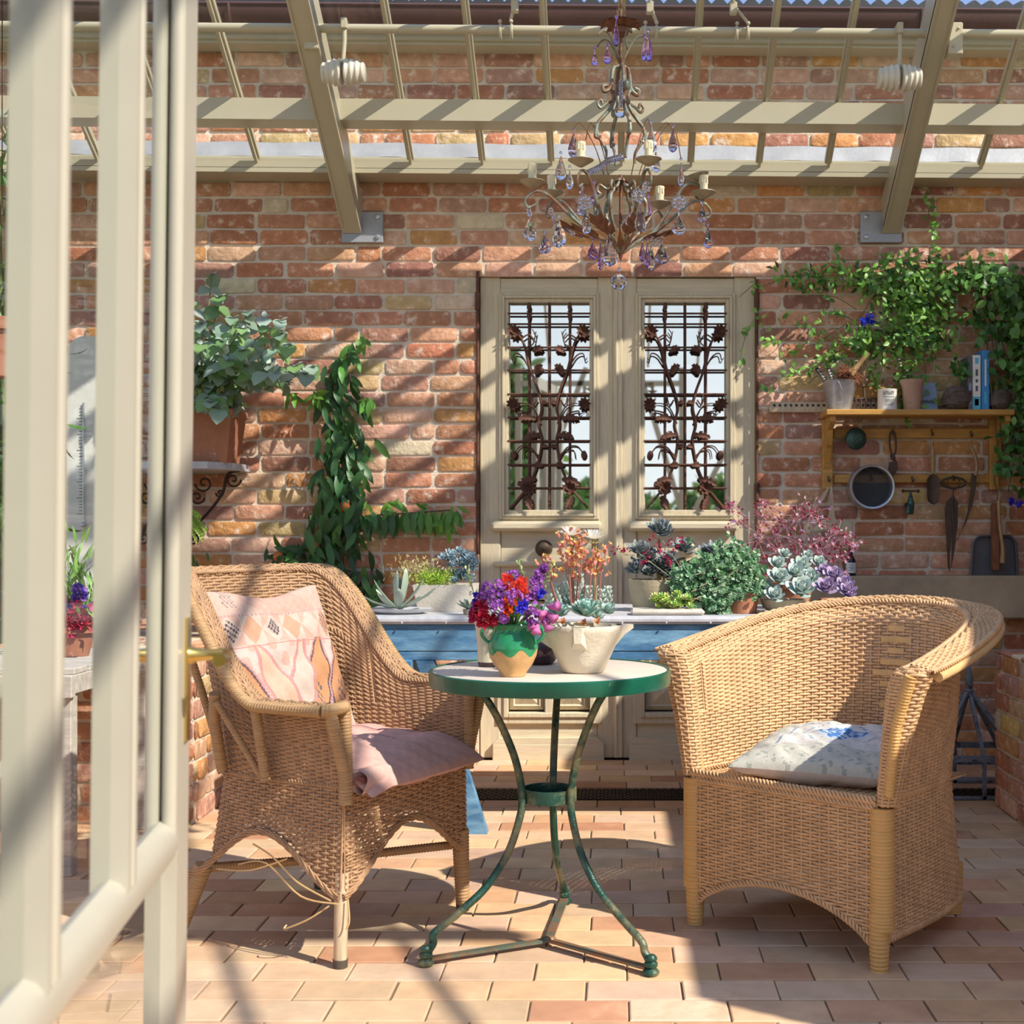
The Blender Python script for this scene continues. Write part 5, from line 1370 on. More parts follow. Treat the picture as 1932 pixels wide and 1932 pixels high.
m = MB()
for px, py, R_, Yd in ((1560,1112,.055,4.70),(1595,1108,.05,4.74),(1575,1090,.05,4.78),(1600,1118,.045,4.68),(1556,1080,.04,4.82),(1606,1125,.03,4.66)):
    ros1(o, 'lavender_rosette', W(px, py, Yd), R_, 24, (.34,.26,.42), (.50,.36,.52), nrm=(r.gauss(0,.15), -.9, 1), Wf=.6, Tf=.16, r=r)
# cloud of pink flower sprays
c = Vector((X_(1495, 5.05), 5.05, TBZ)); o = thing('pink_spray_plant', 'airy cloud of pink and crimson starry flowers on thin stems behind the echeverias', 'potted plant', c)
m = MB(); m.lathe(potprof(.06, .08, .10), c, 32); m.build('pot', M_terra, o)
m = MB(); fm = MB(); r = random.Random(14)
tg = [(1382,955,10),(1395,985,14),(1410,1040,18),(1430,1020,16),(1440,975,16),(1455,1000,20),(1480,985,20),(1505,975,20),(1530,968,18),(1545,985,14),(1500,1020,22),(1470,1040,22),(1520,1050,20),(1545,1020,16),(1580,1005,16),(1595,1015,14),(1570,1030,14),(1590,1050,10),(1585,1085,8),(1460,1075,16),(1425,1060,16),(1380,1050,14),(1610,1030,10),(1555,1045,14),(1440,950,8)]
for px0, py0, s_ in tg:
    e_ = W(px0, py0, 5.0); m.tube(spline([c+GR*.09+Vector((r.uniform(-.04,.04),0,0)), c.lerp(e_, .5)+Vector((0,0,.09)), e_], 5), .0013, 4, col=(.48,.34,.36))
    for k in range(30):
        px, py = r.gauss(px0, s_*.75), r.gauss(py0, s_*.65); p = W(px, py, 5.0+r.uniform(-.06,.06))
        m.tube([e_.lerp(p, .0), p], .0007, 3, col=(.55,.32,.34))
        cc = ((.55,.22,.34),(.66,.34,.44),(.38,.02,.08),(.46,.30,.52),(.72,.48,.52))[r.randrange(5)]
        if r.random() < .30: cc = (.36,.02,.07)
        flower5(fm, p, rv(r)-Vector((0,.7,0)), r.uniform(.007,.011), cc, 5, r, .42)
m.build('stems', M_petal, o); fm.build('flowers', M_petal, o)
# brown bottle on the ledge, two clay tiles
c = Vector((X_(1606, 5.98), 5.99, Z_(1086, 6.0)+.001)); o = thing('glass_bottle', 'small black bottle with white label on the concrete ledge', 'bottle', c)
m = MB(); m.lathe([(0,0),(.021,0),(.022,.003),(.022,.066),(.016,.080),(.009,.088),(.009,.104),(.011,.105),(.011,.122),(0,.123)], c, 24); m.build('body', M_bottle, o)
m = MB(); m.lathe([(.0225,.012),(.0225,.058)], c, 24); lb = m.build('label', M_white, o)
m = MB()
for k, (a0, a1, z) in enumerate(((-.5,.4,.046),(-.6,.5,.036),(-.4,.5,.030),(-.55,.3,.022))):
    m.grid(lambda u, v: (c.x+.0229*sin(a0+(a1-a0)*u), c.y-.0229*cos(a0+(a1-a0)*u), c.z+z+.004*v), 8, 1)
m.build('printing', M_bluegrey, lb)
for px, pyt, lab in ((1545, 1000, 'pale clay roof tile leaning on the brick wall, left one behind the pink flowers'), (1570, 985, 'pale clay roof tile leaning on the brick wall, right one behind the pink flowers')):
    m = MB(); zb = Z_(1086, 6.0)+.001; X = X_(px, 6.0)
    m.add([(X-.05,5.96,zb),(X+.05,5.96,zb),(X+.05,5.975,zb),(X-.05,5.975,zb),(X-.022,6.068,zb+.20),(X+.022,6.068,zb+.20),(X+.022,6.083,zb+.20),(X-.022,6.083,zb+.20)],[(0,3,2,1),(4,5,6,7),(0,1,5,4),(1,2,6,5),(2,3,7,6),(3,0,4,7)])
    m.build('clay_tile', M_palepot, None, smooth=False, label=lab, cat='tile')

# ------------------------------------------------------------------ climbing plants
def shoot(mb, pts, r_=.0022, col=(.16,.20,.06)):
    mb.tube(spline(pts, 5), r_, 5, col=col)
PG = ((.035,.11,.03),(.05,.16,.04),(.08,.22,.05),(.03,.09,.03))
pc = thing('espalier_peach_tree', 'young peach tree with long drooping leaves trained up the brick wall behind the blue table', 'tree', W(650, 1190, 6.0))
m = MB(); wp_ = lambda px, py, y=6.05: W(px, py, y)
m.tube(spline([wp_(655,1300), wp_(648,1150), wp_(645,1020), wp_(655,900), wp_(648,800), wp_(640,720), wp_(665,650)], 6), np.linspace(.013,.004,37), 8)
m.tube(spline([wp_(648,1010), wp_(700,975), wp_(780,968), wp_(855,962)], 6), np.linspace(.007,.003,19), 7); m.tube(spline([wp_(648,1030), wp_(600,1035), wp_(540,1045), wp_(510,1050)], 6), np.linspace(.006,.003,19), 7)
m.tube([wp_(540,1060), wp_(600,1060), wp_(690,1085)], .003, 6)
m.build('branches', M_bark, pc)
m = MB(); r = random.Random(9)
def pl(pts, n, s, L=.105, cols=PG, down=1.5, dep=.05): leafcloud(m, [wp_(*p) for p in pts], n, L, L*.30, cols, down=down, spread=s, r=r, depth=dep, bend=.6, off=.01)
pl([(672,650),(645,700)], 14, .016, .10, ((.10,.28,.05),(.05,.17,.04)), 1.0); pl([(640,700),(640,800)], 58, .036, .115); pl([(645,800),(655,900)], 66, .045, .125); pl([(650,900),(640,1000)], 90, .062, .13)
pl([(640,1000),(640,1070)], 44, .065, .12); pl([(640,1075),(700,1130)], 62, .055, .12); pl([(600,1090),(700,1110)], 30, .045, .12)
pl([(590,1035),(520,1052)], 28, .03, .09, down=.6); pl([(560,1045),(600,1040)], 16, .03, .08)
pl([(680,975),(860,960)], 12, .01, .06, ((.12,.30,.05),), -.5)
for k in range(46):
    p = wp_(670+190*(k/45)**1.0, 972-8*(k/45)); p.x += r.uniform(-.01,.01); m.leaf(p+Vector((0,-.01-.05*r.random(),0)), (r.gauss(0,.12),-.18,-1), (r.gauss(0,.4),-1,.1), r.uniform(.09,.135), .034, .25, jit(((.05,.16,.05),(.09,.24,.06),(.14,.34,.06))[0 if k < 20 else (1 if k < 32 else 2)], .2, r), .3)
pl([(370,1060),(400,1058)], 6, .02, .07)
for p, q_ in ((685,640),(690,760),(700,755),(600,740),(590,750),(735,945),(845,985),(860,960),(560,745)):
    pl([(p,q_),(p+3,q_+3)], 6, .012, .08, ((.16,.36,.05),(.12,.30,.05)), .9)
m.build('leaves', M_leaf, pc)
m = MB()
for px, py in ((650,955),(592,1032),(525,1050)):
    m = MB(); m.ball(W(px, py, 5.99), .024, 14, 10); m.build('peach', M_peach, pc)
# creeper right
cg = ((.09,.22,.03),(.14,.32,.05),(.20,.42,.07),(.05,.14,.03),(.28,.50,.10))
vc = thing('climbing_creeper', 'bright small leaved creeper with blue flowers spreading over the wall above the tool shelf', 'climbing plant', W(1720, 700, 6.0))
m = MB(); sm = MB(); r = random.Random(15)
def cr(pts, n, s, L=.040, cols=cg, dep=.07): leafcloud(m, [wp_(*p) for p in pts], n, L, L*.48, cols, down=.35, spread=s, r=r, depth=dep, off=.008)
cr([(1660,540),(1790,530)], 230, .055); cr([(1680,590),(1770,600)], 330, .062); cr([(1650,650),(1770,650)], 250, .05); cr([(1700,560),(1740,540)], 230, .05, dep=.10)
cr([(1540,525),(1650,530)], 110, .028); cr([(1500,540),(1560,550)], 30, .02); cr([(1600,620),(1650,670)], 70, .03); cr([(1700,690),(1720,760)], 150, .035, .034)
cr([(1600,665),(1660,620)], 60, .028); cr([(1460,525),(1520,520)], 26, .018); cr([(1780,530),(1850,520)], 150, .035); cr([(1545,682),(1580,672)], 50, .022, .034); cr([(1620,535),(1700,510)], 110, .035)
for pts, n in (([(1770,530),(1765,470),(1752,400),(1748,362)], 46), ([(1600,600),(1530,590),(1480,640),(1440,650)], 22), ([(1620,650),(1560,640),(1510,610)], 26), ([(1560,680),(1500,700),(1450,728),(1425,745)], 20),
               ([(1600,690),(1540,650),(1470,680)], 16), ([(1640,700),(1560,700),(1480,705)], 16), ([(1440,540),(1500,520),(1560,525)], 16), ([(1590,525),(1580,490),(1578,465)], 16), ([(1720,480),(1700,490),(1760,500)], 10),
               ([(1430,590),(1405,640),(1395,690)], 9), ([(1700,760),(1715,790)], 14), ([(1490,590),(1455,640),(1430,590)], 10), ([(1660,480),(1690,500)], 8), ([(1395,560),(1430,530)], 6), ([(1640,690),(1660,740)],14)):
    P = [wp_(*p) for p in pts]; shoot(sm, P, .0016)
    leafcloud(m, P, n, .036, .019, ((.20,.42,.08),(.30,.52,.12),(.12,.30,.05)), down=-.1, spread=.010, r=r, depth=.015, off=.008)
for k in range(26):
    a = wp_(r.uniform(1540,1790), r.uniform(520,660)); b_ = a+Vector((r.uniform(-.25,.1),0,r.uniform(-.2,.1))); shoot(sm, [a, (a+b_)/2+Vector((0,-.03,.02)), b_], .0018)
m.build('leaves', M_leaf, vc); sm.build('stems', M_leaf, vc)
m = MB()
for px, py in ((1627,608),(1640,596),(1645,606),(1638,604)):
    for k in range(4): flower5(m, W(px, py, 5.93)+rv(r)*.008, rv(r)-Vector((0,1,0)), .016, (.03,.06,.60), 5, r, .7)
m.build('blue_flowers', M_petal, vc)
dg = ((.06,.17,.03),(.10,.25,.05),(.035,.10,.02),(.16,.33,.07))
vd = thing('wall_vine', 'dense dark green vine hanging down the wall at the right edge', 'climbing plant', W(1890, 900, 6.0))
m = MB(); r = random.Random(16)
cr2 = lambda pts, n, s, L=.055, dep=.10: leafcloud(m, [W(p[0], p[1], 5.95) for p in pts], n, L, L*.55, dg, down=.7, spread=s, r=r, depth=dep, off=.03)
cr2([(1850,545),(1970,560)], 230, .05); cr2([(1890,580),(1960,680)], 280, .062); cr2([(1905,680),(1950,800)], 260, .05); cr2([(1920,800),(1960,930)], 250, .045); cr2([(1830,570),(1870,630)], 40, .03, .045, .03); cr2([(1795,690),(1820,700)], 26, .02, .04, .03); cr2([(1874,872),(1900,885)], 24, .018); cr2([(1820,530),(1880,520)], 50, .025)
m.build('leaves', M_leaf, vd)
m = MB(); 
for k in range(14):
    a = W(r.uniform(1850,1950), 530, 5.97); b_ = W(r.uniform(1880,1950), r.uniform(700,930), 5.93); shoot(m, [a, (a+b_)/2+Vector((r.uniform(-.05,.05),-.04,0)), b_], .003, (.10,.09,.04))
m.build('stems', M_leaf, vd)
m = MB()
for px, py in ((1908,948),(1922,950)):
    for k in range(4): flower5(m, W(px, py, 5.86)+rv(r)*.01, rv(r)-Vector((0,1,0)), .018, (.07,.05,.55), 5, r, .7)
m.build('blue_flowers', M_petal, vd)

# ------------------------------------------------------------------ left corner: bracket shelf, pot, thermometer, bench
SY = 5.78; SZ = Z_(872, SY)
o = thing('bracket_shelf', 'small marble shelf on curled black iron brackets in the left corner', 'shelf', W(380, 880, 5.95))
m = MB(); x0, x1 = X_(240, SY), X_(462, 6.0)
outl = [(x0,5.72),(X_(395,5.75),5.72),(X_(425,5.8),5.80),(X_(450,5.9),5.90),(x1,6.0),(x1,6.085),(x0,6.085)]
m.prism([(a, b) for a, b in outl], SZ-.03, SZ, axis='z'); m.build('marble_top', M_zinc, o, smooth=False)
for pxb in (395, 300):
    m = MB(); Yb = 6.0; q = lambda px, py: W(px+pxb-395, py, Yb)
    m.tube(spline([q(452,888), q(430,895), q(420,930), q(395,965), q(372,990), q(360,1020)], 6), .007, 7); m.tube([q(340,885), q(455,884)], .008, 6); m.tube([q(350,885), q(352,1035)], .008, 6)
    for cx, cy, R_, dr in ((440,905,15,1),(385,912,17,-1),(372,938,14,1),(415,930,8,-1),(365,1015,13,-1)):
        P = [q(cx+dr*R_*(1-t/13)*cos(t*.75), cy+R_*(1-t/13)*sin(t*.75)) for t in np.linspace(0, 11.5, 34)]; m.tube(P, .0048, 6)
    m.build('iron_bracket', M_darkiron, o)
o = thing('square_terracotta_planter', 'weathered square terracotta planter on the marble bracket shelf', 'planter', W(370, 870, 5.85))
m = MB(); xa, xb = X_(300, 5.75), X_(434, 5.75); zt = Z_(770, 5.75); i_ = .025
m.add([(xa+i_,5.76+i_,SZ),(xb-i_,5.76+i_,SZ),(xb-i_,6.0-i_,SZ),(xa+i_,6.0-i_,SZ),(xa,5.76,zt-.03),(xb,5.76,zt-.03),(xb,6.0,zt-.03),(xa,6.0,zt-.03)],[(0,3,2,1),(0,1,5,4),(1,2,6,5),(2,3,7,6),(3,0,4,7)])
m.bbox(xa-.008, xb+.008, 5.752, 6.008, zt-.032, zt, .005); m.build('planter_box', M_terra, o, smooth=False)
m = MB(); m.box(xa+.02, xb-.02, 5.78, 5.98, zt-.01, zt+.002); m.build('soil', M_soil, o)
gp = thing('grey_leaved_plant', 'big bushy plant with heart shaped grey green leaves growing from the square planter', 'plant', W(400, 775, 5.85))
m = MB(); sm = MB(); r = random.Random(20)
GG = ((.26,.38,.28),(.33,.45,.35),(.20,.36,.14),(.42,.52,.46),(.25,.42,.16))
base = W(385, 775, 5.88)
tips = [(400,520),(415,560),(440,600),(470,590),(500,600),(530,630),(500,660),(460,660),(420,640),(380,610),(560,690),(590,690),(520,700),(480,710),(440,720),(540,720),(400,700),(370,680),(360,570),(420,745),(400,760),(450,750),(350,620),(345,700),(490,640),(545,650),(460,620),(380,650),(430,680),(330,560),(310,640),(330,730),(580,705),(415,770),(440,768),(510,680),(530,605)]
for px, py in tips:
    Yt = r.uniform(5.55, 5.95); e_ = W(px, py, Yt); mid = base.lerp(e_, .5)+Vector((0, -.02, .05)); P = spline([base, mid, e_], 6); sm.tube(P, np.linspace(.005,.002,13), 6, col=(.24,.28,.14))
    for i, p in enumerate(P):
        if i < 4: continue
        if i % 2: continue
        for s_ in (0, 1):
            a = i*1.57+s_*pi+i*.4; d = Vector((cos(a), sin(a)*.8-.3, -.55+r.gauss(0,.25)))
            k = r.uniform(.055,.095)
            m.leaf(p, d, Vector((r.gauss(0,.3),-.8,.9)), k, k*.85, .5, jit(GG[r.randrange(5)], .12, r), .22, 1.0)
    for k in range(5):
        a = r.uniform(0, 6.28); m.leaf(e_, (cos(a), sin(a)*.5-.5, r.uniform(-.3,.6)), (0,-.5,1), .035, .026, .3, jit((.42,.52,.47), .1, r), .2)
for k in range(260):
    m.leaf(W(r.gauss(380,36), r.gauss(735,26), r.uniform(5.7,5.95)), rv(r), (0,-1,.5), .03, .02, .3, jit((.22,.28,.07), .25, r))
m.build('leaves', M_leaf, gp); sm.build('stems', M_leaf, gp)
fe = MB(); r = random.Random(22); c = W(340, 985, 5.9)
for k in range(26):
    a = r.uniform(-.9, 2.4); L = r.uniform(.10,.2); d = Vector((cos(a), -.5, .55+.5*sin(a))).normalized()
    for i in range(14):
        t = (i+1)/14; p = c + d*L*t - GR*(.16*t*t*.7)
        for s_ in (-1, 1): fe.leaf(p, Vector((s_*.3, -.2, s_*.9))+d*.7, (0,-1,.3), .032*(1-t*.6), .009, .2, jit((.34,.52,.08), .2, r))
m = fe; o = thing('potted_fern', 'lime green fern under the bracket shelf', 'fern', W(340, 1010, 5.9)); m.build('fronds', M_leaf, o)
m = MB(); m.lathe(potprof(.05,.07,.1), W(335, 1035, 5.9), 24); m.build('pot', M_terra, o)
# wide wooden bench on the left with flowers, tall white thermometer board
o = thing('slatted_bench', 'silvered slatted wooden potting bench seen through the glass door', 'bench', (-2.0, 4.6, 0))
m = MB(); bz = Z_(1215, 4.9)
for k in range(6): m.bbox(-2.55, -1.66, 4.05+k*.12, 4.15+k*.12, bz-.02, bz, .003)
m.build('slats', M_slat, o, smooth=False)
m = MB(); m.bbox(-2.55, -1.66, 4.03, 4.06, bz-.09, bz-.02, .003); m.bbox(-1.70, -1.66, 4.06, 4.74, bz-.08, bz-.02, .003); m.build('frame', M_slat, o, smooth=False)
for x_, y_ in ((-2.5, 4.05), (-1.72, 4.05), (-2.5, 4.68), (-1.72, 4.68)):
    m = MB(); m.bbox(x_, x_+.05, y_, y_+.05, 0, bz-.03, .003); m.build('leg', M_slat, o, smooth=False)
m = MB(); m.beam((-1.7,4.1,bz-.05), (-1.98,4.1,bz-.42), .035, .03); m.build('brace', M_slat, o, smooth=False)
c = Vector((X_(138, 4.45), 4.45, bz+.001)); o = thing('potted_petunias', 'pot of crimson and violet flowers with green spikes on the slatted bench', 'potted plant', c)
m = MB(); m.lathe(potprof(.05,.075,.10), c, 28); m.build('pot', M_terra, o)
m = MB(); r = random.Random(30)
for k in range(220): m.leaf(c+Vector((r.gauss(0,.045), r.gauss(0,.03), .10+abs(r.gauss(0,.12)))), rv(r)+GR*1.5, rv(r), .07, .012, .4, jit((.26,.46,.12), .25, r))
m.build('leaves', M_leaf, o)
m = MB()
for k in range(60):
    px, py = r.gauss(135,16), r.gauss(1165,16); flower5(m, W(px, py, 4.38), rv(r)-Vector((0,1,0)), .022, ((.55,.04,.10),(.50,.05,.20),(.12,.06,.50))[r.randrange(3) if py < 1150 else 0], 5, r)
for k in range(22): flower5(m, W(r.gauss(150,6), r.gauss(1118,12), 4.38), rv(r)-Vector((0,1,0)), .02, ((.10,.06,.60),(.34,.16,.55))[k%2], 5, r)
m.build('flowers', M_petal, o)
o = thing('thermometer_board', 'tall white wooden thermometer board with rounded top in the left corner', 'thermometer', W(140, 1010, 5.9))
m = MB(); x0, x1 = X_(125, 5.9)+0, X_(205, 5.9); zt, zb = Z_(665, 5.9), .645; cx = (x0+x1)/2; rr_ = (x1-x0)/2
m.prism([(x0,zb),(x1,zb)]+[(cx+rr_*cos(a), zt+rr_*.8*sin(a)) for a in np.linspace(0, pi, 16)], 5.9, 5.925); m.build('board', M_white, o, smooth=False)
m = MB(); X = X_(157, 5.89); m.tube([(X, 5.893, Z_(985,5.9)), (X, 5.893, Z_(760,5.9))], .0045, 8); m.ball((X,5.893,Z_(990,5.9)), .013); m.build('tube', M_galv, o)
m = MB()
for k in range(34): m.box(X-.022-(.010 if k % 5 == 0 else 0), X-.008, 5.8985, 5.8999, Z_(970-k*6, 5.9), Z_(970-k*6, 5.9)+.0025)
m.build('scale_marks', M_slate, o, smooth=False)
bm_ = thing('bamboo_clump', 'tall leafy green bamboo in the far left corner, seen past the door glass', 'plant', (-2.43, 5.2, 0))
m = MB(); sm = MB(); r = random.Random(33)
for k in range(14):
    x_, y_ = r.uniform(-2.5,-2.36), r.uniform(4.95,5.6); top = Vector((x_+r.uniform(-.04,.08), y_-.05, r.uniform(1.9,2.75))); sm.tube([(x_,y_,0), (x_,y_,1.2), top], .009, 6, col=(.22,.26,.08))
    for i in range(60): 
        t = r.uniform(.25,1); p = Vector((x_,y_,0)).lerp(top, t); m.leaf(p+rv(r)*.06, rv(r)-GR*.8, rv(r), .11, .018, .6, jit((.12,.26,.06), .3, r))
m.build('leaves', M_leaf, bm_); sm.build('canes', M_leaf, bm_)
m = MB(); c = Vector((X_(4, 4.6), 4.6, Z_(712, 4.6))); m.lathe(potprof(.06,.09,.20), c, 28)
o = thing('hanging_clay_pot', 'large terracotta pot on a wire hanger at the left edge, seen past the door glass', 'pot', c); m.build('pot', M_terra, o)
m = MB(); m.tube([c+Vector((-.09,0,.19)), c+Vector((0,0,.6)), c+Vector((.09,0,.19))], .002, 5); m.tube([c+Vector((0,0,.6)), (c.x,4.6,rz(4.6)-.02)], .002, 5)
m.tube([c+Vector((-.095,0,.19)), c+Vector((-.06,0,-.004)), c+Vector((.06,0,-.004)), c+Vector((.095,0,.19))], .002, 5); m.build('wire_hanger', M_darkiron, o)
# ------------------------------------------------------------------ tool shelf and what is on it
sy = 5.97
o = thing('tool_shelf', 'honey pine wall shelf with two peg rails for garden tools beneath', 'shelf', W(1720, 922, 6.08))
shz = Z_(772, 5.86)
m = MB(); m.bbox(X_(1559, 5.86), X_(1916, 5.86), 5.86, 6.06, shz-.026, shz, .004); m.build('shelf_board', M_shelf, o, smooth=False)
for x0, x1, zt in ((1552, 1572, 745), (1868, 1886, 790)):
    m = MB(); m.bbox(X_(x0, 6.05), X_(x1, 6.05), 6.05, 6.088, Z_(924, 6.05), Z_(zt, 6.05) if x0 > 1600 else shz-.027, .004); m.build('upright', M_shelf, o, smooth=False)
for xc in (1567, 1894):
    m = MB(); X = X_(xc, 5.95); h = .16 if xc < 1700 else .085
    m.prism([(6.05, shz-.027), (5.885, shz-.027), (5.885, shz-.05), (5.91, shz-.066), (5.955, shz-.085), (5.975, shz-.085-h*.4), (6.0, shz-.085-h*.5), (6.05, shz-.10-h)], X-.012, X+.012, axis='x'); m.build('corbel', M_shelf, o, smooth=False)
for a, b, xa, xb in ((808, 827, 1573, 1867), (895, 911, 1573, 1867)):
    m = MB(); m.bbox(X_(xa, 6.07), X_(xb, 6.07), 6.066, 6.086, Z_(b, 6.07), Z_(a, 6.07), .003); m.build('peg_rail', M_shelf, o, smooth=False)
m = MB(); m.bbox(X_(1560, 6.07), X_(1700, 6.07), 6.07, 6.086, Z_(750, 6.07), Z_(730, 6.07), .003); m.build('back_rail', M_shelf, o, smooth=False)
for px, py in ((1643,898),(1721,900),(1758,812),(1832,815),(1798,898),(1684,812),(1563,900),(1882,872),(1614,820)):
    P = [W(px, py, 6.07), W(px, py-1, 6.045), W(px, py+5, 6.035), W(px+2, py+9, 6.04), W(px+4, py+3, 6.035)]; m = MB(); m.tube(spline(P, 4), .003, 6); m.build('hook', M_tooliron, o)
m = MB(); za, zb = Z_(778, 6.07), Z_(758, 6.07); m.bbox(X_(1452, 6.07), X_(1658, 6.07), 6.07, 6.09, za, zb, .003)
o2 = thing('dibber_rail', 'narrow drilled wooden rail left of the tool shelf', 'rail', (X_(1500, 6.07), 6.08, za)); m.build('rail', M_barewood, o2, smooth=False)
m = MB()
for k in range(19):
    X = X_(1461+k*10.4, 6.07); m.lathe([(0,0),(.0065,0),(.0065,.0015),(0,.0015)], (X, 6.0699, (za+zb)/2+.008), 10, Matrix.Rotation(pi/2, 3, 'X'))
m.build('drilled_holes', M_black, o2, smooth=False)
T0 = shz+.001; TY = 5.94
c = Vector((X_(1584, TY), TY, T0)); o = thing('metal_bucket', 'small shiny galvanised bucket at the left end of the tool shelf', 'bucket', c)
hb_ = Z_(719, TY)-T0; r1 = 32*TY/F; r0 = 22*TY/F
m = MB(); m.lathe([(0,.004),(r0-.003,.004),(r0-.002,0),(r0,0),(r0+.001,.008),(r1-.001,hb_*.97),(r1+.002,hb_),(r1-.002,hb_+.001),(r1-.003,hb_*.95),(r0-.001,.006)], c, 40); m.build('pail', M_galv, o)
m = MB(); 
for s_ in (-1,): m.tube(spline([c+Vector((-.035,-.066,hb_*.75)), c+Vector((-.02,-.072,hb_*.95)), c+Vector((0,-.072,hb_*.6)), c+Vector((.002,-.062,hb_*.3)), c+Vector((-.02,-.06,hb_*.2))], 5), .0018, 6)
m.build('bail_handle', M_galv, o)
for px0, py0, px1, py1, lab in ((1560,722,1540,694,'dark painted plant label with pale marks, leftmost in the bucket'), (1572,720,1562,694,'dark painted plant label with pale marks, beside the brush in the bucket')):
    m = MB(); a, b_ = W(px0, py0, TY-.02), W(px1, py1, TY-.03); m.beam(a, b_, .016, .003, up=(0,-1,0)); d = (b_-a)
    q = m.build('plant_label', M_black, None, smooth=False, label=lab, cat='label', group='plant labels in the bucket')
    m = MB()
    for k in range(7): 
        t = .25+.1*k; p = a.lerp(b_, t)+Vector((0,-.0025,0)); m.beam(p-Vector((.004,0,.001)), p+Vector((.004,0,.001+.004*(k%2))), .003, .001, up=(0,-1,0))
    g_ = m.build('lettering', M_white, q, smooth=False)
m = MB(); r = random.Random(40); bc_ = W(1598, 708, TY-.0); hd = (W(1637,666,TY-.03)-W(1606,704,TY-.02)).normalized()
o = thing('garden_brush', 'round bristle brush with wooden handle standing in the galvanised bucket', 'brush', W(1600, 720, TY))
for k in range(520):
    d = (rv(r)*.75-hd*.5+Vector((-.1,0,-.1))).normalized(); b0 = W(1606,703,TY-.01); m.tube([b0+rv(r)*.014, b0+d*r.uniform(.05,.075)], .0011, 3)
m.build('bristles', M_bristle, o)
m = MB(); m.tube([W(1604,706,TY-.02), W(1614,695,TY-.02), W(1625,682,TY-.025), W(1638,665,TY-.03)], [.022,.012,.010,.0135], 12); m.build('handle', M_toolwood, o)
m = MB(); o = thing('hand_fork', 'five tined iron hand fork propped between the bucket and the white tin', 'garden fork', W(1632, 772, TY+.05))
for k in range(5):
    X = 1615+k*9; m.tube(spline([W(1631,752,TY+.06), W(X,752,TY+.05), W(X+1,760,TY+.03), W(X+1,771.5,TY+.03)], 4), .0035, 6)
m.tube([W(1631,754,TY+.06), W(1629,728,TY+.07)], .0055, 8); m.build('tines', M_tooliron, o)
m = MB(); m.tube([W(1629,730,TY+.07), W(1628,705,TY+.08), W(1627,680,TY+.09)], [.009,.011,.009], 10); m.build('handle', M_toolwood, o)
c = Vector((X_(1674, TY), TY, T0)); o = thing('white_tin', 'round white tin with grey lettering on the tool shelf', 'tin', c)
rt, ht = 18*TY/F, Z_(735, TY)-T0
m = MB(); m.lathe([(0,0),(rt,0),(rt+.001,.003),(rt,.005),(rt,ht-.005),(rt+.0015,ht-.002),(rt,ht),(rt-.003,ht-.002),(0,ht-.004)], c, 36); m.build('can', M_white, o)
m = MB()
def arcstroke(m, c, R_, a0, a1, z0, z1, w):
    m.grid(lambda u, v: (c.x+R_*sin(a0+(a1-a0)*u), c.y-R_*cos(a0+(a1-a0)*u), c.z+z0+(z1-z0)*u+w*v), 4, 1)
for k, ch in enumerate('MOSH'):
    a = -.62+k*.3
    arcstroke(m, c, rt+.0012, a, a+.05, ht*.70, ht*.70, .018); arcstroke(m, c, rt+.0012, a+.17, a+.22, ht*.70, ht*.70, .018)
    arcstroke(m, c, rt+.0012, a+.04, a+.18, ht*(.70+.16*(k%2)), ht*(.70+.1), .004)
arcstroke(m, c, rt+.0012, -.6, .6, ht*.60, ht*.60, .003)
for z in (.50,.44,.38,.30,.22): arcstroke(m, c, rt+.0012, -.5, .55-.3*(z*10%1), ht*z, ht*z, .0022)
m.build('lettering', M_slate, o)
c = Vector((X_(1721, TY), TY, T0)); h_ = Z_(717, TY)-T0
pot_obj('clay_pot', 'empty pale terracotta long tom pot on the tool shelf', 'pot', c, [(0,0),(.036,0),(.038,.004),(.047,h_*.80),(.050,h_*.84),(.054,h_*.90),(.056,h_),(.052,h_),(.045,h_*.85),(.04,h_*.3),(0,h_*.3)], M_palepot)
m = MB(); x0, x1 = X_(1740, TY), X_(1773, TY); m.add([(x0,TY+.03,T0),(x1,TY+.03,T0),(x1,TY+.036,T0),(x0,TY+.036,T0),(x0+.002,TY+.07,Z_(722,6)),(x1-.002,TY+.07,Z_(722,6)),(x1-.002,TY+.076,Z_(722,6)),(x0+.002,TY+.076,Z_(722,6))],[(0,3,2,1),(4,5,6,7),(0,1,5,4),(1,2,6,5),(2,3,7,6),(3,0,4,7)])
q = m.build('seed_packet', M_bluegrey, None, smooth=False, label='blue grey card packet leaning behind the terracotta pot on the shelf', cat='packet')
m = MB()
for k in range(6): m.box(x0+.010+k*.0095, x0+.016+k*.0095, TY+.034, TY+.040, T0+.040, T0+.052-(.003 if k%2 else 0))
m.build('lettering', M_slate, q, smooth=False)
for (cx, rx, h0, lab, sd) in ((1805, 27, 44, 'squat dark ball of garden twine left of the books', 1), (1886, 21, 38, 'dark ball of garden twine at the right end of the shelf', 2)):
    m = MB(); r = random.Random(sd); R_ = rx*TY/F; hh = h0*TY/F; c = Vector((X_(cx, TY), TY, T0))
    m.lathe([(R_*.35, .001)]+[(R_*(.55+.47*sin(pi*t)**.7), .001+hh*t) for t in np.linspace(.08, 1, 10)]+[(R_*.3, hh*.98),(R_*.25,hh*.7)], c, 24)
    for k in range(26):
        a0 = r.uniform(0, pi); tl = r.uniform(.15,.85); m.tube([c+Vector((R_*1.02*cos(a), R_*1.02*sin(a), max(.003, hh*.5+hh*.36*sin(a+a0)*tl+r.uniform(-.004,.004)))) for a in np.linspace(0, 2*pi, 20)[:-1]], .0025, 5, closed=True)
    m.build('twine_ball', M_twine, None, label=lab, cat='twine')
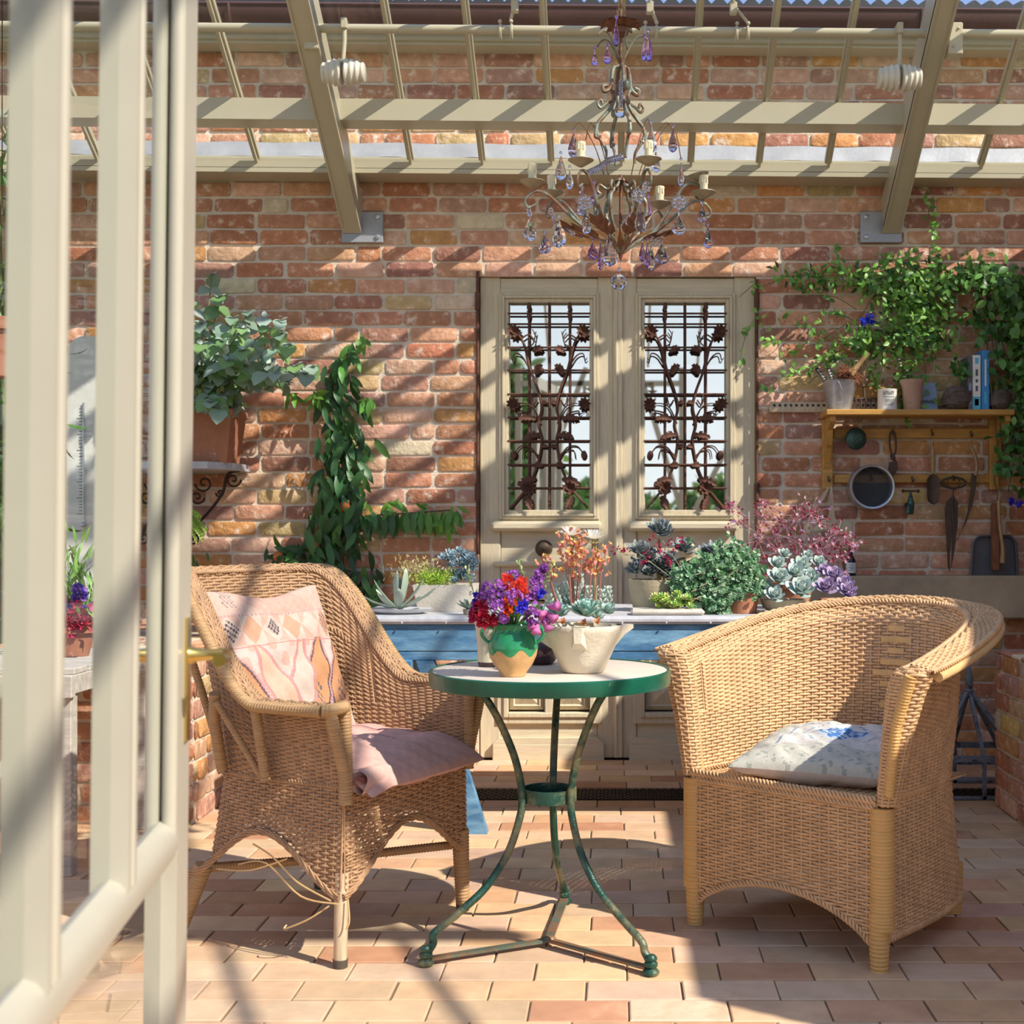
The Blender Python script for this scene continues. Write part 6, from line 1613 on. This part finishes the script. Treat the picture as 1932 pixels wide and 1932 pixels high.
def book(xa, xb, yt, matc, lab, marks):
    m = MB(); x0, x1, zt = X_(xa, TY-.03), X_(xb, TY-.03), Z_(yt, TY-.03)
    b = thing('book', lab, 'book', ((x0+x1)/2, TY, T0), group='books on the tool shelf')
    m.bbox(x0, x0+.0025, TY-.03, TY+.10, T0, zt, .0008); m.bbox(x1-.0025, x1, TY-.03, TY+.10, T0, zt, .0008); m.bbox(x0, x1, TY-.033, TY-.030, T0, zt, .001); m.build('cover', matc, b, smooth=False)
    m = MB(); m.box(x0+.003, x1-.003, TY-.0295, TY+.096, T0+.003, zt-.004); m.build('pages', M_white, b, smooth=False)
    m = MB(); mt = None
    for z0, z1, w, mm_ in marks:
        m = MB(); cx = (x0+x1)/2; hw = (x1-x0)*w/2; m.box(cx-hw, cx+hw, TY-.0338, TY-.0325, T0+(zt-T0)*z0, T0+(zt-T0)*z1); m.build('spine_print', mm_, b, smooth=False)
book(1826, 1834.5, 672, M_slate, 'thin dark book, leftmost on the tool shelf', [(.1,.5,.5,M_leaf if 0 else M_bluegrey)])
book(1835, 1850, 670, M_white, 'white book with a pale teal foot and blue lettering on its spine', [(.0,.24,.98,M_cyanbook),(.08,.20,.5,M_white),(.34,.44,.3,M_slate),(.5,.56,.3,M_slate),(.62,.74,.3,M_slate),(.84,.95,.45,M_cyanbook)])
book(1852, 1866, 661, M_bluebook, 'tall bright blue book, rightmost of the three upright books', [(.1,.3,.3,M_cyanbook),(.4,.85,.22,M_white)])
# hanging tools
c = W(1614, 828, 6.0); o = thing('watering_can_rose', 'round green bronze watering can rose hanging under the shelf', 'watering can rose', c)
Mr = Matrix.Rotation(pi/2, 3, 'X') @ Matrix.Rotation(.25, 3, 'Y')
prof = [(0,.030)]+[(.004+.0058*k, .030+.0022*(k%2)-.0009*k*k*.35) for k in range(8)]+[(.050,.010),(.051,.002),(.045,-.008),(.02,-.025),(.012,-.06),(0,-.06)]
m = MB(); m.lathe(prof, c, 32, Mr); m.build('rose_head', M_bronze, o)
m = MB()
for px in (1680, 1690): m.tube(spline([W(1685,812,6.03), W(px-1,822,6.03), W(px,850,6.03), W(1685+(px-1685)*-.6,866,6.03)], 5), .005, 7)
m.ball(W(1685,864,6.02), .012, 10, 6, sc=(1,.5,1)); m.tube([W(1680,858,6.03), W(1690,872,6.03)], .006, 6)
bl = [(1678,872),(1692,870),(1694,885),(1685,899),(1675,886)]
m.prism([(X_(p,6.03), Z_(q_,6.03)) for p, q_ in bl], 6.02, 6.03); m.build('secateurs', M_tooliron, None, smooth=False, label='black iron secateurs hanging closed from the upper peg rail', cat='secateurs')
c = W(1643, 919, 6.02); Rs = 42*6.0/F
o = thing('garden_sieve', 'round grey metal garden sieve hung on the lower peg rail', 'sieve', c)
m = MB(); My = Matrix.Rotation(-pi/2, 3, 'X')
m.lathe([(Rs,-.05),(Rs,.042),(Rs-.002,.044),(Rs-.010,.042),(Rs-.008,-.05),(Rs,-.05)], c, 56, Matrix.Rotation(pi/2, 3, 'X')); m.build('rim', M_zinc if 0 else M_galv, o)
m = MB(); n = 26
for k in range(-n, n+1):
    t = k/n*(Rs-.006); hw = sqrt(max(0, (Rs-.006)**2-t*t)); m.box(c.x+t-.0005, c.x+t+.0005, c.y+.035, c.y+.036, c.z-hw, c.z+hw); m.box(c.x-hw, c.x+hw, c.y+.036, c.y+.037, c.z+t-.0005, c.z+t+.0005)
m.build('wire_mesh', M_slate, o, smooth=False)
c = W(1718, 948, 6.02); o = thing('garden_tap', 'old verdigris brass garden tap with T handle on the brick wall', 'tap', c)
m = MB(); m.lathe([(0,-.055),(.012,-.055),(.014,-.045),(.0165,-.02),(.0165,.0),(.013,.012),(.010,.018),(.011,.026),(.007,.030),(.006,.045),(0,.045)], c, 18); m.tube(spline([c+Vector((0,.07,-.01)), c+Vector((0,.02,-.012)), c+Vector((-.012,-.02,-.02)), c+Vector((-.018,-.03,-.05))], 5), .012, 10); m.build('body', M_bronze, o)
m = MB(); m.tube([c+Vector((-.034,0,.052)), c+Vector((.034,0,.052))], .005, 8); m.ball(c+Vector((-.034,0,.052)), .008); m.ball(c+Vector((.034,0,.052)), .008); m.tube([c+Vector((0,0,.04)), c+Vector((0,0,.054))], .005, 8); m.build('t_handle', M_tooliron, o)
o = thing('hand_trowel', 'narrow rusty trowel with wooden handle hanging from a wire loop', 'trowel', W(1760, 952, 6.03))
m = MB(); m.tube([W(1755,850,6.04), W(1758,812,6.045), W(1763,850,6.04)], .0015, 5); m.build('hanging_wire', M_tooliron, o)
m = MB(); m.tube([W(1760,845,6.04), W(1760,852,6.04), W(1760,875,6.04), W(1760,894,6.04)], [.007,.011,.012,.008], 12); m.build('handle', M_toolwood, o)
m = MB(); m.tube([W(1760,890,6.04), W(1760,902,6.04)], .005, 8)
def tr(u, v): 
    w = (.029 if v > .3 else .029*sqrt(max(.02, 1-(1-v/.3)**2)))*(1-.25*max(0,v-.85)/.15*2); x = (u-.5)*2*w; return (X_(1760,6.04)+x, 6.04-.0-.010*(1-(2*u-1)**2)*-1-.01, Z_(952,6.04)+v*(Z_(896,6.04)-Z_(952,6.04)))
m.grid(tr, 8, 14); m.grid(lambda u, v: (tr(1-u, v)[0], tr(1-u, v)[1]-.002, tr(1-u, v)[2]), 8, 14); m.build('blade', M_tooliron, o)
o = thing('sheep_shears', 'rusty iron sheep shears with ring top hanging on the lower peg rail', 'shears', W(1793, 1070, 6.03))
m = MB()
m.tube([W(1799+12*cos(a), 911+12*sin(a)*1.0, 6.02) for a in np.linspace(0, 2*pi, 22)[:-1]], .0035, 6, closed=True); m.tube([W(1799+23*cos(a), 911+10*sin(a), 6.045) for a in np.linspace(0, 2*pi, 22)[:-1]], .0055, 6, closed=True)
m.tube([W(1799,922,6.02), W(1796,945,6.02), W(1800,1000,6.02)], .004, 6); m.build('spring_bow', M_tooliron, o)
for pts in ([(1787,945),(1798,935),(1800,960),(1797,1000),(1792,1050),(1793,1080),(1789,1070),(1785,1000),(1783,960)], [(1800,935),(1808,950),(1807,990),(1801,1040),(1795,1072),(1797,1000),(1799,960)]):
    m = MB(); m.prism([(X_(p,6.03), Z_(q_,6.03)) for p, q_ in pts][::-1], 6.03, 6.038); m.build('blade', M_tooliron, o, smooth=False)
o = thing('pruning_sickle', 'long curved pruning blade with pale wooden handle hanging at the right of the rail', 'knife', W(1830, 1020, 6.04))
m = MB(); m.tube(spline([W(1832,842,6.03), W(1840,862,6.03), W(1843,880,6.03), W(1841,897,6.03)], 5), [.0105]*16, 10, flat=.8); m.tube([W(1832,845,6.035), W(1832,818,6.045)], .0012, 4); m.build('handle', M_toolwood, o)
m = MB(); L_ = [(1834,893),(1832,925),(1826,965),(1816,1000),(1803,1022)]; R2 = [(1808,1016),(1824,985),(1835,955),(1842,920),(1843,893)]
m.prism([(X_(p,6.03), Z_(q_,6.03)) for p, q_ in L_+R2], 6.034, 6.038); m.build('blade', M_tooliron, o, smooth=False)
o = thing('hand_brush', 'hand brush with long pale wooden handle hanging in front of the dustpan', 'brush', W(1889, 1066, 5.99))
m = MB(); m.tube(spline([W(1881,880,6.03), W(1876,905,6.02), W(1882,930,6.01), W(1880,950,6.0)], 5), .0025, 6); m.build('hanging_loop', M_tooliron, o)
m = MB(); m.tube(spline([W(1884,944,5.99), W(1885,975,5.99), W(1888,1005,5.99), W(1892,1035,5.99), W(1891,1062,5.99)], 6), np.interp(np.linspace(0,1,25), [0,.3,.6,1], [.013,.010,.011,.0165]), 12, flat=.7); m.build('handle', M_toolwood, o)
m = MB(); m.bbox(X_(1872,6.02), X_(1886,6.02), 6.005, 6.05, Z_(1076,6.02), Z_(950,6.02), .006); m.build('bristle_head', M_bristle, o)
o = thing('dustpan', 'dark slate grey metal dustpan standing on the concrete ledge against the wall', 'dustpan', W(1878, 1080, 6.05))
zb, zt = Z_(1086, 6.0)+.001, Z_(1011, 6.05); x0, x1 = X_(1834, 6.04), X_(1922, 6.04); rr_ = .045
m = MB(); pts = [(x0,zb),(x1,zb),(x1-.008,zt-rr_)]+[(x1-.008-rr_+rr_*cos(a), zt-rr_+rr_*sin(a)) for a in np.linspace(0, pi/2, 6)]+[(x0+.008+rr_+rr_*cos(a), zt-rr_+rr_*sin(a)) for a in np.linspace(pi/2, pi, 6)]
m.prism(pts, 6.07, 6.074); m.tube([(p, 6.055, q_) for p, q_ in pts[1:]+pts[:1]], .006, 6); 
for i in range(1, len(pts)):
    a, b_ = pts[i], pts[(i+1)%len(pts)]; m.add([(a[0],6.05,a[1]),(b_[0],6.05,b_[1]),(b_[0],6.072,b_[1]),(a[0],6.072,a[1])],[(0,1,2,3)])
m.build('pan', M_slate, o, smooth=False)
for pts, lab in (([(1562,918),(1565,921),(1554,942),(1540,962),(1534,956),(1548,938)], 'short wooden spatula, left of the two hanging at the shelf end'), ([(1566,918),(1570,918),(1573,960),(1580,1002),(1556,1000),(1566,960)], 'long flared wooden spatula hanging from the left end of the tool shelf')):
    m = MB(); m.prism([(X_(p,6.03), Z_(q_,6.03)) for p, q_ in pts], 6.028, 6.036)
    q0 = m.build('wooden_spatula', M_barewood, None, smooth=False, label=lab, cat='spatula')

# zinc cloche frame
o = thing('cloche_frame', 'grey garden cloche frame with pyramid top and pointed finial on the floor at right', 'cloche', (X_(1835, 5.3), 5.35, 0))
x0, x1, y0, y1 = X_(1766, 5.2), X_(1766, 5.2)+.34, 5.2, 5.54; z1 = Z_(1432, 5.2); cx, cy = (x0+x1)/2, (y0+y1)/2
cx = X_(1828, 5.37)
def rect(m, z, w=.014, h=.012):
    for a, b_ in (((x0,y0),(x1,y0)),((x1,y0),(x1,y1)),((x1,y1),(x0,y1)),((x0,y1),(x0,y0))): m.beam((*a, z), (*b_, z), w, h)
m = MB(); rect(m, .009); rect(m, z1, .016, .024); rect(m, z1*.52, .012, .010); m.build('rails', M_greywood, o, smooth=False)
for p in ((x0,y0),(x1,y0),(x1,y1),(x0,y1),((x0+x1)/2+.02,y0),((x0+x1)/2-.01,y1)):
    m = MB(); m.beam((*p, 0), (*p, z1), .014, .014, up=(0,1,0)); m.build('upright', M_greywood, o, smooth=False)
zap = Z_(1300, 5.37)
for p in ((x0,y0),(x1,y0),(x1,y1),(x0,y1),((x0+x1)/2+.02,y0),(x1,cy),(x0,cy),(cx-.02,y1)):
    m = MB(); m.beam((*p, z1), (cx, cy, zap), .013, .013); m.build('roof_bar', M_greywood, o, smooth=False)
m = MB(); m.lathe([(0,0),(.018,0),(.020,.006),(.012,.012),(.014,.02),(.018,.05),(.012,.085),(.004,.11),(0,.115)], (cx, cy, zap-.01), 14); m.build('finial', M_greywood, o)

# ------------------------------------------------------------------ chandelier
CY = 3.5; CX = X_(1171, CY)
ch = thing('chandelier', 'old six armed verdigris iron chandelier hung with clear and violet crystal drops', 'chandelier', (CX, CY, Z_(545, CY)))
cz = lambda py: Z_(py, CY)
def cp(px, py, dy=0.0): return Vector((CX+(px-1171)*CY/F, CY+dy, cz(py)))
zr_top = rz(CY)
m = MB(); m.tube([(CX, CY, cz(478)), (CX, CY, cz(330))], .0045, 8); m.tube([(CX, CY, cz(128)), (CX, CY, cz(20))], .0045, 8); m.lathe([(.003,0),(.007,.01),(.004,.02),(.008,.03),(.003,.045)], (CX,CY,cz(120)), 10); m.build('centre_rod', M_chrust, ch)
m = MB(); k = 0; z = cz(22)
while z < zr_top-.02:
    a = (k % 2)*pi/2; m.tube([Vector((CX+.010*cos(t)*cos(a), CY+.010*cos(t)*sin(a), z+.016*sin(t))) for t in np.linspace(0, 2*pi, 11)[:-1]], .0022, 5, closed=True); z += .026; k += 1
m.build('chain', M_chrust, ch)
m = MB()
for k in range(7):
    a = 2*pi*k/7+.3; d = Vector((cos(a), sin(a), .12)); b0 = Vector((CX, CY, cz(60)))
    m.leaf(b0, d+GR*.45, GR, .066, .050, .35, None, .5)
    m.leaf(b0+d*.03+GR*.012, d+GR*.4+Vector((-sin(a),cos(a),0))*.4, GR, .032, .022, .8, None, .4); m.leaf(b0+d*.03+GR*.012, d+GR*.4-Vector((-sin(a),cos(a),0))*.4, GR, .032, .022, .8, None, .4)
m.lathe([(.004,0),(.02,.01),(.022,.025),(.008,.035),(.004,.055)], (CX,CY,cz(72)), 14); m.build('leaf_canopy', M_chrust, ch)
def arm2(a, prof, n=6):      # profile of (radius_px, py) swung to angle a
    return spline([Vector((CX+rp*CY/F*cos(a), CY+rp*CY/F*sin(a), cz(py))) for rp, py in prof], n)
# top sprigs with violet drops
m = MB()
for k in range(5):
    a = 2*pi*k/5+.05; m.tube(arm2(a, [(2,122),(14,95),(28,72),(42,68),(54,78)]), .0024, 6)
m.build('top_sprigs', M_chiron, ch)
# lyre shaped body: four S scrolls
for k in range(4):
    a = pi/4*0+pi/2*k+.35; m = MB()
    P = arm2(a, [(2,125),(14,130),(18,150),(20,166),(32,176),(36,168),(28,164)]); m.tube(P, .0060, 7)
    P = arm2(a, [(20,166),(14,186),(20,205),(36,225),(46,238),(50,262),(40,262)]); m.tube(P, .0055, 7)
    P = arm2(a, [(36,200),(40,192),(46,200),(40,208),(30,200),(16,192)]); m.tube(P, .004, 6)
    P = arm2(a, [(50,240),(44,262),(30,285),(28,305)]); m.tube(P, .0045, 6)
    m.build('body_scroll', M_chiron, ch)
# lower inner scrolls
for k in range(6):
    a = 2*pi*k/6+.1; m = MB()
    m.tube(arm2(a, [(6,338),(14,352),(26,358),(40,350),(44,362),(34,368),(30,360)]), .004, 6)
    m.tube(arm2(a, [(34,368),(46,378),(48,400),(38,425),(24,440)]), .0058, 6); m.build('inner_scroll', M_chiron, ch)
m = MB()
for k in range(6): a = 2*pi*k/6; m.leaf((CX,CY,cz(345)), (cos(a),sin(a),.3), GR, .026, .016, .5, None, .3)
for k in range(7):
    a = 2*pi*k/7+.2; m.leaf(Vector((CX,CY,cz(478)))+Vector((cos(a),sin(a),0))*.006, (cos(a)*.8,sin(a)*.8,.6), (-cos(a),-sin(a),1), .060, .016, -.5, None, .4)
m.lathe([(0,0),(.004,.01),(.010,.03),(.014,.042),(.006,.06)], (CX,CY,cz(494)), 12); m.build('lower_leaves', M_chrust, ch)
armdef = [(-164, 352, 1.0, 3.30), (-134, 372, .8, 2.55), (-72, 312, .55, 4.35), (50, 310, .55, 5.15), (150, 340, .8, .35), (78, 392, .8, 1.25), (160, 372, .9, .02)]
for dx, pyc, rr0, ang in armdef:
    Rw = 168*CY/F*(1.0); yo = (-sqrt(max(0, 1-(dx/172)**2)) if ang > pi else sqrt(max(0, 1-(dx/172)**2)))*168*CY/F*.75
    e_ = Vector((CX+dx*CY/F, CY+yo, 0)); hd = Vector((e_.x-CX, e_.y-CY, 0)); 
    # cup height chosen so the cup shows at pyc
    zc_ = H + (PY-pyc)*e_.y/F; e_.z = zc_
    f = lambda t, z: Vector((CX, CY, 0)) + hd*t + GR*z
    zb0 = cz(470); zlow = cz(468)
    m = MB(); P = spline([f(.03, cz(476)), f(.22, cz(452)), f(.42, cz(432)), f(.62, (cz(432)+zc_)*.5-.012), f(.82, zc_-.020), f(.97, zc_-.012), f(1.08, zc_-.035), f(1.05, zc_-.055), f(.96, zc_-.045)], 6)
    m.tube(P, np.linspace(.0052, .0030, len(P)), 7); am = m.build('arm', M_chiron, ch)
    m = MB()
    for t in (.25, .42, .55):
        b0 = f(t, cz(452)+(t-.2)*.05); d = hd.normalized()
        for s_ in (-1, 0, 1): m.leaf(b0, d*.9+Vector((-d.y,d.x,0))*s_*.6+GR*.25, GR, .05, .02, -.3, None, .4)
    m.build('arm_leaf', M_chrust, am)
    m = MB(); n = 32
    tiltM = Matrix.Rotation(.0 if dx != 150 else -.25, 3, 'Y')
    m.lathe([(0,-.004),(.006,-.004),(.016,.002),(.026,.008),(.033,.013),(.0325,.0145),(.02,.0075),(.0,.003)], e_, n, tiltM); m.build('drip_cup', M_chcup, am)
    if dx != 150:
        m = MB(); m.lathe([(0,.003),(.0105,.003),(.0105,.050),(.0125,.054),(.012,.058),(.006,.060),(0,.058)], e_, 16)
        for a in (0.5, 1.7, 3.0, 4.2, 5.4): m.tube([e_+Vector((.0108*cos(a), .0108*sin(a), .056)), e_+Vector((.0115*cos(a), .0115*sin(a), .040-.006*(a%1.3)))], [.0022,.0018], 6)
        m.build('candle_sleeve', M_candle, am)
# crystals
def drop(c, L, Wd, mat, name='crystal_drop', link=True, flat=.55, rot=0.0, sides=8):
    m = MB(); c = Vector(c); prof = [(0,-L)]+[(Wd*.5*w_+.0004, -L*(1-t)) for t, w_ in ((.03,.36),(.10,.72),(.20,.94),(.30,1.),(.42,.92),(.58,.68),(.74,.40),(.88,.20))]+[(.0012, 0)]
    M_ = Matrix.Rotation(rot, 3, 'Z') @ Matrix.Diagonal((1, flat, 1))
    m.lathe(prof, c, sides, M_); m.tube([c, c+GR*.012], .0008, 4); m.ball(c+GR*.008, .0045, 6, 5); m.build(name, mat, ch, smooth=False)
    pass
m2 = MB(); r = random.Random(50)
CRY = [(1122,95,30,13,'v',0),(1146,106,30,16,'v',-.06),(1163,62,50,11,'v',-.09),(1215,80,44,11,'v',-.03),(1223,85,52,13,'v',-.08),
       (1082,246,50,25,'s',.02),(1228,244,54,22,'c',-.04),(1269,246,46,17,'s',-.02),(1059,300,46,20,'c',-.03),(1075,320,38,15,'c',0),(1285,306,46,12,'c',0),(1238,280,40,18,'c',.03),
       (1001,412,46,28,'c',-.02),(1027,440,36,24,'s',.02),(1057,428,52,29,'c',-.08),(1108,412,48,20,'c',-.11),(1206,408,50,20,'c',-.13),(1278,420,36,25,'c',-.08),(1325,388,32,18,'s',0),(1338,420,42,18,'s',.05),
       (1118,452,34,22,'v',.03),(1133,458,52,13,'v',.0),(1150,452,58,32,'c',-.05),(1221,460,48,12,'v',-.02),(1213,445,38,14,'v',.08),(1250,450,42,27,'s',.05),(1230,448,50,16,'c',.09),(1094,350,40,15,'c',.1),(1120,330,40,15,'v',.1),(1215,395,30,14,'c',.08),(1100,370,44,16,'s',-.06),(1225,352,40,14,'v',.12)]
for px, py, L, Wd, kd, dy in CRY:
    drop(cp(px, py, dy), L*CY/F, Wd*CY/F, {'v': M_violet, 's': M_smoke, 'c': M_crystal}[kd], rot=r.uniform(-.6,.6))
for px, py, R_, dy in ((1105,402,15,-.12),(1203,393,14,-.14),(1278,397,15,-.09),(1217,362,12,-.05),(1237,448,11,.04)):
    m = MB(); c = cp(px, py, dy); 
    for k in range(8):
        a = 2*pi*k/8; m.ball(c+Vector((cos(a),0,sin(a)))*R_*.66*CY/F, R_*.30*CY/F, 6, 5, sc=(1,.5,1))
    m.ball(c, R_*.3*CY/F, 8, 6); m.build('crystal_flower', M_crystal, ch)
for pts, nb in (([(1110,332),(1130,322),(1150,308),(1172,302)], 16), ([(1171,160),(1171,205)], 9), ([(1040,400),(1048,425)], 6), ([(1062,430),(1082,446)], 7), ([(998,395),(1001,410)], 4), ([(1190,410),(1175,430)], 5)):
    m = MB(); P = [cp(*p, -.03) for p in pts]
    for i in range(nb): 
        t = i/(nb-1)*(len(P)-1); j = min(int(t), len(P)-2); m.ball(P[j].lerp(P[j+1], t-j), .0062 if nb < 12 else .0085, 7, 5)
    m.build('crystal_beads', M_crystal, ch, smooth=False)
m = MB(); m.ball(cp(1171, 211), .016, 12, 8); m.build('crystal_ball', M_crystal, ch, smooth=False)
m = MB(); m.ball(cp(1167, 532), .0215, 14, 9); m.build('crystal_ball', M_crystal, ch, smooth=False); m2.tube([cp(1168,516), cp(1170,488)], .001, 4); m2.ball(cp(1168,508), .006, 7, 5)
m2.build('ball_link', M_crystal, ch)
m = MB()     # fine wires the upper drops hang from
for dx, py0, py1, s_ in ((-66,330,264,1),(-90,236,246,0),(98,236,246,0),(58,232,244,0),(114,306,300,0)):
    e_ = cp(1171+dx, py1); m.tube(spline([cp(1171+dx*.35, 330), cp(1171+dx*.55, 275), cp(1171+dx*.85, 232 if abs(dx) > 60 else 225), e_], 6), .0014, 5)
m.build('wire_sprigs', M_chrust, ch)

# ------------------------------------------------------------------ garden behind the viewer, seen only in the old mirrors
for k, (x_, y_, h_, w_, lab) in enumerate(((-1.75,-6.5,3.7,.95,'round green tree on the lawn behind the viewer, left'), (-5.2,-9,4.6,2.0,'tall green tree behind the viewer, far left'), (1.9,-9,1.9,1.1,'low green shrub behind the viewer, right'), (-.4,-12,1.9,1.6,'low clipped bush on the lawn behind the viewer'))):
    o = thing('garden_tree', lab, 'tree', (x_, y_, -.2)); m = MB(); m.tube([(x_,y_,-.2),(x_,y_,h_*.6)], [.14,.08], 8); m.build('trunk', M_bark, o)
    m = MB(); r = random.Random(60+k)
    for i in range(2400):
        d = rv(r); p = Vector((x_+d.x*w_*r.uniform(.5,1), y_+d.y*w_*r.uniform(.5,1), h_*.55+d.z*h_*.45*r.uniform(.6,1)))
        m.leaf(p, rv(r), rv(r), .28, .11, .3, jit((.16,.26,.06), .3, r))
    m.build('leaves', M_leaf, o)
m = MB(); m.box(-30, 30, -30, -2.6, -.16, -.10); m.build('trim_5', mk('lawn', (.16,.24,.07), .9, var=.3), None, smooth=False, kind='structure')
m = MB()     # glazed end frame of the greenhouse behind the viewer
for x_ in (-2.4, -.95, .62, 2.0): m.box(x_-.03, x_+.03, -.42, -.36, 0, 2.6)
for a_, b_ in (((-.95,.9),(-.30,2.6)), ((.62,1.2),(.2,2.6)), ((-.95,2.45),(.62,2.45)), ((-2.4,1.0),(-.95,1.0)), ((.62,1.0),(2.0,1.0)), ((.62,1.0),(1.4,2.5))): m.beam((a_[0],-.39,a_[1]), (b_[0],-.39,b_[1]), .045, .05)
m.build('end_frame', M_frame, roof, smooth=False)
